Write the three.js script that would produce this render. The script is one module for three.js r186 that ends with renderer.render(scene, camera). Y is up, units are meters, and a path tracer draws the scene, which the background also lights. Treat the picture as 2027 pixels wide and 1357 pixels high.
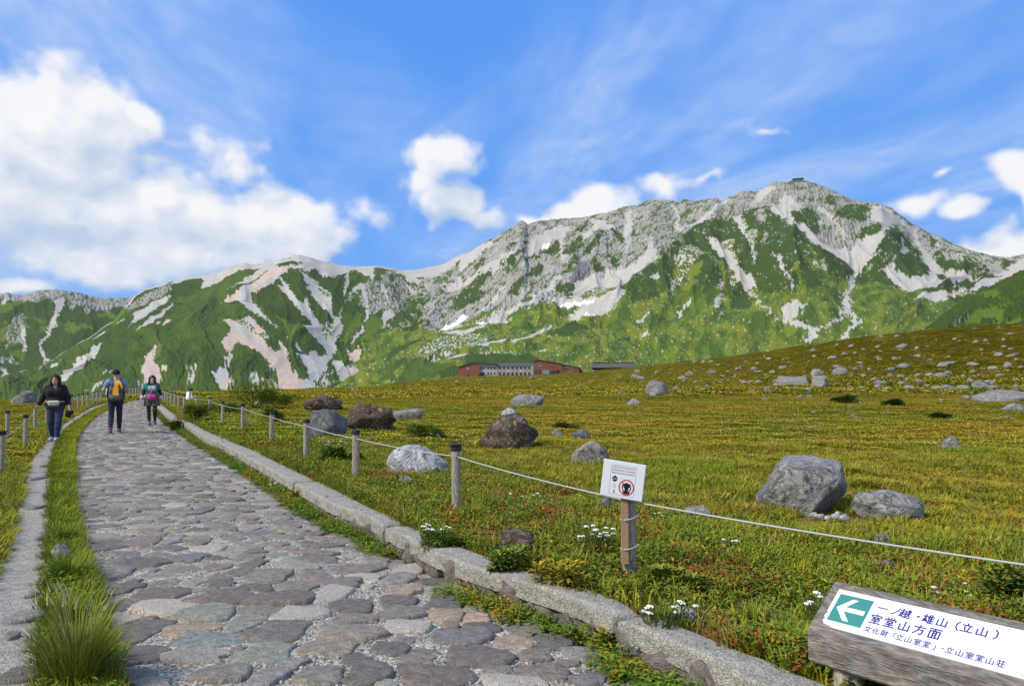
import * as THREE from 'three';
import { mergeGeometries, mergeVertices } from 'three/addons/utils/BufferGeometryUtils.js';
import { RoundedBoxGeometry } from 'three/addons/geometries/RoundedBoxGeometry.js';
import { createNoise2D, createNoise3D } from 'simplex-noise';

// ---------------------------------------------------------------- camera
const scene = new THREE.Scene();
const EYE = 1.55, PITCH = 0.0428, FOC = 1577, CX = 1013.5, CY = 678.5;
const camera = new THREE.PerspectiveCamera(2 * Math.atan(CY / FOC) * 180 / Math.PI, 2027 / 1357, 0.1, 20000);
camera.position.set(0, EYE, 0);
camera.rotation.x = PITCH;

const renderer = new THREE.WebGLRenderer({ antialias: true });
renderer.toneMapping = THREE.LinearToneMapping;
renderer.toneMappingExposure = 1.0;
renderer.shadowMap.enabled = true;

// ---------------------------------------------------------------- sun
const SUN = new THREE.Vector3(-0.72, 0.80, 0.42).normalize();
const sun = new THREE.DirectionalLight(new THREE.Color(1, 0.91, 0.74), 3.9);
sun.name = 'sun';
sun.position.copy(SUN).multiplyScalar(400);
sun.castShadow = true;
sun.shadow.radius = 20;
sun.shadow.mapSize.set(4096, 4096);
Object.assign(sun.shadow.camera, { left: -300, right: 300, top: 300, bottom: -300, near: 1, far: 1200 });
scene.add(sun, sun.target);

// ---------------------------------------------------------------- helpers
function rng(seed) { let s = seed >>> 0; return () => { s = (s + 0x6d2b79f5) | 0; let t = Math.imul(s ^ (s >>> 15), 1 | s); t = (t + Math.imul(t ^ (t >>> 7), 61 | t)) ^ t; return ((t ^ (t >>> 14)) >>> 0) / 4294967296; }; }
const n2 = createNoise2D(rng(11)), n3 = createNoise3D(rng(12));
const { clamp, lerp, smoothstep } = THREE.MathUtils;
const fbm2 = (x, y, o = 4) => { let s = 0, a = 0.5, k = 0; for (let i = 0; i < o; i++) { s += a * n2(x, y); k += a; a *= 0.5; x = x * 2.03 + 17.1; y = y * 2.03 - 9.3; } return s / k; };
const fbm3 = (x, y, z, o = 4) => { let s = 0, a = 0.5, k = 0; for (let i = 0; i < o; i++) { s += a * n3(x, y, z); k += a; a *= 0.5; x = x * 2.03 + 17.1; y = y * 2.03 - 9.3; z = z * 2.03 + 4.7; } return s / k; };
const V = (x, y, z) => new THREE.Vector3(x, y, z);
const SP = Math.sin(PITCH), CP = Math.cos(PITCH);
// bearing (from straight ahead, to the right) and slope of a line of sight
function sight(px, py) {
  const dx = (px - CX) / FOC, dy = (CY - py) / FOC, fy = SP + dy * CP, fz = CP - dy * SP, h = Math.hypot(dx, fz);
  return { az: Math.atan2(dx, fz), te: fy / h };
}
const polar = (az, r) => [Math.sin(az) * r, -Math.cos(az) * r];
// where a line of sight meets the level plane at height y
function onPlane(px, py, y = 0) { const s = sight(px, py), r = (y - EYE) / s.te, p = polar(s.az, r); return { x: p[0], z: p[1], r }; }
const taken = new Map();
function numbered(name) { const k = taken.get(name) ?? 0; taken.set(name, k + 1); return k ? name + '_' + String(k).padStart(3, '0') : name; }
function shade(o) { o.traverse((m) => { if (m.isMesh) { m.castShadow = true; m.receiveShadow = true; } }); return o; }
function tag(o, label, category, group, kind) { if (label) o.userData.label = label; if (category) o.userData.category = category; if (group) o.userData.group = group; if (kind) o.userData.kind = kind; return o; }
function part(name, geo, mat, parent) { const m = new THREE.Mesh(geo, mat); m.name = name; parent.add(m); return m; }
function thing(name, label, category, pos = [0, 0, 0], turn = 0, group) { const g = new THREE.Group(); g.name = numbered(name); g.position.set(...pos); g.rotation.y = turn; scene.add(g); return tag(g, label, category, group); }
function solo(name, geo, mat, label, category, group, kind) { const m = new THREE.Mesh(geo, mat); m.name = numbered(name); scene.add(m); return tag(m, label, category, group, kind); }
const col = (r, g, b) => new THREE.Color().setRGB(r, g, b);
const std = (c, rough = 0.9, extra = {}) => new THREE.MeshStandardMaterial({ color: Array.isArray(c) ? col(...c) : c, roughness: rough, ...extra });
function box(w, h, d, x = 0, y = 0, z = 0) { const g = new THREE.BoxGeometry(w, h, d); g.translate(x, y, z); return g; }
function dataTex(n, fn, srgb = true, wrap = true) {
  const d = new Uint8Array(n * n * 4);
  for (let j = 0; j < n; j++) for (let i = 0; i < n; i++) { const c = fn(i / n, j / n, i, j), o = (j * n + i) * 4; for (let k = 0; k < 3; k++) d[o + k] = clamp(Math.round((c.length ? c[k] : c) * 255), 0, 255); d[o + 3] = 255; }
  const t = new THREE.DataTexture(d, n, n);
  t.magFilter = THREE.LinearFilter; t.minFilter = THREE.LinearMipmapLinearFilter; t.generateMipmaps = true;
  if (wrap) t.wrapS = t.wrapT = THREE.RepeatWrapping;
  if (srgb) t.colorSpace = THREE.SRGBColorSpace;
  t.needsUpdate = true; return t;
}
// noise that repeats over the unit square
function tile(u, v, f, seed = 0) { const a = u * Math.PI * 2, b = v * Math.PI * 2, r = f / (Math.PI * 2); return n3(Math.cos(a) * r + seed, Math.sin(a) * r + Math.cos(b) * r * 1.31, Math.sin(b) * r * 1.31 + seed * 0.7); }

// ---------------------------------------------------------------- sky: blue air, high streaks, cumulus
{
  const W = 4096, H = 2048, data = new Float32Array(W * H * 4), R = rng(5);
  const blobs = [];
  const add = (px, py, rx, ry, a = 1) => { const s = sight(px, py); blobs.push([s.az, Math.atan(s.te), rx / FOC, ry / FOC, a]); };
  for (const b of [[100, 232, 150, 100], [-10, 300, 160, 135], [205, 255, 95, 80, .95], [258, 235, 60, 42, .7], [130, 330, 165, 105], [60, 400, 190, 90], [230, 430, 190, 80], [330, 400, 120, 60, .9], [430, 440, 130, 85], [545, 440, 135, 84], [625, 458, 72, 74], [600, 490, 90, 50], [380, 510, 220, 60], [150, 510, 200, 60, .8], [-120, 380, 160, 160], [15, 575, 90, 26, .9], [390, 300, 95, 38, .34], [470, 330, 70, 50, .35], [300, 320, 70, 60, .35],
    [868, 320, 84, 56], [840, 366, 54, 34, .8], [902, 402, 72, 46, .85], [962, 438, 56, 24, .7], [720, 410, 50, 28, .3], [1185, 402, 80, 50], [1128, 422, 62, 30, .9], [1064, 438, 44, 16, .7],
    [1330, 371, 56, 20, .5], [1390, 362, 40, 10, .35], [1505, 268, 30, 10, .3], [1808, 412, 52, 28, .75], [1893, 411, 28, 18, .6], [2012, 350, 50, 54], [2060, 380, 60, 50], [1990, 487, 86, 40], [2060, 500, 90, 40], [1940, 485, 30, 18, .6], [1870, 352, 24, 9, .35]]) add(...b);
  // cumulus outside the view, with extra cover added to make the skylight less blue
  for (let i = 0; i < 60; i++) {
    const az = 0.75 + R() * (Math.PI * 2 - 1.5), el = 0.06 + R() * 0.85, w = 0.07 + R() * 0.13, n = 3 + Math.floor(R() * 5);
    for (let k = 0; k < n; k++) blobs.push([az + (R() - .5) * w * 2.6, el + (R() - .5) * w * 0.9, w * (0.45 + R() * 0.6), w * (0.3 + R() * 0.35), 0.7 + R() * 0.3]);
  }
  for (const b of blobs) if (b[0] > Math.PI) b[0] -= Math.PI * 2;
  const rowsOf = (az, el) => { let s = -1; for (const b of blobs) { let da = az - b[0]; if (da > Math.PI) da -= Math.PI * 2; else if (da < -Math.PI) da += Math.PI * 2; const x = da * Math.cos(el) / b[2], y = (el - b[1]) / b[3]; if (x > 1.8 || x < -1.8 || y > 1.8 || y < -1.8) continue; const v = (1 - Math.sqrt(x * x + y * y)) * b[4]; if (v > s) s = s < -0.3 ? v : v + Math.max(0, s) * 0.35; else if (s > 0 && v > 0) s += v * 0.2; } return s; };
  const va = sight(560, 640).az;
  for (let j = 0; j < H; j++) {
    const el = ((j + 0.5) / H - 0.5) * Math.PI, y = Math.sin(el), ce = Math.cos(el);
    for (let i = 0; i < W; i++) {
      const ph = ((i + 0.5) / W - 0.5) * 2 * Math.PI, x = Math.cos(ph) * ce, z = Math.sin(ph) * ce, o = (j * W + i) * 4;
      let r, g, b;
      if (y <= 0) { r = 0.33; g = 0.42; b = 0.5; } else {
        const k = Math.pow(1 - y, 3.2);
        r = lerp(0.085, 0.165, k); g = lerp(0.30, 0.445, k); b = lerp(0.88, 1.0, k);
        const hz = Math.pow(1 - y, 14); r += hz * 0.12; g += hz * 0.12; b += hz * 0.02;
        // high thin streaks on a level layer, running along one bearing
        const q = 1 / (y + 0.06), u0 = x * q, v0 = z * q, ca = Math.cos(va), sa = Math.sin(va);
        const along = u0 * sa - v0 * ca, across = u0 * ca + v0 * sa;
        const wv = n2(along * 0.30, across * 0.7) * 0.16 + n2(along * 1.1, across * 1.6) * 0.05;
        let c = fbm2(along * 0.28 + 3, (across + wv) * 1.5 + 1, 5) * 0.5 + 0.5;
        const sheet = fbm2(along * 0.22 - 7, across * 0.55 + 5, 3) * 0.5 + 0.5;
        const fine = fbm2(along * 3.4, (across + wv) * 6, 4) * 0.5 + 0.5;
        c = smoothstep(c * 0.5 + sheet * 0.62, 0.36, 0.95) * (0.45 + fine * 0.85) * 0.66;
        c *= smoothstep(y, 0.02, 0.16);
        r = lerp(r, 0.66, c); g = lerp(g, 0.78, c); b = lerp(b, 0.97, c);
        // cumulus
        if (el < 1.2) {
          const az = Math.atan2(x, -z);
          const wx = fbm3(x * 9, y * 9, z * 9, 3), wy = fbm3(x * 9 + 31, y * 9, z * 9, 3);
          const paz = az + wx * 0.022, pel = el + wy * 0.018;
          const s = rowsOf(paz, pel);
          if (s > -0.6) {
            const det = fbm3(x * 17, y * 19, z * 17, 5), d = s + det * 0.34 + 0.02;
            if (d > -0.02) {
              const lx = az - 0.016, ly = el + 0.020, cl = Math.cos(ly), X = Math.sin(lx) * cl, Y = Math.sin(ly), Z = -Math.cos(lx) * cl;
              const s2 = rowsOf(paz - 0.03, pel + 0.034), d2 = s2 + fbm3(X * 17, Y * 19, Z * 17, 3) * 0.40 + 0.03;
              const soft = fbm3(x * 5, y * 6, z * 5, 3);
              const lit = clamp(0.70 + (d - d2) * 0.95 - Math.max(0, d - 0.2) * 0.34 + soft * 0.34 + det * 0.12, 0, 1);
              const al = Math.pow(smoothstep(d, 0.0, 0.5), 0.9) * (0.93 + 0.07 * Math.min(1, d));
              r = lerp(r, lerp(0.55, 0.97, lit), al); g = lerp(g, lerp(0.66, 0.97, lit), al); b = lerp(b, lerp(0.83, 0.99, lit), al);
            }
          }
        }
      }
      data[o] = r; data[o + 1] = g; data[o + 2] = b; data[o + 3] = 1;
    }
  }
  const sky = new THREE.DataTexture(data, W, H, THREE.RGBAFormat, THREE.FloatType);
  sky.mapping = THREE.EquirectangularReflectionMapping; sky.magFilter = THREE.LinearFilter; sky.minFilter = THREE.LinearFilter; sky.colorSpace = THREE.LinearSRGBColorSpace; sky.needsUpdate = true;
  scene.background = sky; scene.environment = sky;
}
// ================================================================ MOUNTAINS
// A slope layer: for every bearing a foot and a ridge (distance and height); the ground between them rises in a hollow curve.
function curve(list) { const a = list.map(([px, py, R]) => { const s = sight(px, py); return [s.az, EYE + s.te * R, R]; }); return (az) => { let k = 0; if (az <= a[0][0]) return a[0]; if (az >= a[a.length - 1][0]) return a[a.length - 1]; while (a[k + 1][0] < az) k++; const t = (az - a[k][0]) / (a[k + 1][0] - a[k][0]), u = t * t * (3 - 2 * t) * 0.4 + t * 0.6; return [az, lerp(a[k][1], a[k + 1][1], u), lerp(a[k][2], a[k + 1][2], u)]; }; }
class Layer {
  constructor(o) { Object.assign(this, o); this.top = curve(o.ridge); this.bot = curve(o.foot); this.shapes = []; this.lines = []; }
  base(az, r) {
    const T = this.top(az), B = this.bot(az), t = (r - B[2]) / (T[2] - B[2]);
    let h;
    if (t < 0) h = B[1] + t * this.a * (T[1] - B[1]);
    else if (t <= 1) h = B[1] + (T[1] - B[1]) * (this.a * t + (1 - this.a) * t * t);
    else h = T[1] - (t - 1) * (T[1] - B[1]) * 0.9 - (t - 1) * 60;
    return [h, t, T];
  }
  find(px, py) { // the spot on the bare slope along a line of sight
    const s = sight(px, py), T = this.top(s.az), B = this.bot(s.az); let r = T[2];
    for (let k = 0; k <= 400; k++) { const q = lerp(B[2], T[2], k / 400), [h] = this.base(s.az, q); if ((h - EYE) / q >= s.te) { r = q; break; } }
    return polar(s.az, r);
  }
  shape(type, sheet, pts) { this.raw ??= []; this.raw.push([type, sheet, pts]); }
  // land form without the fine roughness
  form(az, r) {
    const [h0, t] = this.base(az, r), s = az * this.mean, k = this.mean / 2000, [x, z] = polar(az, r);
    const fade = smoothstep(t, -0.05, 0.6) * (1 - smoothstep(t, 0.80, 1.0) * 0.96);
    // gullies run down the fall line, so they are long along the distance and narrow across
    const w = n2(s / (170 * k), r / (600 * k)) * 40 * k;
    const g1 = 1 - Math.abs(n2((s + w) / (150 * k), r / (900 * k) + 3)), g2 = 1 - Math.abs(n2((s + w) / (62 * k) + 9, r / (420 * k)));
    return h0 + ((g1 * g1 - 0.45) * this.rel + (g2 * g2 - 0.45) * this.rel * 0.42) * fade + this.relief(x, z) * (1 - smoothstep(t, 0.9, 1.0));
  }
  spot(px, py) { const s = sight(px, py), T = this.top(s.az), B = this.bot(s.az); let r = T[2], a = B[2]; for (let k = 0; k <= 260; k++) { const q = lerp(B[2], T[2], k / 260); if ((this.form(s.az, q) - EYE) / q >= s.te) { r = q; break; } a = q; } for (let k = 0; k < 8; k++) { const m = (a + r) / 2; if ((this.form(s.az, m) - EYE) / m >= s.te) r = m; else a = m; } return polar(s.az, r); }
  settle() { for (const [type, sheet, pts] of this.raw ?? []) this.lay(type, sheet, pts); }
  lay(type, sheet, pts) { const q = []; for (let k = 0; k < pts.length; k += 2) q.push(this.spot(sheet[0] + pts[k] / sheet[2], sheet[1] + pts[k + 1] / sheet[2])); const xs = q.map((p) => p[0]), zs = q.map((p) => p[1]); this.shapes.push({ type, q, x0: Math.min(...xs), x1: Math.max(...xs), z0: Math.min(...zs), z1: Math.max(...zs) }); }
  line(amp, width, pts) { const q = []; for (let k = 0; k < pts.length; k += 2) q.push(this.find(pts[k], pts[k + 1])); const xs = q.map((p) => p[0]), zs = q.map((p) => p[1]), m = width * 2.6; this.lines.push({ amp, width, q, x0: Math.min(...xs) - m, x1: Math.max(...xs) + m, z0: Math.min(...zs) - m, z1: Math.max(...zs) + m }); }
  relief(x, z) {
    let h = 0;
    for (const L of this.lines) {
      if (x < L.x0 || x > L.x1 || z < L.z0 || z > L.z1) continue;
      let best = 1e9, at = 0; const q = L.q, n = q.length - 1;
      for (let k = 0; k < n; k++) { const ax = q[k][0], az = q[k][1], bx = q[k + 1][0] - ax, bz = q[k + 1][1] - az, t = clamp(((x - ax) * bx + (z - az) * bz) / (bx * bx + bz * bz), 0, 1), dx = x - ax - bx * t, dz = z - az - bz * t, d = dx * dx + dz * dz; if (d < best) { best = d; at = (k + t) / n; } }
      const e = Math.min(1, at * 5, (1 - at) * 4 + 0.1), d = Math.sqrt(best) / L.width;
      h += L.amp * (this.lineScale ?? 0.32) * e * (L.amp > 0 ? Math.max(0, 1 - d * 0.8) * Math.exp(-d * d * 0.3) : Math.exp(-d * d));
    }
    return h;
  }
  what(x, z) { let w = null; for (const s of this.shapes) { if (x < s.x0 || x > s.x1 || z < s.z0 || z > s.z1) continue; let c = false; const q = s.q; for (let i = 0, j = q.length - 1; i < q.length; j = i++) if ((q[i][1] > z) !== (q[j][1] > z) && x < ((q[j][0] - q[i][0]) * (z - q[i][1])) / (q[j][1] - q[i][1]) + q[i][0]) c = !c; if (c) w = s.type; } return w; }
}
const S1 = [0, 530, 5.9], S2 = [400, 490, 4.524], S3 = [640, 490, 5.63], S4 = [900, 380, 4.8475], S5 = [1250, 340, 3.99], S6 = [1620, 360, 4.2408], S7 = [800, 600, 4.054];
const spread = (list) => list.map((p) => p);

const farLeft = new Layer({ a: 0.15, name: 'far_mountain', az: [-420, 420], NA: 420, NR: 130, mean: 2900,
  ridge: [[-500, 560, 2900], [-200, 590, 2900], [-60, 570, 2900], [-20, 584, 2900], [0, 580, 2900], [12, 579, 2900], [45, 586, 2900], [56, 580, 2900], [75, 574, 2900], [112, 572, 2900], [150, 578, 2900], [205, 589, 2900], [250, 588, 2900], [320, 575, 2900], [420, 560, 2900]],
  foot: [[-500, 790, 1900], [0, 772, 1900], [200, 750, 1900], [420, 740, 1900]],
  rel: 10, color(t, n, m, f, what) {
    if (what === 'scree') return 'scree'; if (what === 'rock') return ['turf', 'stone', smoothstep(f * 0.6 + m * 0.5 + n * 0.4, -0.45, 0.1)];
    if (what === 'speck') return f + m > 0.05 ? 'stone' : 'grass';
    if (t > 0.93 + n * 0.1) return 'stone';
    return m * 0.8 + n > 0.42 ? 'grass' : 'pine'; } });
farLeft.shape('rock', S1, [280, 330, 380, 280, 600, 245, 1000, 310, 1250, 335, 1500, 310, 1440, 430, 1250, 490, 1150, 510, 1100, 470, 1020, 540, 950, 480, 900, 440, 830, 490, 800, 400, 740, 380, 600, 370, 500, 380, 380, 370]);
farLeft.shape('scree', S1, [650, 350, 750, 350, 720, 470, 690, 560, 640, 680, 580, 780, 520, 830, 500, 950, 510, 1030, 570, 1080, 490, 1120, 480, 1040, 470, 960, 490, 850, 520, 770, 560, 660, 630, 540]);
farLeft.shape('speck', S1, [60, 960, 100, 650, 240, 520, 300, 690, 295, 830, 290, 1000, 260, 900, 160, 900]);
farLeft.shape('scree', S1, [255, 700, 298, 690, 295, 830, 280, 1000, 262, 900, 240, 800]);
farLeft.shape('speck', S1, [0, 1060, 120, 1030, 230, 1110, 160, 1130, 90, 1110, 0, 1085]);
farLeft.shape('scree', S1, [0, 1150, 60, 1190, 115, 1250, 0, 1280]);
farLeft.shape('scree', S1, [0, 400, 60, 350, 130, 330, 60, 410, 0, 440]);
farLeft.line(60, 130, [60, 580, 60, 650, 40, 720]); farLeft.line(-55, 110, [112, 590, 95, 650, 85, 720]); farLeft.line(60, 140, [170, 590, 150, 650, 140, 700]);

const left = new Layer({ a: 0.30, name: 'left_mountain', az: [-520, 1040], NA: 860, NR: 270, mean: 1900,
  ridge: [[-700, 900, 1000], [-300, 830, 1000], [-120, 775, 1100], [0, 745, 1200], [68, 728, 1300], [102, 713, 1360], [129, 694, 1430], [170, 671, 1540], [220, 638, 1700], [250, 604, 1850], [270, 582, 1950], [290, 571, 2000], [340, 556, 2030], [380, 549, 2050], [430, 539, 2060], [455, 527, 2060], [485, 520, 2060], [500, 523, 2060], [540, 518, 2050], [560, 511, 2050], [592, 504, 2050], [610, 508, 2050], [640, 517, 2060], [680, 525, 2080], [700, 527, 2090], [745, 526, 2100], [772, 531, 2110], [800, 535, 2130], [830, 532, 2150], [870, 525, 2170], [920, 500, 2200], [1100, 470, 2300]],
  foot: [[-700, 930, 420], [-300, 850, 450], [0, 800, 560], [200, 795, 640], [420, 795, 680], [600, 795, 760], [760, 790, 900], [1100, 780, 1000]],
  rel: 6, lineScale: 0.22, color(t, n, m, f, what) {
    if (what === 'scree' || what === 'pink') return what === 'pink' && n < -0.35 ? 'scree' : what; if (what === 'rock') return ['turf', 'stone', smoothstep(f * 0.6 + m * 0.6 + n * 0.3, -0.35, 0.2)];
    if (what === 'speck') return f + m * 0.7 > 0.1 ? 'scree' : 'grass';
    if (what) return what;
    if (t > 0.985 + n * 0.03) return 'scree';
    return ['pine', 'turf', smoothstep(m * 0.35 + n, -0.35, 0.45)]; } });
// bare crest and the long tongue down the spur
left.shape('scree', S2, [0, 240, 330, 130, 420, 140, 640, 120, 880, 40, 1300, 130, 1538, 150, 1538, 270, 1440, 240, 1380, 200, 1240, 240, 1180, 260, 1090, 270, 1020, 200, 930, 210, 860, 190, 790, 175, 740, 220, 600, 190, 480, 190, 420, 190, 300, 220, 120, 320, 0, 370]);
left.shape('pink', S2, [620, 170, 780, 185, 740, 220, 600, 330, 500, 390, 460, 400, 330, 480, 220, 485, 170, 500, 200, 460, 300, 400, 430, 330, 560, 230]);
left.shape('scree', S2, [520, 190, 590, 185, 400, 320, 150, 422, 300, 325, 430, 250]);
left.shape('pine', S2, [640, 165, 720, 135, 880, 135, 905, 160, 860, 150, 800, 152, 700, 170]);
left.shape('turf', S2, [0, 360, 100, 330, 300, 260, 420, 190, 480, 185, 420, 255, 290, 330, 140, 430, 0, 480]);
left.shape('pine', S2, [500, 390, 640, 310, 780, 200, 860, 200, 900, 240, 870, 240, 960, 330, 1020, 380, 980, 360, 920, 340, 1000, 450, 1100, 560, 1160, 640, 1130, 680, 1060, 680, 1000, 640, 980, 560, 940, 460, 900, 520, 840, 420, 760, 320, 700, 270, 660, 290, 680, 350, 800, 480, 880, 600, 990, 690, 960, 700, 880, 680, 780, 680, 690, 620, 560, 590, 500, 500, 460, 420]);
left.shape('pine', S2, [930, 200, 1020, 205, 1090, 270, 1180, 255, 1205, 300, 1160, 400, 1120, 345, 1070, 360, 1000, 280]);
left.shape('pine', S2, [1205, 300, 1240, 240, 1300, 230, 1295, 300, 1420, 240, 1425, 280, 1380, 320, 1300, 400, 1260, 500, 1200, 480, 1160, 410, 1200, 370]);
left.shape('scree', S2, [1290, 240, 1310, 240, 1320, 300, 1285, 380, 1270, 450, 1262, 400]);
// tongues on the shaded face
left.shape('scree', S2, [660, 275, 705, 268, 760, 330, 830, 430, 900, 525, 920, 450, 960, 470, 980, 560, 1030, 650, 1060, 700, 1050, 800, 1000, 720, 950, 640, 880, 580, 800, 460, 700, 370, 668, 345, 720, 360, 700, 310]);
left.shape('scree', S2, [880, 205, 940, 250, 1010, 290, 1070, 360, 1130, 390, 1160, 480, 1150, 560, 1200, 640, 1170, 650, 1080, 540, 1000, 440, 925, 345, 965, 345, 900, 270]);
left.shape('speck', S2, [1000, 300, 1070, 360, 1120, 400, 1150, 480, 1100, 430, 1040, 370]);
left.shape('scree', S2, [320, 470, 430, 430, 500, 520, 560, 620, 610, 680, 560, 650, 460, 580, 380, 530]);
left.shape('speck', S2, [560, 630, 640, 680, 720, 750, 800, 820, 880, 880, 930, 960, 860, 910, 780, 830, 660, 740]);
// the fan of the wide gully
left.shape('scree', S2, [900, 690, 1000, 700, 1060, 680, 1160, 680, 1200, 640, 1260, 540, 1230, 640, 1270, 680, 1250, 760, 1190, 850, 1210, 930, 1140, 1000, 1110, 1060, 1090, 1120, 1020, 1200, 980, 1290, 840, 1290, 880, 1180, 960, 1190, 900, 1040, 840, 945, 940, 960, 990, 930, 1050, 970, 1110, 960, 1080, 880, 1000, 800]);
left.shape('speck', S2, [1040, 690, 1160, 680, 1200, 740, 1100, 820]);
left.shape('pink', S2, [205, 630, 290, 650, 390, 620, 410, 600, 470, 650, 530, 720, 560, 770, 510, 770, 560, 830, 640, 930, 690, 930, 700, 840, 730, 850, 760, 920, 790, 1000, 820, 1120, 900, 1180, 870, 1290, 700, 1290, 690, 1200, 640, 1120, 600, 1020, 540, 960, 440, 900, 310, 830, 300, 880, 260, 930, 238, 1000, 242, 1100, 265, 1190, 245, 1290, 190, 1310, 140, 1240, 110, 1130, 150, 1070, 205, 1090, 205, 1000, 235, 940, 200, 900, 170, 820, 250, 770, 240, 700]);
left.shape('scree', S2, [250, 660, 300, 680, 420, 770, 470, 830, 520, 830, 580, 900, 500, 870, 380, 800, 270, 740]);
left.shape('speck', S2, [300, 650, 380, 640, 470, 720, 500, 780, 400, 730]);
left.shape('pine', S2, [800, 970, 880, 1000, 940, 1100, 970, 1190, 900, 1160, 830, 1080]);
left.shape('speck', S2, [400, 1160, 470, 1110, 540, 1180, 640, 1190, 690, 1290, 420, 1290]);
left.shape('speck', S2, [520, 780, 600, 800, 650, 830, 620, 860, 560, 830]);
left.shape('grass', S2, [440, 440, 520, 540, 600, 650, 700, 740, 860, 860, 780, 800, 640, 690, 540, 600]);
left.shape('grass', S2, [660, 600, 780, 680, 900, 690, 860, 740, 820, 780, 880, 860, 800, 790]);
left.shape('pine', S2, [600, 690, 740, 790, 860, 920, 760, 900, 700, 830, 640, 920, 570, 830, 650, 800]);
left.shape('scree', S2, [1180, 1020, 1230, 1010, 1300, 1090, 1335, 1165, 1250, 1212]);
left.shape('pink', S2, [1280, 905, 1330, 950, 1350, 930, 1400, 880, 1430, 1010, 1538, 1000, 1538, 1060, 1420, 1120, 1340, 1170, 1310, 1090, 1340, 1040]);
left.shape('pine', S2, [1400, 900, 1440, 850, 1538, 850, 1538, 990, 1430, 1005]);
left.shape('speck', S2, [1090, 1130, 1180, 1090, 1240, 1200, 1190, 1230, 1080, 1270, 1000, 1280]);
left.shape('pine', S2, [1130, 1150, 1180, 1110, 1230, 1200, 1190, 1190]);
// between the summits
left.shape('rock', S3, [430, 420, 560, 320, 640, 280, 740, 260, 860, 330, 960, 420, 1040, 520, 1090, 600, 1020, 720, 980, 840, 900, 780, 860, 740, 780, 720, 640, 700, 520, 760, 420, 660, 380, 640, 420, 560]);
left.shape('pine', S3, [530, 420, 560, 330, 650, 280, 700, 275, 640, 330, 660, 350, 590, 390]);
left.shape('pine', S3, [725, 300, 770, 280, 790, 380, 730, 385]);
left.shape('scree', S3, [420, 400, 450, 420, 480, 500, 500, 640, 495, 780, 460, 840, 450, 930, 370, 1000, 310, 1090, 330, 1000, 400, 920, 450, 850, 470, 720, 450, 560, 420, 470, 330, 500, 240, 640, 270, 560, 340, 440, 420, 380]);
left.shape('scree', S3, [640, 380, 700, 440, 720, 560, 750, 680, 800, 740, 770, 800, 720, 830, 760, 920, 800, 1030, 825, 1060, 790, 1080, 740, 980, 700, 900, 640, 800, 660, 720, 740, 700, 700, 580, 650, 470]);
left.shape('grass', S3, [480, 820, 520, 770, 620, 780, 640, 850, 720, 960, 760, 1050, 690, 1100, 600, 1050, 500, 1030, 400, 1040, 330, 1090, 450, 950]);
left.shape('grass', S3, [370, 700, 430, 760, 410, 860, 330, 970, 250, 1060, 180, 1060, 260, 920]);
left.shape('scree', S3, [740, 250, 900, 250, 1100, 230, 1300, 180, 1560, 60, 1500, 160, 1320, 330, 1200, 420, 1100, 430, 1060, 430, 1040, 400, 960, 390, 880, 310]);
left.shape('pine', S3, [1070, 440, 1190, 425, 1150, 480, 1110, 545, 1075, 510]);
left.shape('pine', S3, [1035, 320, 1080, 320, 1120, 370, 1100, 385, 1040, 340]);
left.shape('scree', S3, [860, 330, 960, 420, 1040, 470, 1090, 540, 1110, 560, 1250, 450, 1430, 310, 1650, 150, 1760, 100, 1500, 330, 1290, 510, 1170, 660, 1120, 780, 1060, 880, 980, 1010, 870, 1060, 930, 960, 960, 860, 1000, 790, 1040, 690, 1080, 610, 1020, 560, 950, 450]);
left.shape('speck', S3, [1100, 560, 1250, 460, 1400, 350, 1300, 460, 1160, 600]);
left.shape('grass', S3, [790, 860, 860, 800, 930, 800, 940, 900, 880, 1030, 800, 1010, 850, 920]);
left.shape('pine', S3, [795, 840, 850, 805, 880, 850, 820, 880]);
// long open shoulder on the left
left.shape('scree', S1, [700, 1270, 770, 1190, 830, 1180, 850, 1110, 900, 1050, 965, 1030, 930, 1100, 1020, 1000, 1060, 940, 1140, 900, 1185, 880, 1150, 950, 1050, 1060, 950, 1160, 800, 1290, 750, 1325, 720, 1310]);
left.shape('scree', S1, [585, 1175, 605, 1115, 640, 1120, 705, 1070, 680, 1130]); left.shape('scree', S1, [425, 1225, 480, 1150, 530, 1138]);
left.shape('scree', S1, [1620, 720, 1680, 640, 1780, 560, 1900, 500, 2006, 400, 2006, 450, 1930, 510, 1880, 570, 1750, 650]);
left.shape('scree', S1, [1460, 725, 1540, 620, 1560, 540, 1590, 510, 1680, 470, 1800, 390, 1900, 340, 2006, 330, 1900, 430, 1750, 530, 1620, 610]);
left.shape('scree', S1, [1085, 832, 1225, 740, 1245, 748, 1110, 835]); left.shape('speck', S1, [1330, 665, 1440, 595, 1490, 600, 1360, 665]);
left.shape('pink', S1, [1770, 665, 1860, 625, 1840, 650]); left.shape('pink', S1, [1890, 665, 1930, 610, 2000, 600, 1990, 640, 1910, 665]);
left.shape('pink', S1, [1630, 1130, 1680, 1120, 1690, 1040, 1750, 980, 1790, 890, 1830, 900, 1810, 1000, 1790, 1100, 1850, 1170, 1865, 1260, 1870, 1357, 1700, 1357, 1640, 1220]);
left.shape('pink', S1, [1880, 1205, 1900, 1130, 1955, 1115, 1940, 1175]); left.shape('scree', S1, [1190, 1270, 1260, 1190, 1270, 1200]);
left.shape('scree', S1, [1050, 1430, 1180, 1330, 1240, 1300, 1200, 1360, 1080, 1460]);
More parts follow.
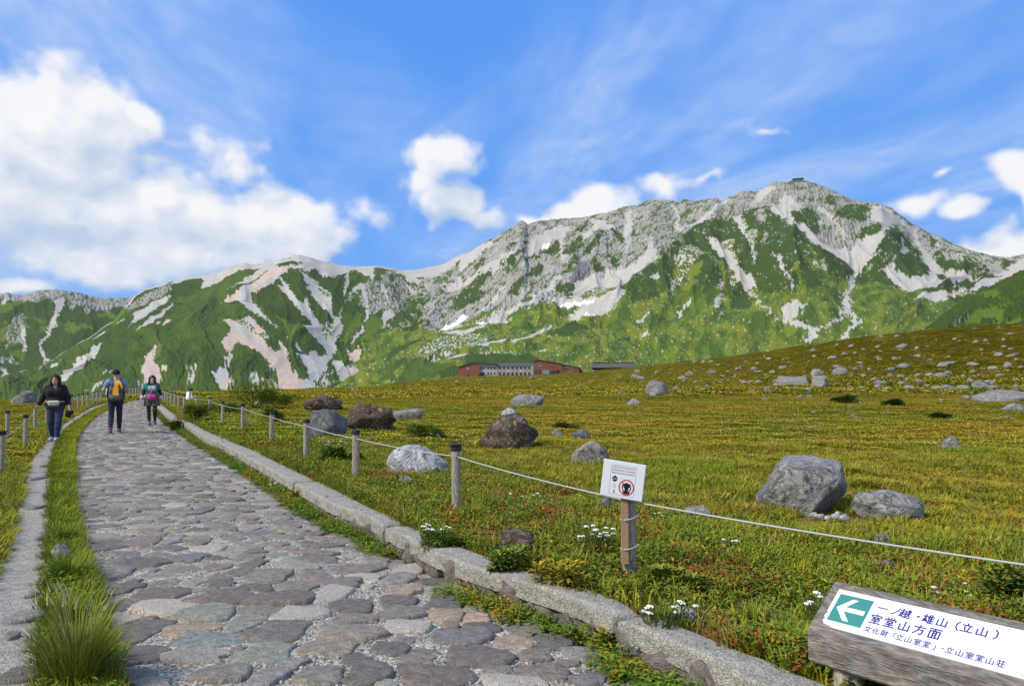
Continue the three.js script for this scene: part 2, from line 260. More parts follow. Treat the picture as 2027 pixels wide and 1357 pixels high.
left.shape('speck', S1, [1620, 1300, 1700, 1290, 1720, 1400, 1640, 1420]); left.shape('grass', S1, [1830, 900, 1940, 890, 1880, 1000, 1830, 1060]);
left.shape('rock', S1, [1440, 480, 1560, 390, 1700, 310, 2006, 150, 2006, 260, 1900, 320, 1700, 420, 1500, 520]);
left.shape('grass', S1, [1290, 640, 1440, 460, 1510, 480, 1400, 560, 1340, 660]);
left.shape('speck', [0, 680, 3.992], [1440, 180, 1560, 140, 1540, 230, 1460, 330, 1480, 220]);
left.line(70, 120, [592, 506, 560, 540, 515, 575, 470, 596]); left.line(45, 90, [470, 598, 500, 620, 540, 660, 570, 700]); left.line(75, 190, [450, 610, 420, 660, 380, 720, 350, 770]);
left.line(-38, 60, [610, 525, 640, 590, 665, 640, 655, 700, 620, 770]); left.line(30, 60, [640, 530, 655, 570, 665, 610]); left.line(30, 60, [700, 540, 690, 600, 700, 640]); left.line(-40, 55, [735, 550, 720, 610, 700, 650, 690, 700]);
left.line(38, 60, [770, 535, 768, 580, 780, 630]); left.line(-60, 80, [832, 545, 832, 600, 820, 650, 800, 680]); left.line(-32, 50, [540, 560, 580, 600, 620, 640, 645, 680]);
left.line(40, 140, [250, 610, 300, 640, 330, 700]); left.line(-25, 60, [200, 680, 165, 720, 130, 750]);

const main = new Layer({ a: 0.34, name: 'main_mountain', az: [620, 2480], NA: 1060, NR: 330, mean: 2000,
  ridge: [[560, 600, 2300], [700, 565, 2280], [800, 545, 2250], [838, 531, 2220], [870, 526, 2200], [900, 517, 2180], [930, 498, 2160], [950, 485, 2150], [975, 471, 2150], [1000, 457, 2150], [1020, 446, 2150], [1030, 437, 2150], [1038, 438, 2150], [1045, 443, 2150], [1070, 436, 2150], [1100, 433, 2150], [1150, 430, 2160], [1200, 420, 2170], [1240, 408, 2180], [1262, 406, 2180], [1285, 395, 2190], [1320, 395, 2200], [1345, 399, 2200], [1355, 394, 2200], [1375, 398, 2200], [1400, 394, 2200], [1418, 391, 2200], [1430, 397, 2200], [1445, 389, 2200], [1470, 378, 2200], [1500, 378, 2200], [1518, 368, 2200], [1530, 360, 2200], [1550, 359, 2200], [1570, 357, 2200], [1592, 357, 2200], [1610, 361, 2200], [1640, 371, 2190], [1665, 384, 2180], [1690, 396, 2170], [1715, 399, 2160], [1742, 402, 2140], [1765, 411, 2120], [1785, 427, 2100], [1810, 445, 2080], [1850, 464, 2050], [1900, 487, 2000], [1940, 500, 1980], [1975, 508, 1960], [2000, 508, 1950], [2027, 503, 1950], [2150, 470, 1950], [2500, 420, 1950]],
  foot: [[560, 800, 900], [900, 770, 720], [1200, 755, 640], [1500, 730, 560], [1750, 705, 500], [2027, 690, 480], [2500, 690, 480]],
  rel: 11, summit: sight(1580, 357).az, color(t, n, m, f, what, h, rib) {
    if (what === 'scree' || what === 'pink' || what === 'snow' || what === 'pine' && f + m < 0.95) return what;
    if (what === 'rock') return rib > 0.24 && m > -0.3 ? ['stone', 'scree', smoothstep(rib, 0.24, 0.32)] : ['turf', 'stone', smoothstep(f * 0.30 + m * 0.6 + n * 0.3 + rib * 1.3, -0.42, 0.06)];
    if (what === 'cliff') return 'cliff'; if (what === 'speck') return f + m * 0.7 > 0.12 ? 'scree' : 'grass';
    if (what === 'yellow') return f > 0.92 ? 'scree' : 'yellow'; if (what === 'grass') return f > 0.95 ? 'scree' : 'grass';
    if (t > 0.84 + n * 0.12 + m * 0.05) return ['turf', 'stone', smoothstep(f * 0.5 + m * 0.6, -0.75, -0.2)];
    if (t > 0.5) return m + n * 0.8 + (t - 0.7) > 0.15 ? (f > 0.2 ? 'stone' : 'grass') : 'pine';
    return f > 0.93 && n > -0.2 ? 'scree' : m + n * 0.7 > 0.22 ? 'yellow' : m + n * 0.7 > -0.22 ? 'grass' : 'turf'; } });
// long grey flank on the left of the summit ridge
main.shape('rock', S4, [-300, 760, 0, 620, 300, 460, 600, 260, 850, 260, 1200, 240, 1640, 130, 1939, 60, 1939, 620, 1700, 810, 1300, 900, 900, 1060, 500, 1200, 200, 1240, 0, 1290, -300, 1300]);
main.shape('scree', S3, [1500, 100, 1760, -40, 1900, -60, 1700, 120, 1560, 240, 1300, 480, 1500, 480, 1620, 330, 1850, 200, 2027, 130, 2027, 60, 2100, 20, 2027, 200, 1780, 330, 1560, 440]);
for (const p of [[180, 740, 200, 690, 300, 620, 240, 730], [410, 705, 540, 610, 620, 550, 630, 580, 590, 640, 580, 690, 440, 720], [850, 600, 900, 530, 1020, 450, 1010, 570, 920, 600], [1040, 570, 1120, 480, 1200, 425, 1240, 430, 1220, 520, 1120, 590, 1060, 610], [0, 1000, 360, 740, 330, 830, 240, 920, 300, 980, 200, 1060, 100, 1100, 0, 1140], [1480, 330, 1560, 360, 1620, 430, 1620, 500, 1540, 420], [1250, 540, 1400, 390, 1440, 370, 1400, 450, 1290, 600, 1200, 610, 1050, 750, 1020, 800, 1150, 680], [520, 960, 600, 850, 700, 780, 800, 650, 850, 720, 830, 780, 700, 800, 640, 900, 600, 1000], [980, 900, 1140, 870, 1150, 920, 1080, 980, 960, 960], [1480, 600, 1560, 640, 1590, 720, 1540, 740, 1500, 680], [640, 640, 700, 600, 780, 600, 700, 680], [480, 560, 600, 470, 620, 460, 520, 550], [840, 370, 900, 350, 920, 370, 850, 400], [1130, 390, 1180, 350, 1290, 310, 1210, 390], [640, 500, 690, 485, 700, 510], [1320, 700, 1400, 680, 1430, 740, 1340, 760]]) main.shape('pine', S4, p);
main.shape('scree', S4, [640, 620, 720, 450, 1000, 320, 1130, 340, 1020, 440, 900, 500, 850, 545, 780, 590, 700, 620]);
main.shape('scree', S4, [1640, 180, 1700, 180, 1730, 380, 1690, 480, 1660, 590, 1640, 470, 1620, 400]);
main.shape('scree', S4, [1300, 270, 1420, 270, 1470, 300, 1560, 360, 1460, 350, 1350, 380, 1240, 470, 1230, 400, 1330, 310]);
main.shape('scree', S4, [1000, 450, 1050, 430, 1030, 560, 1060, 640, 1110, 670, 1040, 660, 1010, 580]);
main.shape('scree', S4, [100, 900, 260, 720, 420, 640, 620, 520, 560, 600, 400, 720, 250, 780]);
main.shape('cliff', S4, [1105, 840, 1200, 680, 1290, 665, 1325, 740, 1250, 825, 1140, 870]);
main.shape('cliff', S4, [1760, 330, 1820, 200, 1939, 160, 1939, 380, 1850, 400, 1740, 380]);
main.shape('scree', S4, [1110, 1000, 1150, 900, 1130, 860, 1270, 830, 1380, 770, 1390, 850, 1450, 760, 1700, 700, 1800, 640, 1939, 590, 1939, 640, 1800, 720, 1700, 820, 1580, 880, 1350, 910, 1250, 960, 1180, 1010]);
main.shape('scree', S4, [900, 1100, 1000, 1010, 1180, 1015, 1400, 1000, 1600, 900, 1660, 940, 1600, 1000, 1540, 1120, 1400, 1180, 1120, 1230, 1110, 1170, 1220, 1110, 1100, 1090]);
main.shape('speck', S4, [1180, 960, 1350, 920, 1560, 890, 1450, 960, 1300, 990]);
main.shape('scree', S4, [140, 1310, 300, 1240, 500, 1140, 650, 1060, 760, 1000, 900, 900, 1000, 790, 1040, 760, 1000, 840, 900, 960, 780, 1030, 650, 1110, 560, 1210, 440, 1260, 300, 1290, 180, 1340, 0, 1357, -100, 1357, 0, 1300, 200, 1240, 350, 1150, 480, 1120]);
main.shape('scree', S4, [220, 1150, 330, 1060, 440, 920, 480, 900, 400, 1040, 280, 1130, 140, 1200]);
main.shape('scree', S4, [600, 1050, 700, 900, 690, 800, 710, 850, 720, 900, 650, 1040]);
main.shape('grass', S4, [120, 1240, 300, 1150, 420, 1120, 340, 1180, 200, 1240, 60, 1300]); main.shape('grass', S4, [480, 1210, 700, 1090, 760, 1040, 700, 1110, 560, 1210]);
main.shape('snow', S4, [1010, 1090, 1100, 1070, 1250, 1050, 1360, 1028, 1340, 1060, 1200, 1087, 1050, 1107]); main.shape('snow', S4, [828, 547, 860, 508, 918, 478, 900, 512]);
main.shape('snow', S3, [1240, 945, 1400, 870, 1540, 768, 1635, 756, 1560, 820, 1420, 905, 1300, 935]); main.shape('snow', S3, [1620, 912, 1700, 878, 1845, 822, 1780, 872]); main.shape('snow', S3, [1330, 938, 1400, 918, 1450, 918, 1400, 943]);
main.shape('snow', S4, [1230, 1185, 1310, 1165, 1330, 1180, 1240, 1192]);
// the green buttress under the ridge
main.shape('rock', S5, [0, 260, 150, 200, 400, 200, 580, 205, 720, 215, 890, 130, 1100, 70, 1280, 40, 1400, 60, 1596, 130, 1596, 380, 1350, 280, 1250, 160, 1130, 230, 900, 320, 800, 340, 700, 370, 600, 400, 480, 440, 380, 520, 200, 660, 0, 830]);
main.shape('scree', S5, [600, 395, 660, 320, 770, 215, 720, 225, 640, 300, 540, 370, 430, 430, 480, 440]); main.shape('scree', S5, [0, 830, 0, 720, 100, 660, 150, 510, 170, 540, 200, 640, 180, 690, 80, 770]); main.shape('scree', S5, [300, 250, 340, 260, 380, 330, 375, 430, 440, 430, 380, 480, 340, 430, 360, 340]);
main.shape('scree', S5, [930, 260, 1010, 150, 1100, 110, 1150, 120, 1050, 200, 980, 260]);
main.shape('pine', S5, [440, 500, 500, 430, 700, 370, 810, 360, 900, 500, 930, 620, 950, 700, 900, 740, 840, 730, 810, 640, 800, 540, 700, 540, 620, 520, 560, 500]);
main.shape('pine', S5, [880, 320, 1040, 270, 1140, 310, 1180, 380, 1270, 420, 1400, 520, 1530, 610, 1596, 660, 1596, 720, 1480, 660, 1340, 540, 1380, 640, 1420, 740, 1520, 910, 1380, 930, 1330, 850, 1300, 960, 1180, 950, 1090, 960, 1000, 900, 960, 800, 980, 700, 1000, 600, 1010, 470, 960, 440, 920, 440]);
main.shape('rock', S5, [965, 340, 1020, 285, 1075, 330, 1050, 385, 980, 370]); main.shape('rock', S5, [1040, 500, 1100, 470, 1060, 530, 1030, 590]);
main.shape('pine', S5, [240, 680, 320, 640, 330, 740, 300, 860, 320, 940, 240, 970, 220, 860]); main.shape('pine', S5, [0, 860, 120, 760, 240, 680, 230, 780, 180, 900, 230, 980, 0, 1030]);
main.shape('pine', S5, [560, 700, 640, 680, 720, 760, 770, 800, 830, 880, 900, 940, 950, 1020, 930, 1070, 790, 1070, 740, 960, 700, 900, 560, 980, 540, 860, 450, 860, 500, 800]);
main.shape('pine', S5, [340, 620, 420, 560, 560, 520, 620, 600, 640, 680, 560, 690, 500, 720, 420, 740, 360, 700]);
main.shape('yellow', S5, [650, 700, 700, 700, 740, 780, 740, 980, 720, 900, 710, 800]); main.shape('yellow', S5, [320, 760, 370, 750, 380, 800, 330, 860]); main.shape('yellow', S5, [430, 830, 480, 740, 580, 690, 540, 780, 480, 860]); main.shape('yellow', S5, [1250, 780, 1300, 700, 1340, 800, 1340, 880]);
main.shape('speck', S5, [330, 680, 480, 560, 600, 640, 500, 710, 420, 760, 400, 840, 350, 920, 290, 1000, 310, 880, 380, 800, 350, 720]);
main.shape('speck', S5, [690, 540, 800, 530, 830, 680, 850, 740, 760, 640]);
main.shape('scree', S5, [805, 345, 860, 340, 910, 440, 900, 480, 960, 590, 990, 650, 970, 730, 940, 640, 900, 510, 850, 430]); main.shape('speck', S5, [900, 470, 1000, 450, 960, 560, 990, 700, 940, 640]);
main.shape('scree', S5, [585, 515, 640, 530, 700, 560, 770, 600, 830, 690, 850, 740, 930, 790, 960, 850, 1000, 910, 940, 920, 985, 980, 1040, 1060, 1100, 1110, 1180, 1170, 1230, 1190, 1150, 1160, 1050, 1080, 980, 1000, 920, 940, 850, 870, 790, 780, 710, 680, 640, 590]);
main.shape('scree', S5, [1160, 1040, 1250, 1050, 1300, 1000, 1340, 1040, 1390, 1040, 1340, 1110, 1280, 1150, 1340, 1180, 1400, 1230, 1490, 1240, 1450, 1310, 1400, 1370, 1360, 1340, 1400, 1260, 1280, 1220, 1210, 1180, 1180, 1100]);
main.shape('scree', S5, [1130, 650, 1170, 660, 1220, 760, 1270, 840, 1300, 900, 1280, 940, 1260, 870, 1200, 790, 1150, 710]);
for (const p of [[360, 1110, 470, 990, 460, 1050, 400, 1110, 380, 1160], [650, 1060, 680, 1000, 740, 940, 700, 1020, 690, 1070], [680, 1160, 710, 1090, 720, 1120, 690, 1160], [40, 1190, 90, 1150, 150, 1090, 120, 1150, 80, 1195], [80, 1290, 110, 1260, 150, 1295, 110, 1310], [780, 830, 830, 880, 810, 900], [170, 840, 200, 790, 225, 820, 190, 850], [1440, 680, 1500, 760, 1450, 740], [1510, 660, 1530, 780, 1510, 780], [680, 880, 730, 860, 700, 920]]) main.shape('scree', S5, p);
main.shape('pink', S5, [1130, 290, 1210, 210, 1310, 280, 1250, 330]); main.shape('scree', S5, [1090, 300, 1210, 160, 1300, 230, 1350, 280, 1290, 330, 1250, 330, 1300, 400, 1400, 440, 1480, 520, 1596, 580, 1596, 655, 1500, 595, 1380, 490, 1270, 420, 1180, 370]);
main.shape('pine', S5, [1250, 310, 1290, 310, 1330, 350, 1300, 370]); main.shape('pine', S5, [1330, 300, 1420, 290, 1520, 400, 1596, 460, 1596, 520, 1460, 440, 1380, 400]);
main.shape('yellow', S5, [0, 1030, 230, 1000, 180, 1100, 0, 1180]); main.shape('grass', S5, [1340, 540, 1400, 570, 1480, 660, 1440, 700]);
// right of the summit
main.shape('rock', S6, [0, 0, 150, 90, 300, 160, 500, 160, 600, 200, 780, 330, 960, 420, 1200, 540, 1400, 600, 1560, 640, 1726, 620, 1726, 680, 1480, 690, 1200, 650, 1060, 600, 960, 520, 860, 420, 700, 380, 560, 400, 440, 450, 330, 480, 270, 560, 0, 480]);
main.shape('scree', S6, [440, 240, 520, 190, 600, 240, 700, 320, 780, 380, 700, 360, 620, 350, 560, 400, 540, 340, 450, 330]);
main.shape('pine', S6, [120, 300, 200, 210, 420, 170, 430, 240, 380, 330, 260, 320]); main.shape('pine', S6, [300, 500, 380, 380, 520, 340, 550, 390, 500, 440, 380, 510]); main.shape('pine', S6, [60, 130, 130, 120, 160, 200, 90, 200]);
main.shape('pine', S6, [540, 580, 550, 470, 600, 380, 650, 380, 700, 420, 780, 520, 850, 600, 890, 700, 920, 760, 860, 780, 760, 720, 690, 700, 640, 680, 560, 690, 430, 690, 400, 720, 440, 660]);
main.shape('scree', S6, [690, 600, 700, 480, 720, 480, 725, 540, 760, 560, 760, 590]);
main.shape('pine', S6, [870, 580, 900, 570, 930, 650, 1000, 720, 1010, 770, 940, 750, 900, 650]); main.shape('pine', S6, [980, 590, 1030, 580, 1110, 720, 1060, 720, 990, 660]); main.shape('pine', S6, [1080, 720, 1200, 680, 1300, 680, 1420, 700, 1440, 760, 1200, 775]); main.shape('pine', S6, [940, 470, 990, 470, 990, 560, 930, 560]);
main.shape('speck', S6, [1080, 540, 1300, 600, 1440, 650, 1400, 690, 1200, 660, 1100, 640]);
main.shape('scree', S6, [0, 490, 100, 530, 200, 560, 270, 570, 330, 480, 440, 450, 500, 430, 555, 405, 560, 470, 500, 540, 440, 620, 540, 590, 430, 660, 380, 700, 340, 760, 310, 820, 290, 900, 270, 960, 255, 1010, 290, 1090, 340, 1150, 345, 1210, 270, 1270, 230, 1310, 200, 1300, 260, 1230, 300, 1190, 270, 1130, 230, 1100, 200, 1150, 100, 1200, 0, 1260, 0, 1240, 190, 1130, 200, 1050, 220, 980, 250, 880, 270, 820, 300, 750, 200, 660, 100, 590, 0, 520]);
main.shape('scree', S6, [0, 200, 60, 220, 130, 310, 180, 390, 240, 470, 270, 560, 240, 520, 200, 440, 150, 370, 90, 290, 0, 230]);
main.shape('scree', S6, [610, 680, 570, 720, 580, 790, 640, 850, 740, 915, 900, 900, 1060, 850, 1240, 820, 1380, 785, 1250, 780, 1120, 735, 1050, 740, 1000, 700, 960, 640, 900, 580, 860, 520, 820, 420, 760, 370, 740, 390, 800, 450, 840, 540, 870, 600, 900, 680, 945, 750, 920, 785, 840, 790, 780, 810, 700, 770, 650, 730]);
main.shape('pine', S6, [1000, 770, 1070, 780, 1060, 820, 1000, 810]);
main.shape('scree', S6, [990, 530, 1010, 465, 1020, 560, 1060, 620, 1112, 715, 1085, 665, 1040, 590]);
main.shape('scree', S6, [1440, 800, 1540, 740, 1600, 740, 1640, 680, 1726, 640, 1800, 640, 1800, 740, 1640, 790, 1540, 820, 1440, 870, 1350, 905, 1200, 935, 1300, 880, 1340, 830]);
main.shape('pine', S6, [880, 908, 1000, 870, 1200, 825, 1380, 783, 1540, 795, 1440, 812, 1320, 850, 1200, 905, 1050, 908, 930, 920]); main.shape('pine', S6, [1530, 700, 1570, 660, 1640, 660, 1620, 720, 1550, 730]);
main.shape('scree', S6, [805, 985, 850, 935, 920, 922, 1050, 915, 1190, 908, 1185, 950, 1080, 990, 950, 1005]); main.shape('scree', S6, [510, 740, 550, 720, 560, 745]);
main.shape('pine', S6, [40, 620, 160, 640, 290, 740, 280, 800, 120, 820, 60, 720]); main.shape('turf', S6, [0, 1120, 80, 1090, 180, 1120, 120, 1170, 0, 1190]);
main.line(95, 130, [1535, 395, 1440, 428, 1370, 472, 1300, 535, 1240, 580, 1170, 640]); main.line(70, 110, [1545, 400, 1570, 470, 1580, 540, 1560, 610]); main.line(55, 70, [1500, 420, 1490, 480, 1500, 540]); main.line(-60, 60, [1620, 430, 1660, 490, 1690, 530, 1690, 560, 1678, 610]); main.line(-50, 50, [1400, 470, 1440, 520, 1490, 580, 1530, 620]); main.line(-30, 40, [1455, 428, 1480, 480, 1492, 520]);
main.line(65, 80, [1745, 410, 1750, 470, 1780, 540]); main.line(60, 70, [1690, 400, 1700, 440, 1680, 490]); main.line(-40, 50, [1820, 450, 1840, 510, 1880, 550]); main.line(50, 60, [1860, 475, 1880, 520, 1910, 545]);
main.line(-55, 60, [1250, 410, 1245, 450, 1240, 500]); main.line(60, 70, [1290, 400, 1290, 450, 1270, 500]); main.line(-55, 60, [1340, 410, 1340, 450, 1300, 510]); main.line(60, 60, [1385, 400, 1370, 430]); main.line(55, 70, [1190, 450, 1150, 500, 1110, 540]); main.line(-45, 60, [1120, 440, 1080, 500, 1010, 560, 940, 610]); main.line(60, 80, [1040, 450, 990, 510, 930, 570]); main.line(-50, 60, [1000, 470, 940, 530, 880, 590]); main.line(50, 70, [1060, 520, 1010, 570, 960, 600]); main.line(-55, 70, [1270, 520, 1200, 560, 1130, 600]); main.line(40, 50, [1400, 500, 1400, 560, 1380, 600]); main.line(-40, 50, [1345, 520, 1345, 590, 1330, 630]); main.line(45, 50, [1620, 500, 1640, 540]); main.line(40, 60, [1560, 560, 1570, 600, 1560, 640]);

const apron = new Layer({ a: 0.75, name: 'green_slope', az: [520, 1500], NA: 640, NR: 130, mean: 1000,
  ridge: [[500, 830, 560], [600, 792, 640], [650, 771, 720], [700, 744, 860], [740, 716, 980], [780, 689, 1090], [830, 671, 1180], [880, 655, 1260], [930, 642, 1320], [1000, 632, 1360], [1060, 622, 1380], [1130, 612, 1400], [1230, 618, 1380], [1320, 660, 1200], [1420, 712, 950], [1500, 750, 800]],
  foot: [[500, 850, 420], [700, 790, 450], [900, 768, 470], [1150, 760, 500], [1300, 755, 560], [1500, 770, 560]],
  rel: 4, color(t, n, m, f, what) {
    if (what === 'scree' || what === 'pine' || what === 'snow') return what; if (what === 'speck') return f + m * 0.5 > 0.25 ? 'scree' : 'grass'; if (what === 'yellow') return f > 0.8 ? 'scree' : 'yellow'; if (what === 'turf') return 'turf';
    return f > 0.88 ? 'scree' : m + n * 0.6 > 0.15 ? 'yellow' : m + n * 0.6 > -0.3 ? 'grass' : 'turf'; } });
for (const p of [[165, 432, 210, 418, 255, 428, 325, 398, 260, 432], [330, 448, 420, 412, 560, 400, 700, 388, 500, 420], [560, 325, 640, 305, 780, 290, 835, 278, 640, 342], [770, 332, 860, 298, 1000, 260, 1130, 190, 1215, 150, 1130, 215, 1010, 275, 900, 312], [1060, 385, 1140, 365, 1130, 385], [300, 235, 390, 218, 500, 215, 620, 170, 690, 150, 560, 220, 420, 250], [1330, 135, 1400, 100, 1560, 80, 1700, 40, 1640, 95, 1480, 115]]) apron.shape('scree', S7, p);
apron.shape('speck', S7, [100, 400, 300, 260, 560, 240, 700, 270, 600, 330, 400, 400, 200, 470]); apron.shape('speck', S7, [560, 400, 760, 380, 920, 400, 700, 420]);
apron.shape('pine', S7, [480, 430, 520, 400, 640, 410, 720, 400, 900, 425, 1000, 400, 1080, 440, 1040, 500, 500, 500]); apron.shape('turf', S7, [0, 440, 120, 440, 300, 480, 420, 470, 380, 560, 200, 600, 0, 660, -300, 660]); apron.shape('pine', S7, [260, 560, 420, 490, 440, 580, 280, 610]);
apron.shape('pine', S7, [-90, 310, 60, 260, 200, 230, 120, 300, -60, 400, -250, 520]); apron.shape('pine', S7, [930, 200, 1100, 90, 1300, 30, 1400, 30, 1240, 90, 1040, 210]); apron.shape('pine', S7, [1120, 260, 1300, 160, 1560, 120, 1640, 130, 1500, 200, 1300, 260]); apron.shape('turf', S7, [850, 210, 900, 150, 990, 90, 990, 150, 900, 220]);
apron.shape('grass', S7, [-200, 640, 0, 480, 60, 440, -20, 560, -120, 660]);
apron.line(16, 60, [690, 755, 780, 720, 860, 700, 930, 700]); apron.line(-12, 50, [760, 735, 850, 690, 960, 660, 1080, 640]); apron.line(18, 60, [920, 700, 1000, 690, 1080, 690]);

const nearHill = new Layer({ a: 0.8, name: 'right_hill', az: [1740, 2600], NA: 420, NR: 150, mean: 420,
  ridge: [[1700, 720, 330], [1790, 672, 350], [1830, 655, 370], [1850, 640, 390], [1880, 616, 410], [1905, 600, 425], [1960, 572, 445], [2000, 551, 455], [2027, 537, 460], [2150, 470, 480], [2300, 420, 500], [2650, 400, 500]],
  foot: [[1700, 760, 180], [1900, 720, 180], [2027, 700, 180], [2650, 700, 180]],
  rel: 2, bushy: 4.5, color(t, n, m, f, what) { if (what === 'bush') return 'pine'; if (what === 'cliff') return f > 0.1 ? 'cliff' : 'pine'; if (what === 'grass') return 'grass';
    return m + n * 0.5 > 0.18 ? 'grass' : 'pine'; } });
nearHill.shape('bush', S6, [900, 1240, 960, 1160, 1080, 1080, 1200, 990, 1340, 900, 1480, 850, 1726, 740, 1726, 900, 1600, 1000, 1480, 960, 1380, 1100, 1260, 1150, 1180, 1140, 1120, 1200, 980, 1230]);
nearHill.shape('cliff', S6, [1130, 1210, 1180, 1150, 1280, 1110, 1240, 1180, 1150, 1220]); nearHill.shape('cliff', S6, [1170, 1040, 1240, 960, 1270, 980, 1220, 1030]); nearHill.shape('grass', S6, [1200, 1200, 1320, 1090, 1480, 1060, 1600, 1080, 1480, 1160, 1260, 1220]);
nearHill.shape('grass', S6, [1340, 940, 1500, 900, 1560, 940, 1400, 990]);

const PAL = { // base colours
  scree: [0.46, 0.432, 0.375], pink: [0.53, 0.42, 0.335], stone: [0.31, 0.30, 0.268], cliff: [0.17, 0.17, 0.17], snow: [0.86, 0.87, 0.88],
  pine: [0.050, 0.082, 0.015], turf: [0.071, 0.112, 0.017], grass: [0.102, 0.150, 0.019], yellow: [0.150, 0.182, 0.019] };
const slopeMat = new THREE.MeshPhysicalMaterial({ vertexColors: true, roughness: 1, specularIntensity: 0.15 });
function buildLayer(L) {
  L.settle();
  const { NA, NR } = L, BACK = 14, rows = NR + BACK, a0 = sight(L.az[0], 700).az, a1 = sight(L.az[1], 700).az;
  const pos = new Float32Array((NA + 1) * (rows + 1) * 3), colr = new Float32Array(pos.length), idx = [];
  for (let i = 0; i <= NA; i++) {
    const az = lerp(a0, a1, i / NA), T = L.top(az), B = L.bot(az), s = az * L.mean;
    for (let j = 0; j <= rows; j++) {
      const t = j <= NR ? -0.12 + 1.12 * j / NR : 1 + (j - NR) / BACK * 0.5, r = lerp(B[2], T[2], t);
      const [x, z] = polar(az, r), u = L.base(az, r)[0], k = L.mean / 2000; let h = L.form(az, r);
      // stone edges wander: coarse and fine
      const wx = fbm2(s / (30 * k), u / (30 * k), 3) * 5.5 * k + n2(s / (8 * k), u / (8 * k)) * 2.4 * k, wr = fbm2(s / (28 * k) + 40, u / (28 * k), 3) * 20 * k + n2(s / (8 * k) + 7, u / (8 * k)) * 10 * k;
      const ca = Math.cos(az), sa = Math.sin(az), qx = x + ca * wx + sa * wr, qz = z + sa * wx - ca * wr;
      const what = L.what(qx, qz);
      const n = fbm2(s / (120 * k) + 5, u / (75 * k), 3), m = fbm2(s / (38 * k), u / (30 * k) + 11, 3), f = clamp(fbm2(s / (8.5 * k) + 3, u / (8.5 * k), 2) * 1.5, -1, 1), ff = n2(s / (4.2 * k), u / (4.2 * k));
      // rock ribs and chutes slant down and away from the summit
      const slant = L.summit === undefined ? 0 : clamp((az - L.summit) * 9, -1, 1) * 0.95, sw = n2(s / 60, u / 60) * 9, rib = (1 - Math.abs(n2((s + slant * u + sw) / (26 * k), u / (150 * k) + 7))) * 0.6 + (1 - Math.abs(n2((s + slant * u + sw) / (11 * k) + 40, u / (70 * k)))) * 0.4 - 0.62;
      let kind = L.color(t, n, m, f, what, h, rib), c;
      if (Array.isArray(kind)) { const [ka, kb, w] = kind; c = [0, 1, 2].map((q) => lerp(PAL[ka][q], PAL[kb][q], w)); kind = w > 0.5 ? kb : ka; } else c = PAL[kind];
      if (kind === 'pine') h += (1.0 + 0.7 * n2(s / (16 * k), r / (30 * k)) + 0.4 * f) * k * (L.bushy ?? 1); else if (kind === 'stone' || kind === 'cliff') h += (-rib * 7 + f * 2.6 + ff * 1.1) * k * (1 - smoothstep(t, 0.97, 1) * 0.6); else if (kind === 'turf' || kind === 'grass') h += f * 0.5 * k; else if (kind === 'snow') h += 1.5 * k;
      const o = (i * (rows + 1) + j) * 3; pos[o] = x; pos[o + 1] = h; pos[o + 2] = z;
      let v = 1 + f * 0.10 + ff * 0.10 + m * 0.12, warm = n * 0.06;
      if (kind === 'scree' || kind === 'pink') v = 1 + ff * 0.11 + m * 0.10 + f * 0.05; else if (kind === 'stone') v = 1 + ff * 0.10 + f * 0.10; else if (kind === 'snow') v = 1;
      colr[o] = c[0] * v * (1 + warm); colr[o + 1] = c[1] * v; colr[o + 2] = c[2] * v * (1 - warm);
    }
  }
  for (let i = 0; i < NA; i++) for (let j = 0; j < rows; j++) { const a = i * (rows + 1) + j, b = a + rows + 1; idx.push(a, b, a + 1, b, b + 1, a + 1); }
  const g = new THREE.BufferGeometry();
  g.setAttribute('position', new THREE.BufferAttribute(pos, 3)); g.setAttribute('color', new THREE.BufferAttribute(colr, 3)); g.setIndex(idx); g.computeVertexNormals();
  const m = new THREE.Mesh(g, slopeMat); m.name = L.name; scene.add(m); m.userData.kind = 'structure'; return m;
}
for (const L of [farLeft, left, main, apron, nearHill]) buildLayer(L);

// ================================================================ FIELD
// For every bearing: the distance and height of the field's far brow.
const brow = curve([[-1500, 800, 70], [0, 792, 60], [250, 786, 62], [420, 778, 80], [560, 773, 110], [650, 770, 140], [760, 764, 200], [860, 752, 330], [930, 745, 400], [1050, 743, 415], [1150, 738, 415], [1200, 731, 400], [1262, 726, 380], [1350, 716, 320], [1430, 708, 290], [1500, 698, 270], [1600, 683, 250], [1700, 668, 240], [1780, 660, 235], [1850, 652, 230], [1950, 646, 225], [2027, 640, 220], [2300, 620, 220], [3500, 620, 220]]);
// path edges, kerb edges and side strip as they lie on the ground
const track = (list, y) => { const p = list.map(([a, b]) => { const q = onPlane(a, b, y); return [q.x, q.z]; }); const e = (a, b, d) => { const l = Math.hypot(a[0] - b[0], a[1] - b[1]); return [a[0] + (a[0] - b[0]) / l * d, a[1] + (a[1] - b[1]) / l * d]; }; const n = p.length; return [e(p[0], p[2], 5), e(p[0], p[2], 2.5), ...p, e(p[n - 1], p[n - 3], 12), e(p[n - 1], p[n - 3], 30)]; };
const smoothTrack = (pts) => { const c = new THREE.CatmullRomCurve3(pts.map(([x, z]) => V(x, 0, z)), false, 'centripetal'); return c.getPoints(150).map((p) => [p.x, p.z]); };
const edgeL = smoothTrack(track([[232, 1357], [222, 1293], [207, 1224], [190, 1159], [166, 1100], [154, 1040], [148, 990], [143, 940], [142, 895], [152, 862], [172, 838], [205, 815], [240, 802], [262, 796]], 0));
const edgeR = smoothTrack(track([[1300, 1357], [1180, 1290], [1020, 1224], [895, 1159], [785, 1100], [704, 1056], [604, 1004], [500, 942], [426, 895], [372, 865], [340, 845], [321, 828], [311, 813], [306, 802]], 0));
const KERB = 0.21;
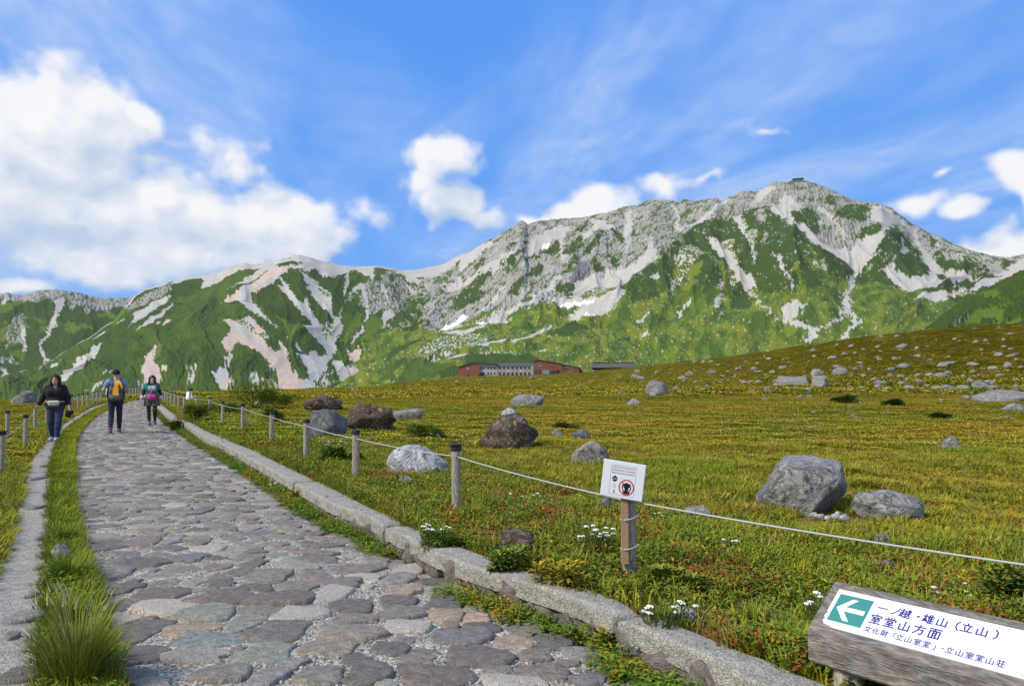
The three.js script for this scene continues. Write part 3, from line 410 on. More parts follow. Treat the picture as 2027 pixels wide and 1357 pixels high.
const kerbF = smoothTrack(track([[1476, 1340], [1391, 1294], [1243, 1232], [1124, 1175], [907, 1108], [796, 1057], [725, 1018], [660, 994], [612, 969], [559, 939], [500, 908], [467, 892], [432, 874], [409, 865], [374, 843], [333, 822], [313, 805]], KERB));
const kerbB = smoothTrack(track([[1637, 1355], [1500, 1300], [1341, 1245], [1144, 1163], [962, 1098], [855, 1058], [766, 1019], [678, 974], [589, 932], [511, 895], [457, 873], [378, 838], [343, 818], [322, 803]], KERB));
const stripR = smoothTrack(track([[76, 1357], [70, 1293], [83, 1193], [93, 1069], [96, 1005], [100, 943], [115, 880], [130, 855], [160, 830], [190, 812], [225, 801]], 0.03));
const stripL = smoothTrack(track([[-105, 1300], [-60, 1210], [0, 1107], [38, 1000], [52, 930], [75, 895], [96, 866], [118, 846], [150, 824], [182, 808], [218, 798]], 0.03));
// signed distance, positive on the right-hand side when walking away from the camera
function side(poly, x, z) { let best = 1e9, sg = 0; for (let k = 0; k < poly.length - 1; k++) { const ax = poly[k][0], az = poly[k][1], bx = poly[k + 1][0] - ax, bz = poly[k + 1][1] - az, l2 = bx * bx + bz * bz; if (l2 < 1e-9) continue; const t = clamp(((x - ax) * bx + (z - az) * bz) / l2, 0, 1), dx = x - ax - bx * t, dz = z - az - bz * t, d = dx * dx + dz * dz; if (d < best) { best = d; sg = (bx * (z - az) - bz * (x - ax)) >= 0 ? 1 : -1; } } return sg * Math.sqrt(best); }
function fieldHeight(az, r) {
  const B = brow(az), R0 = 15; let h;
  if (r < R0) h = 0; else if (r < B[2]) { const t = (r - R0) / (B[2] - R0); h = B[1] * t * t; } else { const q = r - B[2]; h = B[1] - q * 0.02 - q * q / (B[2] * 9); h = Math.max(h, -30 - r * 0.002); }
  return h;
}
function ground(x, z) {
  const r = Math.hypot(x, z), az = Math.atan2(x, -z); let h = fieldHeight(az, r);
  const rough = smoothstep(r, 3, 30);
  let bump = fbm2(x / 2.3, z / 2.3, 3) * 0.05 + (r > 12 ? fbm2(x / 24, z / 24, 2) * 0.22 * smoothstep(r, 12, 60) : 0) + n2(x / 0.5, z / 0.5) * 0.012;
  if (r < 75 && z < 6) {
    const dR = side(edgeR, x, z), dL = side(edgeL, x, z), dK = side(kerbF, x, z), dS = side(stripR, x, z), dT = side(stripL, x, z);
    const far = smoothstep(r, 55, 75);
    if (dL > -0.02 && dR < 0.02) return lerp(h - 0.09, h + bump, far);
    if (dR >= 0 && dK < 0.12) return lerp(h - 0.06 + bump * 0.4, h + bump, far);
    if (dK >= 0.12) return lerp(h + 0.17 + bump * smoothstep(dK, 0.1, 1), h + bump, far);
    if (dS < 0.02 && dT > -0.02) return lerp(h - 0.05, h + bump, far);
    if (dL <= 0 && dS > 0) return lerp(h + 0.015 + bump * 0.5, h + bump, far);
    return lerp(h + 0.01 + bump * smoothstep(-dT, 0, 1), h + bump, far);
  }
  return h + bump;
}
// where a line of sight meets the field
function onField(px, py) { const s = sight(px, py); let a = 1.5, b = 1.5; for (let r = 1.5; r < 900; r *= 1.01) { const [x, z] = polar(s.az, r); if (ground(x, z) >= EYE + s.te * r) { b = r; break; } a = r; b = r; } for (let k = 0; k < 20; k++) { const m = (a + b) / 2, [x, z] = polar(s.az, m); if (ground(x, z) >= EYE + s.te * m) b = m; else a = m; } const [x, z] = polar(s.az, b); return { x, z, y: ground(x, z), r: b }; }
// what grows: 0 straw yellow .. 1 green, and a share of bare reddish earth
const growth = (x, z) => clamp(0.5 + fbm2(x / 9 + 3, z / 9, 3) * 0.8 + fbm2(x / 2.2, z / 2.2, 2) * 0.35, 0, 1);
const earth = (x, z) => fbm2(x / 3.4 + 50, z / 3.4 - 20, 4);
{
  const NA = 640, NR = 300, azs = [];
  for (let i = 0; i <= 520; i++) azs.push(lerp(-0.78, 0.78, i / 520));
  for (let i = 1; i < NA - 520; i++) azs.push(0.78 + (Math.PI * 2 - 1.56) * i / (NA - 520));
  azs.push(Math.PI * 2 - 0.78);
  const pos = [], colr = [], idx = [], n = azs.length;
  for (let j = 0; j <= NR; j++) {
    const r = 0.8 * Math.pow(7000 / 0.8, j / NR);
    for (let i = 0; i < n; i++) {
      const [x, z] = polar(azs[i], r), y = ground(x, z); pos.push(x, y, z);
      const g = growth(x, z), e = earth(x, z), w = 1 + n2(x * 1.7, z * 1.7) * 0.14 + n2(x * 0.3, z * 0.3) * 0.08;
      let c = [lerp(0.250, 0.135, g), lerp(0.195, 0.148, g), lerp(0.018, 0.014, g)];
            const b = smoothstep(e, 0.20, 0.45); c = [lerp(c[0], 0.165, b * 0.8), lerp(c[1], 0.088, b * 0.8), lerp(c[2], 0.040, b * 0.8)];
      colr.push(c[0] * w, c[1] * w, c[2] * w);
    }
  }
  for (let j = 0; j < NR; j++) for (let i = 0; i < n - 1; i++) { const a = j * n + i, b = a + n; idx.push(a, a + 1, b, a + 1, b + 1, b); }
  const g = new THREE.BufferGeometry(); g.setAttribute('position', new THREE.Float32BufferAttribute(pos, 3)); g.setAttribute('color', new THREE.Float32BufferAttribute(colr, 3)); g.setIndex(idx); g.computeVertexNormals();
  const m = new THREE.Mesh(g, new THREE.MeshPhysicalMaterial({ vertexColors: true, roughness: 1, specularIntensity: 0.15 })); m.name = 'ground'; m.userData.kind = 'structure'; scene.add(m);
}
// ================================================================ PATH
// ribbon between two edge lines; v runs across, u along, in metres
function lineAt(poly) { const acc = [0]; for (let k = 1; k < poly.length; k++) acc.push(acc[k - 1] + Math.hypot(poly[k][0] - poly[k - 1][0], poly[k][1] - poly[k - 1][1])); const L = acc[acc.length - 1]; return { L, at(t) { const s = t * L; let k = 0; while (k < acc.length - 2 && acc[k + 1] < s) k++; const f = (s - acc[k]) / (acc[k + 1] - acc[k] || 1); return [lerp(poly[k][0], poly[k + 1][0], f), lerp(poly[k][1], poly[k + 1][1], f)]; } }; }
const cross = (a, b) => { // pair each point of a with the nearest of b, so that rungs run straight across
  return a.map((p) => { let best = 1e9, q = b[0]; for (let k = 0; k < b.length - 1; k++) { const ax = b[k][0], az = b[k][1], bx = b[k + 1][0] - ax, bz = b[k + 1][1] - az, t = clamp(((p[0] - ax) * bx + (p[1] - az) * bz) / (bx * bx + bz * bz || 1), 0, 1), x = ax + bx * t, z = az + bz * t, d = (x - p[0]) ** 2 + (z - p[1]) ** 2; if (d < best) { best = d; q = [x, z]; } } return q; }); };
function ribbon(a, b, across, yf) {
  const pos = [], uv = [], idx = [];
  a.forEach((p, i) => { for (let k = 0; k <= across; k++) { const t = k / across, x = lerp(p[0], b[i][0], t), z = lerp(p[1], b[i][1], t); pos.push(x, yf(x, z, t), z); uv.push(x, z); } });
  for (let i = 0; i < a.length - 1; i++) for (let k = 0; k < across; k++) { const o = i * (across + 1) + k, q = o + across + 1; idx.push(o, o + 1, q, o + 1, q + 1, q); }
  const g = new THREE.BufferGeometry(); g.setAttribute('position', new THREE.Float32BufferAttribute(pos, 3)); g.setAttribute('uv', new THREE.Float32BufferAttribute(uv, 2)); g.setIndex(idx); g.computeVertexNormals(); return g;
}
const levelAt = (x, z) => fieldHeight(Math.atan2(x, -z), Math.hypot(x, z));
// cement with gravel in it: rounded grains of several greys
function grains(n, cells, seed, tones, cement) {
  const R = rng(seed), pts = []; for (let j = 0; j < cells; j++) for (let i = 0; i < cells; i++) pts.push([(i + R()) / cells, (j + R()) / cells, R(), 0.35 + R() * 0.5]);
  const bump = new Float32Array(n * n), map = new Float32Array(n * n * 3);
  for (let j = 0; j < n; j++) for (let i = 0; i < n; i++) {
    const u = i / n, v = j / n, ci = Math.floor(u * cells), cj = Math.floor(v * cells); let d1 = 9, id = 0;
    for (let b = -1; b <= 1; b++) for (let a = -1; a <= 1; a++) { const k = ((cj + b + cells) % cells) * cells + (ci + a + cells) % cells, p = pts[k]; let dx = u - p[0], dy = v - p[1]; dx -= Math.round(dx); dy -= Math.round(dy); const d = Math.hypot(dx, dy) * cells / p[3]; if (d < d1) { d1 = d; id = k; } }
    const g = Math.max(0, 1 - d1 * d1 * 0.9), t = tones[Math.floor(pts[id][2] * tones.length)], w = smoothstep(g, 0.05, 0.35), e = tile(u, v, 40, 3) * 0.05 + tile(u, v, 9, 5) * 0.05, o = j * n + i;
    bump[o] = Math.sqrt(g) * 0.8 + e + 0.1; for (let k = 0; k < 3; k++) map[o * 3 + k] = lerp(cement[k], t[k], w) + e;
  }
  return { map: dataTex(n, (u, v, i, j) => { const o = (j * n + i) * 3; return [map[o], map[o + 1], map[o + 2]]; }), bump: dataTex(n, (u, v, i, j) => bump[j * n + i], false) };
}
const gravelT = grains(1024, 70, 21, [[.68, .66, .59], [.58, .56, .52], [.76, .74, .66], [.48, .47, .45], [.62, .55, .49], [.66, .65, .61], [.40, .39, .39]], [.66, .64, .57]);
gravelT.map.repeat.set(0.75, 0.75); gravelT.bump.repeat.set(0.75, 0.75);
const concreteT = grains(1024, 110, 22, [[.63, .61, .57], [.57, .55, .52], [.69, .67, .62], [.49, .48, .45]], [.64, .62, .57]);
const mortarMat = new THREE.MeshStandardMaterial({ map: gravelT.map, bumpMap: gravelT.bump, bumpScale: 0.012, roughness: 0.95 });
const concreteMat = new THREE.MeshStandardMaterial({ map: concreteT.map, bumpMap: concreteT.bump, bumpScale: 0.005, roughness: 0.95 });
const fineR = edgeR, fineL = cross(fineR, edgeL);
const path = new THREE.Mesh(ribbon(fineL, fineR, 30, (x, z, t) => levelAt(x, z) + 0.008 * fbm2(x * 2.2, z * 2.2, 2) - 0.012 + 0.03 * (1 - (2 * t - 1) ** 2)), mortarMat);
path.name = 'stone_path'; path.userData.kind = 'structure'; scene.add(path);

// the stones set into it
const stoneT = dataTex(512, (u, v) => { const a = tile(u, v, 6, 1) * 0.10 + tile(u, v, 24, 2) * 0.09 + tile(u, v, 80, 4) * 0.08; const pit = tile(u, v, 46, 8) > 0.62 ? -0.16 : 0; return 0.82 + a + pit; });
const graniteT = dataTex(512, (u, v) => { const a = tile(u, v, 90, 1), b = tile(u, v, 60, 6), c = tile(u, v, 8, 3) * 0.05; return (a > 0.25 ? 0.55 : b > 0.35 ? 1.0 : 0.86) + c; });
const stoneB = dataTex(512, (u, v) => 0.5 + tile(u, v, 9, 1) * 0.2 + tile(u, v, 30, 2) * 0.16 + tile(u, v, 90, 4) * 0.14, false);
for (const t of [stoneT, graniteT, stoneB]) t.repeat.set(2.2, 2.2);
const TONE = { dark: [.115, .115, .118], darkgrey: [.15, .148, .148], mauve: [.21, .185, .185], mauveD: [.145, .125, .125], blue: [.165, .175, .195], bluegrey: [.24, .25, .265], grey: [.21, .205, .195], lightgrey: [.34, .335, .325], pale: [.52, .50, .46], granite: [.47, .465, .455], tan: [.36, .295, .225], pinktan: [.40, .31, .245], pink: [.50, .385, .30], green: [.235, .275, .245], bluegreen: [.20, .25, .265], greenpale: [.36, .385, .34], tangrey: [.265, .24, .21], greybrown: [.20, .178, .16] };
const stoneMat = {}; for (const k in TONE) stoneMat[k] = new THREE.MeshStandardMaterial({ color: col(lerp(TONE[k][0], .22, .3) * 1.74, lerp(TONE[k][1], .208, .3) * 1.60, lerp(TONE[k][2], .19, .3) * 1.40), map: /granite|pale|lightgrey/.test(k) ? graniteT : stoneT, bumpMap: stoneB, bumpScale: 0.014, roughness: 0.82 });
function stoneShape(w, d, turn, seed, h) { // a rounded, slightly domed cobble
  const R = rng(seed), N = 13, p = 2.8 + R() * 2.2, rad = []; const f1 = R() * 6.28, f2 = R() * 6.28, f3 = R() * 6.28;
  for (let i = 0; i < N; i++) { const a = i / N * Math.PI * 2, c = Math.cos(a), s = Math.sin(a); rad.push(Math.pow(Math.pow(Math.abs(c), p) + Math.pow(Math.abs(s), p), -1 / p) * (1 + 0.10 * Math.sin(a * 2 + f1) + 0.12 * Math.sin(a * 3 + f2) + 0.07 * Math.sin(a * 5 + f3) + (R() - .5) * 0.17)); }
  const pos = [], uv = [], idx = [], rings = [[1.05, -0.04], [1.0, h * 0.05], [0.955, h * 0.70], [0.86, h * 0.95], [0.5, h * 1.03]], ct = Math.cos(turn), st = Math.sin(turn), du = R() * 9, dv = R() * 9;
  const tilt = (R() - .5) * 0.07, tilt2 = (R() - .5) * 0.09;
  const put = (q, a, y) => { const x0 = Math.cos(a) * q * w / 2, z0 = Math.sin(a) * q * d / 2, x = x0 * ct - z0 * st, z = x0 * st + z0 * ct; pos.push(x, y + (y > 0 ? x0 * tilt + z0 * tilt2 + (R() - .5) * 0.006 : 0), z); uv.push(x + du, z + dv); };
  for (const [q, y] of rings) for (let i = 0; i < N; i++) put(q * rad[i], i / N * Math.PI * 2, y);
  put(0, 0, h * 1.1);
  for (let k = 0; k < rings.length - 1; k++) for (let i = 0; i < N; i++) { const a = k * N + i, b = k * N + (i + 1) % N; idx.push(a, a + N, b, b, a + N, b + N); }
  const o = (rings.length - 1) * N; for (let i = 0; i < N; i++) idx.push(o + i, o + N, o + (i + 1) % N);
  idx.length % 3; const g = new THREE.BufferGeometry(); g.setAttribute('position', new THREE.Float32BufferAttribute(pos, 3)); g.setAttribute('uv', new THREE.Float32BufferAttribute(uv, 2)); g.setIndex(idx); g.computeVertexNormals(); return g;
}
const crown = (x, z) => { const a = Math.max(0, side(edgeL, x, z)), b = Math.max(0, -side(edgeR, x, z)), t = a / (a + b || 1); return 0.03 * (1 - (2 * t - 1) ** 2) - 0.012; };
const laid = [];
const clash = (x, z, w, d, gap) => laid.some((s) => { const dx = x - s.x, dz = z - s.z; if (Math.abs(dx) > 1 || Math.abs(dz) > 1) return false; const a = (w + s.w) / 2 + gap, b = (d + s.d) / 2 + gap; return (dx / a) ** 2 + (dz / b) ** 2 < 0.80; });
{
  const Z6 = [180, 1060, 3.495], Z7 = [700, 1100, 3.378];
  const seen = [[Z6, [[360, 185, 330, 55, 'dark'], [120, 55, 250, 75, 'dark'], [365, 38, 210, 50, 'mauve'], [740, 50, 140, 35, 'mauve'], [680, 150, 210, 60, 'blue'], [890, 140, 270, 80, 'dark'], [1120, 198, 160, 40, 'mauveD'], [1560, 165, 300, 40, 'blue'], [1550, 118, 320, 25, 'mauve'], [880, 215, 180, 40, 'mauve'], [130, 245, 280, 70, 'grey'], [1220, 285, 310, 90, 'grey'], [1830, 225, 370, 70, 'mauve'], [1730, 330, 300, 60, 'mauve'], [1900, 290, 230, 50, 'pale'], [1670, 405, 200, 110, 'granite'], [190, 350, 260, 70, 'dark'], [480, 405, 360, 75, 'mauveD'], [200, 465, 200, 70, 'dark'], [150, 425, 150, 30, 'tan'], [520, 485, 380, 110, 'pale'], [920, 430, 380, 85, 'mauveD'], [1320, 440, 440, 95, 'mauveD'], [1440, 350, 300, 70, 'grey'], [800, 530, 360, 105, 'green'], [1190, 515, 330, 60, 'grey'], [1450, 550, 340, 100, 'granite'], [1800, 490, 300, 95, 'dark'], [190, 565, 220, 75, 'pale'], [300, 650, 330, 150, 'dark'], [700, 640, 380, 70, 'tan'], [1060, 605, 210, 100, 'green'], [820, 715, 480, 85, 'bluegreen'], [1300, 665, 400, 150, 'darkgrey'], [1800, 675, 460, 110, 'tangrey'], [1820, 580, 300, 60, 'mauve'], [340, 805, 370, 120, 'dark'], [740, 830, 400, 80, 'lightgrey'], [1210, 815, 390, 120, 'green'], [1640, 775, 350, 120, 'tangrey'], [300, 945, 280, 80, 'greybrown'], [920, 945, 330, 120, 'grey'], [1220, 985, 230, 110, 'bluegrey'], [1380, 890, 200, 70, 'bluegrey'], [1590, 970, 330, 130, 'grey'], [1920, 960, 320, 150, 'dark'], [420, 1010, 300, 60, 'lightgrey']]],
    [Z7, [[380, 75, 190, 60, 'pale'], [90, 145, 190, 55, 'pale'], [300, 145, 230, 70, 'bluegrey'], [540, 155, 230, 45, 'dark'], [330, 225, 240, 70, 'pinktan'], [620, 220, 290, 80, 'greenpale'], [290, 295, 250, 70, 'dark'], [600, 310, 250, 95, 'dark'], [60, 330, 150, 90, 'dark'], [310, 385, 310, 95, 'grey'], [840, 285, 230, 50, 'dark'], [800, 338, 150, 45, 'tangrey'], [620, 395, 230, 80, 'tan'], [820, 400, 180, 75, 'pink'], [1000, 375, 160, 65, 'greybrown'], [350, 475, 320, 75, 'granite'], [110, 520, 330, 110, 'bluegrey'], [730, 535, 390, 100, 'blue'], [850, 472, 240, 55, 'dark'], [480, 560, 300, 85, 'tangrey'], [250, 630, 250, 90, 'dark'], [1160, 470, 220, 100, 'greybrown'], [1060, 565, 280, 75, 'tan'], [1330, 560, 270, 85, 'dark'], [830, 670, 400, 150, 'mauveD'], [1210, 660, 210, 80, 'mauve'], [1540, 640, 260, 90, 'bluegrey'], [420, 700, 250, 80, 'mauve'], [130, 790, 330, 130, 'dark'], [1260, 770, 350, 105, 'greybrown'], [560, 805, 540, 130, 'mauveD'], [1430, 700, 150, 50, 'greybrown'], [1740, 735, 230, 100, 'tangrey'], [1580, 810, 230, 75, 'blue'], [1060, 845, 420, 90, 'granite'], [1900, 825, 200, 110, 'blue']]]];
  for (const [Z, list] of seen) for (const [cx, cy, w, h, tone] of list) { const px = Z[0] + cx / Z[2], py = Z[1] + cy / Z[2], c = onPlane(px, py, 0.02), a = onPlane(px, py + h / Z[2] / 2, 0.02), b = onPlane(px, py - h / Z[2] / 2, 0.02); const W = w / Z[2] * c.r / FOC, D = b.r - a.r; if (!laid.some((s) => ((c.x - s.x) / ((W + s.w) / 2)) ** 2 + ((c.z - s.z) / ((D + s.d) / 2)) ** 2 < 0.6)) laid.push({ x: c.x, z: c.z, w: W, d: Math.min(D, 0.5), tone, traced: true, turn: -Math.atan2(c.x, -c.z) * 0.6 }); }
  const R = rng(77), tones = ['dark', 'darkgrey', 'darkgrey', 'mauve', 'mauve', 'grey', 'grey', 'grey', 'grey', 'bluegrey', 'blue', 'greybrown', 'tangrey', 'tangrey', 'lightgrey', 'lightgrey', 'green', 'granite'];
  const axis = lineAt(fineR.map((p, i) => [(p[0] + fineL[i][0]) / 2, (p[1] + fineL[i][1]) / 2]));
  const lo = onPlane(600, 1500, 0), pink = onPlane(235, 937, 0.02);
  laid.push({ x: pink.x, z: pink.z, w: 0.36, d: 0.3, tone: 'pinktan', turn: 0.3 });
  for (let pass = 0; pass < 3; pass++) for (let k = 0; k < [12000, 14000, 9000][pass]; k++) {
    const s = R(), p = axis.at(Math.pow(s, 1.25)), x = p[0] + (R() - .5) * 3.4, z = p[1] + (R() - .5) * 1.5;
    if (Math.hypot(x, z) > 58 || z > 2) continue;
    const big = [1, 0.72, 0.45][pass], w = (0.22 + R() * 0.20) * big, d = (0.15 + R() * 0.14) * big;
    const dR = side(edgeR, x, z), dL = side(edgeL, x, z); if (dR > -w * 0.42 || dL < w * 0.42) continue;
    if (clash(x, z, w, d, 0.018)) continue;
    laid.push({ x, z, w, d, tone: tones[Math.floor(R() * tones.length)], turn: (R() - .5) * 0.7 + 0.25 });
  }
  laid.sort((a, b) => Math.hypot(a.x, a.z) / a.w - Math.hypot(b.x, b.z) / b.w);
  const seenFrom = (s) => { const q = Math.atan2(s.x, -s.z); return s.z < -3.4 && Math.abs(q) < 0.66; };
  let count = 0; const rest = {};
  laid.forEach((s, i) => {
    const g = stoneShape(s.w, s.d, s.turn, 1000 + i, 0.010 + (i * 37 % 11) * 0.0014 + (s.w > 0.4 ? 0.005 : 0)), y = levelAt(s.x, s.z) + crown(s.x, s.z) + (s.traced ? 0.004 : -0.010 + (i * 53 % 17) * 0.0008);
    if (count < 300 && seenFrom(s)) { count++; const m = part('paving_stone', g, stoneMat[s.tone], path); m.position.set(s.x, y, s.z); } else { g.translate(s.x, y, s.z); (rest[s.tone] ??= []).push(g); }
  });
  const tonesLeft = Object.keys(rest), far = part('far_paving_stones', mergeGeometries(tonesLeft.map((t) => mergeGeometries(rest[t])), true), tonesLeft.map((t) => stoneMat[t]), path); far.userData.kind = 'stuff';
}
// loose grit between the stones
{
  const R = rng(91), g = new THREE.IcosahedronGeometry(1, 0), N = 6000, m = new THREE.InstancedMesh(g, std([1, 1, 1], 0.95), N), q = new THREE.Object3D(), c = new THREE.Color(); let k = 0;
  for (let t = 0; t < 60000 && k < N; t++) { const r = 3.4 + Math.pow(R(), 1.4) * 11, az = -0.66 + R() * 1.0, [x, z] = polar(az, r); if (side(edgeR, x, z) > -0.03 || side(edgeL, x, z) < 0.03) continue; if (laid.some((s) => ((x - s.x) / s.w * 2.1) ** 2 + ((z - s.z) / s.d * 2.1) ** 2 < 1)) continue; const s = 0.003 + Math.pow(R(), 3) * 0.009; q.position.set(x, levelAt(x, z) + crown(x, z) + s * 0.3, z); q.scale.set(s * (1 + R() * 0.6), s * 0.7, s); q.rotation.set(R() * 6, R() * 6, 0); q.updateMatrix(); m.setMatrixAt(k, q.matrix); const v = 0.16 + R() * 0.34; m.setColorAt(k, c.setRGB(v, v * 0.97, v * (0.86 + R() * 0.1))); k++; }
  m.count = k; m.name = 'gravel'; tag(m, 'small loose gravel in the joints of the stone path', 'gravel', null, 'stuff'); scene.add(m);
}
// ---------------------------------------------------------------- side strip on the left, with stones showing through
{
  const a = cross(stripR, stripL);
  const strip = new THREE.Mesh(ribbon(a, stripR, 12, (x, z, t) => levelAt(x, z) + 0.03 + 0.012 * fbm2(x * 2.5, z * 2.5, 3)), concreteMat); strip.name = 'concrete_strip'; strip.userData.kind = 'structure'; scene.add(strip);
  const skirt = (edge, name) => { const g = ribbon(edge, edge, 1, (x, z, t) => levelAt(x, z) + (t < 0.5 ? -0.08 : 0.03 + 0.012 * fbm2(x * 2.5, z * 2.5, 3))); const uv = g.attributes.uv, p = g.attributes.position; for (let i = 0; i < uv.count; i++) uv.setXY(i, p.getX(i) + p.getZ(i), p.getY(i)); part(name, g, concreteMat, strip); };
  skirt(stripR, 'strip_edge'); skirt(a, 'strip_edge');
  for (const [px, py, w, h, tone] of [[52, 1222, 62, 22, 'bluegrey'], [40, 1340, 70, 24, 'dark'], [85, 1065, 16, 8, 'dark'], [70, 1005, 22, 6, 'greybrown'], [85, 945, 22, 10, 'bluegrey'], [80, 1124, 14, 8, 'mauve'], [62, 1180, 18, 7, 'grey'], [100, 921, 14, 6, 'dark'], [20, 1262, 26, 9, 'grey']]) { const c = onPlane(px, py, 0.03), a2 = onPlane(px, py + h / 2, 0.03), b2 = onPlane(px, py - h / 2, 0.03), m = part('embedded_stone', stoneShape(w * c.r / FOC, b2.r - a2.r, 0, Math.round(px * 7 + py), 0.02), stoneMat[tone], strip); m.position.set(c.x, levelAt(c.x, c.z) + 0.034, c.z); }
}
// ---------------------------------------------------------------- kerb on the right: cast slabs on a face of rough dark stones
function rockGeo(seed, sx, sy, sz, detail = 3, rough = 0.22, cuts = 7, flatBase = true, own = null) {
  const R = rng(seed); let g = new THREE.IcosahedronGeometry(1, detail); g.deleteAttribute('uv'); g.deleteAttribute('normal'); g = mergeVertices(g, 1e-4);
  const planes = []; for (let k = 0; k < cuts; k++) { const a = R() * Math.PI * 2, y = R() * 1.5 - 0.5, q = Math.sqrt(Math.max(0, 1 - Math.min(1, y * y))); planes.push([Math.cos(a) * q, y, Math.sin(a) * q, 0.58 + R() * 0.26]); }
  if (own) planes.push(...own);
  const p = g.attributes.position, o = R() * 90;
  for (let i = 0; i < p.count; i++) {
    let x = p.getX(i), y = p.getY(i), z = p.getZ(i);
    for (const [a, b, c, d] of planes) { const l = Math.hypot(a, b, c), s = (x * a + y * b + z * c) / l - d; if (s > 0) { const k = s * 0.96; x -= a / l * k; y -= b / l * k; z -= c / l * k; } }
    const n = 1 + fbm3(x * 1.6 + o, y * 1.6, z * 1.6, 3) * rough + fbm3(x * 5 + o, y * 5, z * 5, 2) * rough * 0.28; x *= n; y *= n; z *= n;
    if (flatBase && y < -0.55) y = -0.55 + (y + 0.55) * 0.2;
    p.setXYZ(i, x * sx, y * sy, z * sz);
  }
  g.computeVertexNormals(); g.setAttribute('uv', new THREE.Float32BufferAttribute(new Float32Array(p.count * 2), 2)); const uv = g.attributes.uv, nn = g.attributes.normal;
  for (let i = 0; i < p.count; i++) { const ax = Math.abs(nn.getX(i)), ay = Math.abs(nn.getY(i)), az = Math.abs(nn.getZ(i)); if (ay > ax && ay > az) uv.setXY(i, p.getX(i) + o, p.getZ(i)); else if (ax > az) uv.setXY(i, p.getZ(i) + o, p.getY(i)); else uv.setXY(i, p.getX(i) + o, p.getY(i)); }
  return g;
}
{
  const kerb = thing('stone_kerb', 'low stone kerb with a pale concrete top along the right edge of the path', 'kerb');
  const front = kerbF, back = cross(front, kerbB), n = front.length, R = rng(8);
  const acc = [0]; for (let k = 1; k < n; k++) acc.push(acc[k - 1] + Math.hypot(front[k][0] - front[k - 1][0], front[k][1] - front[k - 1][1]));
  // resample every 6 cm
  const F = lineAt(front), Bk = lineAt(back), total = F.L, step = 0.06, N = Math.floor(Math.min(total, 75) / step), fa = [], fb = [];
  for (let k = 0; k <= N; k++) { const t = k * step / total, p = F.at(t); fa.push(p); } { const bb = cross(fa, kerbB); for (const q of bb) fb.push(q); }
  let k0 = 0;
  while (k0 < N - 4) {
    const len = Math.floor((2.2 + R() * 2.2) / step), k1 = Math.min(N, k0 + len), dy = (R() - .5) * 0.018, dx = (R() - .5) * 0.018, a = [], pos = [], uv = [], idx = [];
    const prof = [[-0.02, -0.12], [-0.012, -0.03], [0.015, -0.006], [0.06, 0], [0.5, 0.004], [0.94, 0], [1.0, -0.015], [1.02, -0.14]];
    for (let k = k0; k < k1; k++) {
      const p = fa[k], q = fb[k], w = Math.hypot(q[0] - p[0], q[1] - p[1]) || 1, ux = (q[0] - p[0]) / w, uz = (q[1] - p[1]) / w, W = clamp(w, 0.2, 0.36);
      const bite = Math.max(0, fbm2(k * step * 1.3, 4.5, 3) - 0.30) * 0.12 + fbm2(k * step * 6, 9.1, 2) * 0.010, end = Math.min(1, (k - k0) / 2, (k1 - 1 - k) / 2);
      for (const [s, y] of prof) { const f = s < 0.3 ? bite : fbm2(k * step * 3, 19, 2) * 0.008, x = p[0] + ux * (s * W + (s < 0.5 ? f : -f) + dx), z = p[1] + uz * (s * W + (s < 0.5 ? f : -f) + dx); pos.push(x, levelAt(x, z) + KERB + y + dy - (1 - end) * 0.02 + fbm2(x * 4, z * 4, 2) * 0.005, z); uv.push(k * step, s * W + (y < -0.02 ? -y : 0)); }
    }
    const m = prof.length, rows = k1 - k0; for (let i = 0; i < rows - 1; i++) for (let j = 0; j < m - 1; j++) { const o = i * m + j; idx.push(o, o + 1, o + m, o + 1, o + m + 1, o + m); }
    for (const o of [0, (rows - 1) * m]) for (let j = 1; j < m - 1; j++) o ? idx.push(o, o + j, o + j + 1) : idx.push(0, j + 1, j);
    const g = new THREE.BufferGeometry(); g.setAttribute('position', new THREE.Float32BufferAttribute(pos, 3)); g.setAttribute('uv', new THREE.Float32BufferAttribute(uv, 2)); g.setIndex(idx); g.computeVertexNormals();
    part('coping_slab', g, concreteMat, kerb); k0 = k1 + (R() < 0.5 ? 0 : 1);
  }
  const tones = ['dark', 'darkgrey', 'darkgrey', 'greybrown', 'mauveD', 'grey'];
  for (let s = 0.1, i = 0; s < Math.min(total, 60) && i < 290; i++) {
    const w = 0.20 + R() * 0.26, p = F.at((s + w / 2) / total), q = F.at(Math.min(1, (s + w / 2 + 0.1) / total)), a = Math.atan2(q[0] - p[0], -(q[1] - p[1])), h = 0.115 + R() * 0.045;
    const m = part('face_stone', rockGeo(400 + i, w * 0.60, h, 0.075 + R() * 0.03, 2, 0.26, 9, false), stoneMat[tones[Math.floor(R() * tones.length)]], kerb);
    const off = 0.07 + (R() - .5) * 0.03; m.position.set(p[0] + Math.cos(a) * off, levelAt(p[0], p[1]) + 0.065 + (R() - .5) * 0.02, p[1] + Math.sin(a) * off); m.rotation.y = Math.PI / 2 - a; s += w * 0.86;
  }
  // core behind the face stones
  const core = ribbon(fa.map((p, k) => [lerp(p[0], fb[k][0], 0.28), lerp(p[1], fb[k][1], 0.28)]), fa.map((p, k) => [lerp(p[0], fb[k][0], 0.27), lerp(p[1], fb[k][1], 0.27)]), 1, (x, z, t) => levelAt(x, z) + (t < 0.5 ? KERB - 0.05 : -0.12));
  { const u = core.attributes.uv, p = core.attributes.position; for (let i = 0; i < u.count; i++) u.setXY(i, p.getX(i) * 0.6 - p.getZ(i) * 0.8, p.getY(i)); }
  part('core', core, stoneMat.greybrown, kerb);
}
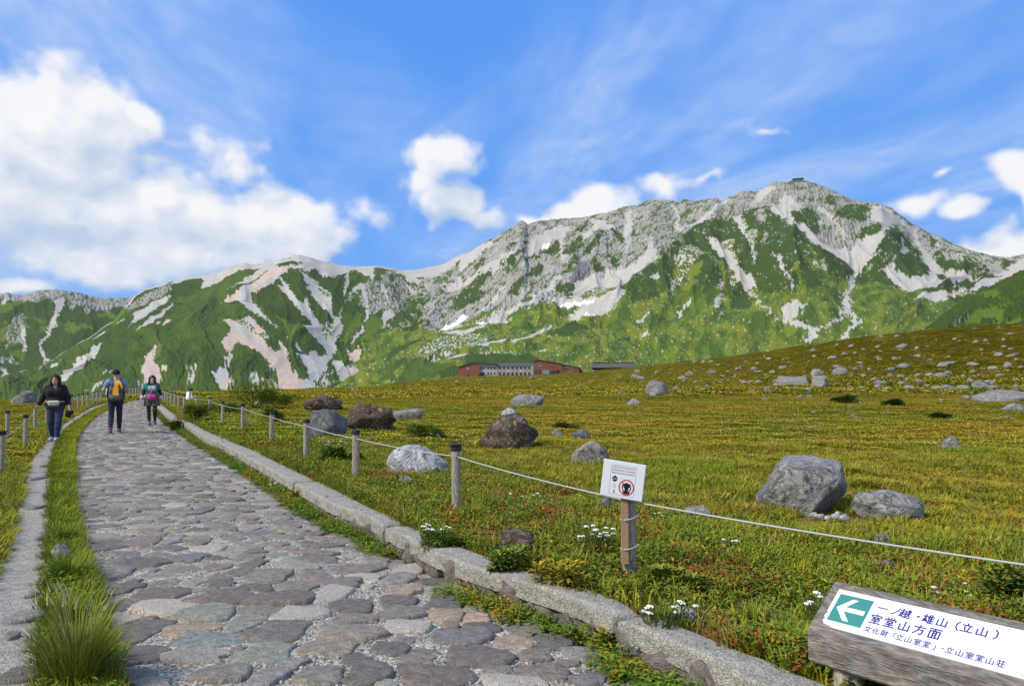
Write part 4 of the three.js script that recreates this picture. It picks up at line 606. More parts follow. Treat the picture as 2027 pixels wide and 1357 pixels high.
// ================================================================ FENCE
const woodT = (() => { const n = 512; return { map: dataTex(n, (u, v) => { const w = tile(u, v, 3, 2) * 0.06, g = Math.sin((u + w) * 60 + tile(u, v, 4, 9) * 4) * 0.06 + tile(u * 1, v, 30, 3) * 0.05, s = tile((u * 6) % 1, v, 14, 5) * 0.07; const d = tile(u, v, 5, 12) * 0.05; return [0.62 + g + s + d, 0.59 + g + s + d * 0.8, 0.545 + g + s]; }), bump: dataTex(n, (u, v) => { const w = tile(u, v, 3, 2) * 0.06; return 0.5 + Math.sin((u + w) * 60 + tile(u, v, 4, 9) * 4) * 0.22 + tile((u * 6) % 1, v, 14, 5) * 0.25; }, false) }; })();
const postWood = new THREE.MeshStandardMaterial({ map: woodT.map, bumpMap: woodT.bump, bumpScale: 0.006, roughness: 0.9, color: col(1, .97, .93) });
const blackMat = std([.018, .018, .02], 0.55), tarMat = std([.02, .018, .017], 0.8), ropeMat = std([.46, .46, .45], 0.85);
const postGeo = (h, r) => { const N = 18, rows = 10, pos = [], uv = [], idx = []; const rings = []; for (let j = 0; j <= rows; j++) rings.push([lerp(-0.06, h, j / rows), r]); rings.push([h + 0.004, r * 0.94], [h + 0.004, 0.001]); for (const [y, q] of rings) for (let i = 0; i <= N; i++) { const a = i / N * Math.PI * 2, w = q * (1 + 0.05 * Math.sin(a * 2 + 1) + 0.025 * Math.sin(a * 5 + y * 3) + (Math.abs(((a + 0.3) % 6.28) - 2.1) < 0.12 ? -0.10 : 0)); pos.push(Math.cos(a) * w, y, Math.sin(a) * w); uv.push(i / N, y * 1.4); } for (let j = 0; j < rings.length - 1; j++) for (let i = 0; i < N; i++) { const a = j * (N + 1) + i, b = a + N + 1; idx.push(a, b, a + 1, b, b + 1, a + 1); } const g = new THREE.BufferGeometry(); g.setAttribute('position', new THREE.Float32BufferAttribute(pos, 3)); g.setAttribute('uv', new THREE.Float32BufferAttribute(uv, 2)); g.setIndex(idx); g.computeVertexNormals(); return g; };
const PH = 0.70, PR = 0.047;
const gPost = postGeo(PH - 0.06, PR), gCap = (() => { const g = new THREE.LatheGeometry([[0, .055], [.05, .055], [.054, .05], [.056, .0], [.052, -.004]].map(([x, y]) => new THREE.Vector2(x, y)), 20); g.translate(0, PH - 0.06, 0); return g; })(), gFlange = (() => { const g = new THREE.LatheGeometry([[0, .066], [.078, .064], [.080, .060], [.078, .056], [.05, .054]].map(([x, y]) => new THREE.Vector2(x, y)), 22); g.translate(0, PH - 0.06, 0); return g; })();
const gBolt = (() => { const g = new THREE.CylinderGeometry(.005, .005, .02, 8); g.translate(0, PH + 0.014, 0); return g; })();
const gFoot = (() => { const g = new THREE.CylinderGeometry(PR * 1.07, PR * 1.10, 0.09, 18); g.translate(0, 0.02, 0); return g; })();
let proto = null;
function post(x, z, label, group, flange, lean = 0, y = ground(x, z)) {
  const t = thing('fence_post', label, 'fence post', [x, y, z], (x * 7.3 + z * 3.1) % 6, group);
  if (!proto) { proto = true; }
  part('pole', gPost, postWood, t); part('cap', gCap, blackMat, t); part('foot_sleeve', gFoot, tarMat, t);
  if (flange) { part('cap_plate', gFlange, blackMat, t); for (const [bx, bz] of [[.02, 0], [-.02, .01], [0, -.025]]) part('bolt', gBolt, blackMat, t).position.set(bx, 0, bz); }
  t.rotation.z = lean; return V(x, y + PH - 0.12, z);
}
function rope(points, sag, name, label, r = 0.0055) {
  const pts = []; for (let k = 0; k < points.length - 1; k++) { const a = points[k], b = points[k + 1], s = Array.isArray(sag) ? sag[k] : sag; for (let i = 0; i < 8; i++) { const t = i / 8, p = a.clone().lerp(b, t); p.y -= 4 * t * (1 - t) * s; pts.push(p); } } pts.push(points[points.length - 1]);
  const c = new THREE.CatmullRomCurve3(pts), g = new THREE.TubeGeometry(c, pts.length * 3, r, 7); return solo(name, g, ropeMat, label, 'rope');
}
const ropeR = [];
let signBase;
{
  // right-hand fence, nearest first (the sign post is the second one)
  const g = 'wooden posts of the rope fence right of the path';
  const near = onPlane(2330, 1500, 0.17); 
  const list = [[903, 1026, 'fence post with a flat bolted cap plate, beside the pale flat boulder', true], [704, 953, 'fence post left of the pale flat boulder, in front of the dark rough boulder', false], [606, 913, 'fence post in front of the smooth dark grey boulder', false], [537, 881, 'fence post just left of the dark boulder group, third beyond the pale boulder', false], [480, 857, 'fourth fence post beyond the pale flat boulder on the right of the path', true], [440, 845, 'fifth fence post beyond the pale flat boulder on the right of the path', false], [414, 826, 'fence post right of the dense cluster beside the leafy shrub', false]];
  const s = onPlane(1246, 1152, 0.17); signBase = V(s.x, ground(s.x, s.z), s.z);
  const d = onPlane(2210, 1143, 0.72);
  ropeR.push(V(d.x, 0.72, d.z), V(s.x, signBase.y + 0.545, s.z));
  post(d.x, d.z, 'fence post nearest the camera, outside the frame on the right', null, true);
  for (const [px, py, label, fl] of list) { const q = onPlane(px, py, 0.17); ropeR.push(post(q.x, q.z, label, null, fl, (px % 7 - 3) * 0.006)); }
  // the far run, close together as the path turns over the brow
  for (const [px, py, nth] of [[364, 816, 'nearest post'], [353, 811, 'second post'], [345, 808, 'third post'], [338, 806, 'fourth post'], [331, 803, 'fifth post'], [326, 801, 'farthest post'], [388, 808, 'stray post standing right'], [375, 800, 'stray post by the distant person, right']]) { const q = onPlane(px, py, 0.14), p = post(q.x, q.z, nth + ' of the far cluster in the right fence', g, px > 360); if (px < 366) ropeR.push(p); }
  rope(ropeR, 0.016, 'rope', 'white rope strung along the posts on the right of the path');
  const ordinal = ['first', 'second', 'third', 'fourth', 'fifth', 'sixth', 'seventh', 'eighth', 'ninth', 'tenth', 'eleventh', 'twelfth', 'thirteenth', 'fourteenth', 'fifteenth', 'sixteenth', 'seventeenth', 'eighteenth', 'nineteenth']; let oi = 0; const gl = 'wooden posts of the rope fence left of the path', ropeL = [];
  for (const [px, py, label] of [[-70, 985, 'fence post outside the frame at the left'], [2, 940, 'fence post cut by the left edge of the picture'], [49, 884, 'fence post left of the walking person in black, next to the concrete strip'], [68, 852, 'fence post partly behind the walking person in black'], [92, 838, 'fence post hidden behind the walking person in black']]) { const q = onPlane(px, py, 0.02); ropeL.push(post(q.x, q.z, label, null, px < 60)); }
  { const q = onPlane(21, 868, 0.02); post(q.x - 0.1, q.z, 'fence post with a flat cap plate at the left edge, behind the rope', null, true); }
  for (const [px, py] of [[141, 814], [154, 811], [163, 809], [172, 808], [184, 804], [191, 802], [200, 800], [212, 797], [222, 795], [232, 793], [241, 791], [249, 790], [256, 789], [262, 788], [268, 787.5], [273, 787], [278, 786.5], [283, 786], [288, 785.6]]) { const q = onPlane(px, py, 0.02); ropeL.push(post(q.x, q.z, ordinal[oi++] + ' far post of the left fence, counting from the person in black towards the brow', gl, px < 180)); }
  rope(ropeL, 0.03, 'rope', 'white rope strung along the posts on the left of the path');
}
// ---------------------------------------------------------------- white warning sign on its post
{
  const t = thing('warning_sign', 'white warning board tied to a grey wooden post behind the kerb', 'sign', [signBase.x, signBase.y, signBase.z], 0);
  part('post', postGeo(0.66, 0.044), postWood, t); part('foot_sleeve', (() => { const g = new THREE.CylinderGeometry(.055, .056, .1, 18); g.translate(0, .035, 0); return g; })(), tarMat, t);
  const bat = new RoundedBoxGeometry(0.048, 0.56, 0.028, 2, 0.003); bat.translate(-0.036, 0.415, 0.052);
  part('batten', bat, new THREE.MeshStandardMaterial({ bumpMap: woodT.bump, bumpScale: 0.002, roughness: 0.8, color: col(.44, .275, .165) }), t).userData.label = 'pale reddish brown batten';
  for (const y of [0.24, 0.435, 0.615]) { const pts = []; for (let i = 0; i <= 24; i++) { const a = i / 24 * Math.PI * 2, c = Math.cos(a), s = Math.sin(a); pts.push(V(c * 0.055 - (s > 0.2 ? 0.008 : 0), y + c * 0.012, s > 0 ? s * 0.082 : s * 0.053)); } const w = part('tie_wire', new THREE.TubeGeometry(new THREE.CatmullRomCurve3(pts, true), 60, 0.0045, 6, true), ropeMat, t); const k = new THREE.SphereGeometry(0.009, 8, 6); k.translate(0.058, y + 0.014, 0.02); part('knot', k, ropeMat, w); }
  const W = 0.285, H = 0.245, cv = document.createElement('canvas'); cv.width = 580; cv.height = 500; const c = cv.getContext('2d');
  c.fillStyle = '#e9edf2'; c.fillRect(0, 0, 580, 500);
  c.strokeStyle = '#2a2a2c'; c.lineWidth = 4; c.beginPath(); c.roundRect(112, 52, 350, 412, 8); c.stroke();
  // three lines of close writing, red among black
  const R = rng(4); const glyphs = (x, y, w, h, ink) => { c.strokeStyle = ink; c.lineWidth = 3; c.beginPath(); for (let k = 0; k < 3; k++) { const yy = y + h * (0.15 + 0.35 * k); c.moveTo(x, yy); c.lineTo(x + w * (0.6 + 0.4 * R()), yy); } for (let k = 0; k < 2; k++) { const xx = x + w * (0.25 + 0.5 * R()); c.moveTo(xx, y); c.lineTo(xx, y + h); } c.stroke(); };
  for (let l = 0; l < 3; l++) for (let k = 0; k < 19; k++) glyphs(126 + k * 17, 68 + l * 40, 13, 24, (l === 0 && k > 3 && k < 19) || (l === 1 && k > 9 && k < 13) ? '#c0485a' : '#3a3a3e');
  // red ring and bar over a dark flying machine with raised arms
  c.fillStyle = '#18181a'; c.beginPath(); c.ellipse(350, 322, 44, 46, 0, 0, 7); c.fill(); c.beginPath(); c.moveTo(300, 398); c.lineTo(404, 398); c.lineTo(392, 436); c.lineTo(316, 436); c.fill();
  c.fillRect(326, 350, 52, 60); c.lineWidth = 16; c.strokeStyle = '#18181a'; c.beginPath(); c.moveTo(316, 404); c.lineTo(290, 350); c.lineTo(306, 286); c.moveTo(388, 404); c.lineTo(412, 348); c.lineTo(392, 286); c.stroke();
  c.lineWidth = 20; c.strokeStyle = '#d8384a'; c.beginPath(); c.ellipse(350, 345, 100, 104, 0, 0, 7); c.stroke();
  c.lineWidth = 18; c.beginPath(); c.moveTo(282, 270); c.lineTo(306, 300); c.stroke();
  c.lineWidth = 4; c.strokeStyle = '#444'; for (const [a, b, d, e] of [[262, 218, 276, 232], [420, 210, 412, 226], [300, 214, 304, 226], [384, 212, 380, 224]]) { c.beginPath(); c.moveTo(a, b); c.lineTo(d, e); c.stroke(); }
  // small dark emblem, bell and stamp on the left
  c.fillStyle = '#1c1c20'; c.beginPath(); c.moveTo(176, 196); c.lineTo(214, 228); c.lineTo(212, 262); c.lineTo(190, 284); c.lineTo(162, 284); c.lineTo(140, 262); c.lineTo(138, 228); c.fill(); c.strokeStyle = '#e9edf2'; c.lineWidth = 4; c.beginPath(); c.moveTo(142, 236); c.lineTo(210, 236); c.moveTo(142, 254); c.lineTo(210, 254); c.stroke();
  c.strokeStyle = '#333'; c.lineWidth = 4; c.beginPath(); c.moveTo(166, 356); c.quadraticCurveTo(166, 316, 182, 316); c.quadraticCurveTo(198, 318, 196, 358); c.lineTo(160, 362); c.moveTo(182, 366); c.lineTo(190, 378); c.stroke();
  c.fillStyle = '#1c1c20'; c.beginPath(); c.arc(182, 408, 10, 0, 7); c.fill(); c.fillRect(176, 414, 12, 20); c.fillRect(166, 434, 34, 8);
  const tex = new THREE.CanvasTexture(cv); tex.colorSpace = THREE.SRGBColorSpace;
  const board = new THREE.Group(); board.name = 'board'; t.add(board);
  // board turned a little towards the path, tilted as in the photograph
  const bx = new RoundedBoxGeometry(W, H, 0.012, 2, 0.003); const pm = part('panel', bx, std([.74, .77, .82], 0.45), board);
  const pg = new THREE.PlaneGeometry(W - 0.008, H - 0.008); pg.translate(0, 0, 0.0075); part('printed_sheet', pg, new THREE.MeshStandardMaterial({ map: tex, roughness: 0.35, color: col(.88, .88, .9) }), board);
  board.position.set(-0.05, 0.695, 0.085); board.rotation.set(0.02, -0.32, -0.125, 'YXZ');
}
// ---------------------------------------------------------------- low direction board at the lower right
const INK = { // each sign of writing as strokes on a square of 100
  '一': [[8, 52, 92, 52]], 'ノ': [[78, 14, 70, 40, 48, 66, 20, 86]],
  '越': [[8, 22, 46, 22], [27, 6, 27, 44], [4, 44, 50, 44], [28, 44, 28, 78], [28, 60, 46, 60], [14, 56, 12, 74, 4, 92], [12, 76, 30, 88, 60, 94, 96, 94], [54, 26, 96, 26], [60, 26, 58, 66, 54, 82], [58, 56, 74, 52], [76, 8, 80, 44, 88, 68, 96, 80], [92, 38, 84, 60, 68, 80], [84, 8, 92, 16]],
  '・': [[46, 50, 54, 50]],
  '雄': [[6, 26, 46, 26], [26, 6, 22, 46, 6, 82], [30, 44, 20, 78, 40, 74], [36, 60, 44, 84], [62, 6, 50, 40], [58, 26, 58, 94], [58, 26, 96, 26], [78, 8, 74, 26], [76, 26, 76, 92], [58, 48, 92, 48], [58, 70, 92, 70], [58, 92, 98, 92]],
  '山': [[50, 8, 50, 88], [12, 36, 12, 88, 88, 88], [88, 34, 88, 94]],
  '(': [[70, 4, 50, 30, 50, 70, 70, 96]], ')': [[30, 4, 50, 30, 50, 70, 30, 96]],
  '立': [[50, 4, 50, 24], [12, 26, 88, 26], [30, 40, 38, 74], [70, 38, 58, 84], [4, 88, 96, 88]],
  '室': [[50, 2, 50, 14], [8, 28, 8, 16, 92, 16, 92, 28], [18, 34, 82, 34], [44, 34, 28, 52], [22, 54, 80, 50], [64, 42, 84, 58], [50, 56, 50, 90], [20, 70, 80, 70], [6, 92, 94, 92]],
  '堂': [[50, 2, 50, 20], [24, 6, 32, 18], [76, 6, 68, 18], [8, 34, 8, 22, 92, 22, 92, 34], [30, 38, 30, 56, 70, 56, 70, 38, 30, 38], [50, 58, 50, 92], [18, 72, 82, 72], [6, 93, 94, 93]],
  '方': [[50, 4, 50, 20], [6, 24, 94, 24], [44, 24, 40, 56, 10, 92], [42, 48, 80, 48, 76, 84, 66, 92, 56, 88]],
  '面': [[4, 8, 96, 8], [50, 8, 42, 28], [12, 28, 12, 94], [12, 28, 88, 28, 88, 94], [12, 92, 88, 92], [38, 28, 38, 92], [62, 28, 62, 92], [38, 48, 62, 48], [38, 70, 62, 70]],
  '文': [[50, 4, 50, 20], [6, 24, 94, 24], [76, 26, 56, 66, 8, 94], [26, 28, 52, 70, 94, 94]],
  '化': [[36, 6, 24, 34, 4, 56], [24, 36, 24, 94], [88, 24, 72, 40, 48, 52], [56, 8, 56, 80, 62, 90, 92, 90, 94, 70]],
  '財': [[10, 8, 10, 72, 42, 72, 42, 8, 10, 8], [10, 28, 42, 28], [10, 50, 42, 50], [20, 74, 6, 94], [32, 74, 46, 92], [52, 30, 98, 30], [78, 6, 78, 86, 66, 92], [76, 32, 66, 58, 50, 76]],
  '「': [[90, 6, 56, 6, 56, 64]], '」': [[44, 34, 44, 94, 10, 94]],
  '荘': [[6, 14, 94, 14], [30, 4, 30, 26], [70, 4, 70, 26], [34, 30, 34, 96], [10, 36, 20, 50], [6, 76, 34, 62], [42, 52, 96, 52], [68, 30, 68, 92], [44, 92, 96, 92]] };
{
  const K = 0.83, L = 1.42 * K, A = 0.30 * K; // length along the board, slant length, thickness
  const along = V(0.61, 0, 0.792), down = V(-0.792 * 0.795, -0.607, 0.61 * 0.795), up = along.clone().cross(down).negate();
  if (up.y < 0) up.negate();
  const t = thing('direction_sign', 'thick weathered wooden beam with a slanted white direction plate and green arrow', 'sign', [1.735 * K, 0.17, -4.335 * K]);
  const M = new THREE.Matrix4().makeBasis(along, up, down), TL = V((1.79 - 1.735) * K, EYE - (EYE - 0.398) * K - 0.17, (-4.40 + 4.335) * K);
  const ca = 0.795, sa = 0.607, FR = 0.155 * K, prof = new THREE.Shape(); // cross-section: slanted top, upright front and back
  [[-0.02 * ca, 0.02 * sa], [A * ca, -A * sa], [A * ca + 0.004, -A * sa - 0.012], [A * ca - 0.002, -A * sa - FR], [A * ca - 0.014, -A * sa - FR - 0.01], [-0.01, -A * sa - FR - 0.01], [-0.03, 0.012]].forEach(([a, b], i) => i ? prof.lineTo(a, b) : prof.moveTo(a, b));
  const bd = new THREE.ExtrudeGeometry(prof, { depth: L, bevelEnabled: true, bevelSize: 0.006, bevelThickness: 0.006, bevelSegments: 2 }); bd.translate(0, 0, -0.032);
  const uvb = bd.attributes.uv, pb = bd.attributes.position; for (let i = 0; i < uvb.count; i++) uvb.setXY(i, (pb.getX(i) - pb.getY(i)) * 1.6, pb.getZ(i) * 0.9);
  const side3 = V(-0.792, 0, 0.61), M2 = new THREE.Matrix4().makeBasis(side3, V(0, 1, 0), along);
  const beam = part('beam', bd, new THREE.MeshStandardMaterial({ map: woodT.map, bumpMap: woodT.bump, bumpScale: 0.008, roughness: 0.92, color: col(.60, .59, .60) }), t); beam.applyMatrix4(M2); beam.position.add(TL); beam.material.side = THREE.DoubleSide;
  const PW = 1.34 * K, PHt = 0.252 * K, cv = document.createElement('canvas'); cv.width = 1600; cv.height = 300; const c = cv.getContext('2d'), S = 1600 / PW;
  c.fillStyle = '#f1f2f6'; c.fillRect(0, 0, 1600, 300); c.lineCap = 'round'; c.lineJoin = 'round';
  c.fillStyle = '#3f8f84'; c.fillRect(26, 34, 222, 218); c.fillStyle = '#f4f6f8';
  c.beginPath(); c.moveTo(44, 142); c.lineTo(120, 58); c.lineTo(160, 58); c.lineTo(100, 126); c.lineTo(228, 126); c.lineTo(228, 160); c.lineTo(100, 160); c.lineTo(160, 230); c.lineTo(120, 230); c.closePath(); c.fill();
  const write = (text, x, y, size, lw, adv) => { for (const ch of text) { const st = INK[ch]; c.strokeStyle = '#2b2478'; c.lineWidth = ch === '・' ? lw * 1.6 : lw; for (const s of st) { c.beginPath(); for (let k = 0; k < s.length; k += 2) { const X = x + s[k] / 100 * size * 0.98, Y = y + s[k + 1] / 100 * size; k ? c.lineTo(X, Y) : c.moveTo(X, Y); } c.stroke(); } x += (/[・ノ()「」]/.test(ch) ? 0.72 : 1) * adv; } };
  write('一ノ越・雄山(立山)', 285, 36, 68, 8, 79); write('室堂山方面', 273, 124, 74, 8.5, 87); write('文化財「立山室堂」・立山室堂山荘', 270, 222, 46, 5, 52);
  // scuffs and grey scratches on the enamel
  const R = rng(14); for (let k = 0; k < 26; k++) { c.fillStyle = 'rgba(70,66,90,' + (0.25 + R() * 0.5) + ')'; c.beginPath(); c.ellipse(R() * 1600, 20 + R() * 270, 1 + R() * 3, 1 + R() * 2, R() * 3, 0, 7); c.fill(); }
  c.strokeStyle = 'rgba(60,55,80,.7)'; c.lineWidth = 3; c.beginPath(); c.moveTo(1105, 272); c.lineTo(1160, 284); c.lineTo(1210, 282); c.lineTo(1238, 290); c.stroke();
  c.fillStyle = '#7d7c80'; c.beginPath(); c.moveTo(0, 230); c.lineTo(12, 244); c.lineTo(4, 262); c.lineTo(22, 286); c.lineTo(60, 292); c.lineTo(90, 300); c.lineTo(0, 300); c.fill(); c.fillRect(0, 190, 9, 14);
  const tex = new THREE.CanvasTexture(cv); tex.colorSpace = THREE.SRGBColorSpace;
  const plate = new RoundedBoxGeometry(PW, 0.006, PHt, 1, 0.002); plate.translate(PW / 2 + 0.004, 0.004, PHt / 2 + 0.008);
  const pl = part('plate', plate, std([.80, .80, .82], 0.4), t); pl.applyMatrix4(M); pl.position.add(TL);
  const face = new THREE.PlaneGeometry(PW - 0.002, PHt - 0.002); face.rotateX(-Math.PI / 2); face.translate(PW / 2 + 0.004, 0.0085, PHt / 2 + 0.008);
  const fc = part('printed_face', face, new THREE.MeshStandardMaterial({ map: tex, roughness: 0.4, color: col(.9, .9, .9) }), pl);
  const lg = postGeo(0.30, 0.062);
  for (const [s, name] of [[0.10, 'leg'], [0.95, 'leg']]) { const p = TL.clone().addScaledVector(along, s).addScaledVector(down, 0.14), m = part(name, lg, postWood, t); m.position.set(p.x, -0.12, p.z); m.scale.y = (TL.y - A * 0.607 - 0.155 * K + 0.10) / 0.30; }
}
// ================================================================ BOULDERS
const rockT = dataTex(1024, (u, v) => { const a = tile(u, v, 5, 1) * 0.10 + tile(u, v, 16, 2) * 0.10 + tile(u, v, 50, 4) * 0.08, dark = smoothstep(tile(u, v, 11, 14) + tile(u, v, 40, 3) * 0.4, 0.45, 0.75) * 0.22, pale = smoothstep(tile(u, v, 9, 24) + tile(u, v, 60, 5) * 0.35, 0.5, 0.7) * 0.2; return 0.76 + a - dark + pale; });
const rockB = dataTex(512, (u, v) => 0.5 + tile(u, v, 6, 1) * 0.18 + tile(u, v, 20, 2) * 0.16 + tile(u, v, 70, 4) * 0.12, false);
const lichenT = dataTex(1024, (u, v) => { const a = tile(u, v, 8, 1) * 0.12 + tile(u, v, 30, 2) * 0.10, s = tile(u, v, 12, 7) + tile(u, v, 45, 4) * 0.5; const l = smoothstep(s, 0.15, 0.5); const red = smoothstep(tile(u, v, 5, 17), 0.1, 0.6); const c = [0.50 + a, 0.43 + a, 0.37 + a]; return [lerp(c[0] + red * 0.02, 0.72 + a, l), lerp(c[1] - red * 0.01, 0.70 + a, l), lerp(c[2] - red * 0.03, 0.63 + a, l)]; });
for (const t of [rockT, rockB, lichenT]) t.repeat.set(0.9, 0.9);
const RM = {}; for (const [k, c, m] of [['grey', [.40, .39, .365], 0], ['pale', [.66, .67, .66], 0], ['dark', [.22, .225, .23], 0], ['brown', [.36, .335, .305], 1], ['blue', [.22, .24, .26], 0], ['slope', [.48, .47, .43], 0], ['warm', [.44, .41, .36], 0]]) RM[k] = new THREE.MeshStandardMaterial({ color: col(...c), map: m ? lichenT : rockT, bumpMap: rockB, bumpScale: 0.03, roughness: 0.92 });
function boulder(x0, x1, y0, y1, mat, seed, label, o = {}) { // outline in the picture gives width, height and where it stands
  const px = (x0 + x1) / 2, b = onField(px, y1), w = (x1 - x0) * b.r / FOC, h = (y1 - y0) * b.r / FOC, d = o.d ?? w * 0.8;
  const g = rockGeo(seed, w / 2 * 1.12, h / 1.42 * (o.k ?? 1), d / 2, o.detail ?? (w * FOC / b.r > 60 ? 5 : 3), o.rough ?? 0.2, o.cuts ?? 8, true, o.own);
  g.computeBoundingBox(); const bb = g.boundingBox, m = solo(o.name ?? 'boulder', g, RM[mat], label, o.cat ?? 'boulder', o.group);
  m.scale.set(w / (bb.max.x - bb.min.x), h * 1.20 / (bb.max.y - bb.min.y), d / (bb.max.z - bb.min.z));
  const back = d * 0.42, [ax, az] = polar(Math.atan2(b.x, -b.z), b.r + back);
  m.position.set(ax, b.y - bb.min.y * m.scale.y - h * 0.20 + (h < 0.26 && b.r < 30 ? 0.035 : 0), az); m.rotation.y = -Math.atan2(b.x, -b.z) + (o.turn ?? 0); return m;
}
boulder(1510, 1680, 924, 1024, 'grey', 31, 'largest grey boulder, flat topped with an overhanging right end, in the open grass', { cuts: 0, rough: 0.10, d: 1.0, own: [[.06, 1, .05, .46], [-.8, .62, .1, .60], [1, .12, .1, .78], [.72, -.62, .3, .52], [-.5, -.35, .8, .62], [.35, .3, .9, .60], [-.6, .25, .75, .66], [.6, .75, .4, .70], [-.2, -.2, 1, .66]] });
boulder(1690, 1813, 988, 1034, 'grey', 47, 'low rounded grey boulder just right of the largest boulder', { rough: 0.14, cuts: 5 });
boulder(768, 893, 884, 948, 'pale', 53, 'pale bluish flat boulder behind the rope', { rough: 0.12, cuts: 10 });
boulder(942, 1064, 820, 893, 'brown', 61, 'knobbly brown boulder with a rounded top standing alone in the grass', { rough: 0.34, cuts: 5 });
boulder(686, 790, 794, 858, 'brown', 66, 'rough reddish brown boulder beside the smooth dark grey one', { rough: 0.36, cuts: 6 });
boulder(606, 692, 812, 869, 'dark', 72, 'smooth dark grey boulder behind the rope posts', { rough: 0.12, cuts: 9 });
boulder(605, 682, 781, 814, 'brown', 75, 'brown lichened boulder behind the smooth dark grey one', { rough: 0.34 });
boulder(780, 840, 810, 833, 'grey', 79, 'grey rounded boulder at the right foot of the reddish brown boulder', { rough: 0.14 });
boulder(1120, 1201, 875, 921, 'warm', 83, 'grey boulder with a steep right side, left above the warning board', { rough: 0.16, cuts: 8 });
boulder(986, 1057, 1058, 1114, 'brown', 88, 'squat dark boulder standing just behind the kerb', { rough: 0.14, cuts: 10 });
boulder(1012, 1079, 780, 805, 'grey', 93, 'angular wedge-shaped grey boulder far out in the grass left of centre', { rough: 0.1, cuts: 12 });
boulder(989, 1021, 806, 824, 'pale', 97, 'small pale stone behind the knobbly brown boulder', { name: 'stone', cat: 'stone' });
boulder(1187, 1216, 991, 1019, 'blue', 101, 'small dark bluish pointed stone below the warning board', { name: 'stone', cat: 'stone', cuts: 10 });
boulder(1354, 1411, 1011, 1040, 'warm', 107, 'flat grey-brown stone under the rope right of the warning board', { name: 'stone', cat: 'stone' });
boulder(1865, 1901, 869, 893, 'grey', 111, 'lone tilted grey stone in the grass at the right', { name: 'stone', cat: 'stone', cuts: 11 });
boulder(782, 823, 949, 969, 'grey', 113, 'small flat stone under the pale bluish boulder', { name: 'stone', cat: 'stone' });
boulder(775, 801, 1001, 1012, 'pale', 117, 'tiny pale stone in the grass behind the kerb', { name: 'stone', cat: 'stone' });
boulder(1278, 1324, 752, 782, 'grey', 121, 'dome-shaped grey boulder at the left edge of the boulder field', { rough: 0.12, cuts: 9 });
boulder(1286, 1311, 769, 785, 'slope', 123, 'small stone in front of the dome-shaped grey boulder', { name: 'stone', cat: 'stone' });
boulder(1240, 1270, 789, 803, 'slope', 127, 'angular stone lying left below the dome-shaped grey boulder', { name: 'stone', cat: 'stone' });
boulder(1609, 1641, 744, 768, 'slope', 131, 'upright boulder in the middle of the boulder field', {});
boulder(1535, 1601, 745, 764, 'warm', 137, 'long low boulder left of the upright one in the boulder field', {});
boulder(1649, 1678, 727, 743, 'grey', 139, 'blocky boulder above the upright one in the boulder field', { cuts: 12 });
boulder(27, 67, 777, 801, 'grey', 141, 'grey boulder behind the left fence, left of the person in black', {});
boulder(500, 524, 794, 806, 'slope', 149, 'small pale stone beside the leafy shrub', { name: 'stone', cat: 'stone' });
boulder(1128, 1166, 853, 872, 'blue', 151, 'dark bluish stone above the grey boulder beside the warning board', { name: 'stone', cat: 'stone' });
boulder(1092, 1114, 852, 868, 'warm', 153, 'reddish stone right of the knobbly brown boulder', { name: 'stone', cat: 'stone' });
boulder(640, 658, 880, 890, 'slope', 155, 'little stone in the grass behind the rope, below the dark grey boulder', { name: 'stone', cat: 'stone' });
boulder(1940, 2030, 775, 797, 'grey', 157, 'long flat boulder cut by the right edge of the picture', { rough: 0.1 });
boulder(1988, 2024, 800, 814, 'slope', 159, 'rounded stone below the long flat boulder at the right edge', { name: 'stone', cat: 'stone' });
boulder(1328, 1378, 1222, 1240, 'pale', 163, 'pale flat stone behind the kerb left of the direction board', { name: 'stone', cat: 'stone' });
boulder(1735, 1765, 1070, 1090, 'warm', 167, 'small stone under the rope between the low boulder and the direction board', { name: 'stone', cat: 'stone' });
boulder(1738, 1772, 1122, 1142, 'blue', 171, 'small grey stone above the direction board', { name: 'stone', cat: 'stone' });
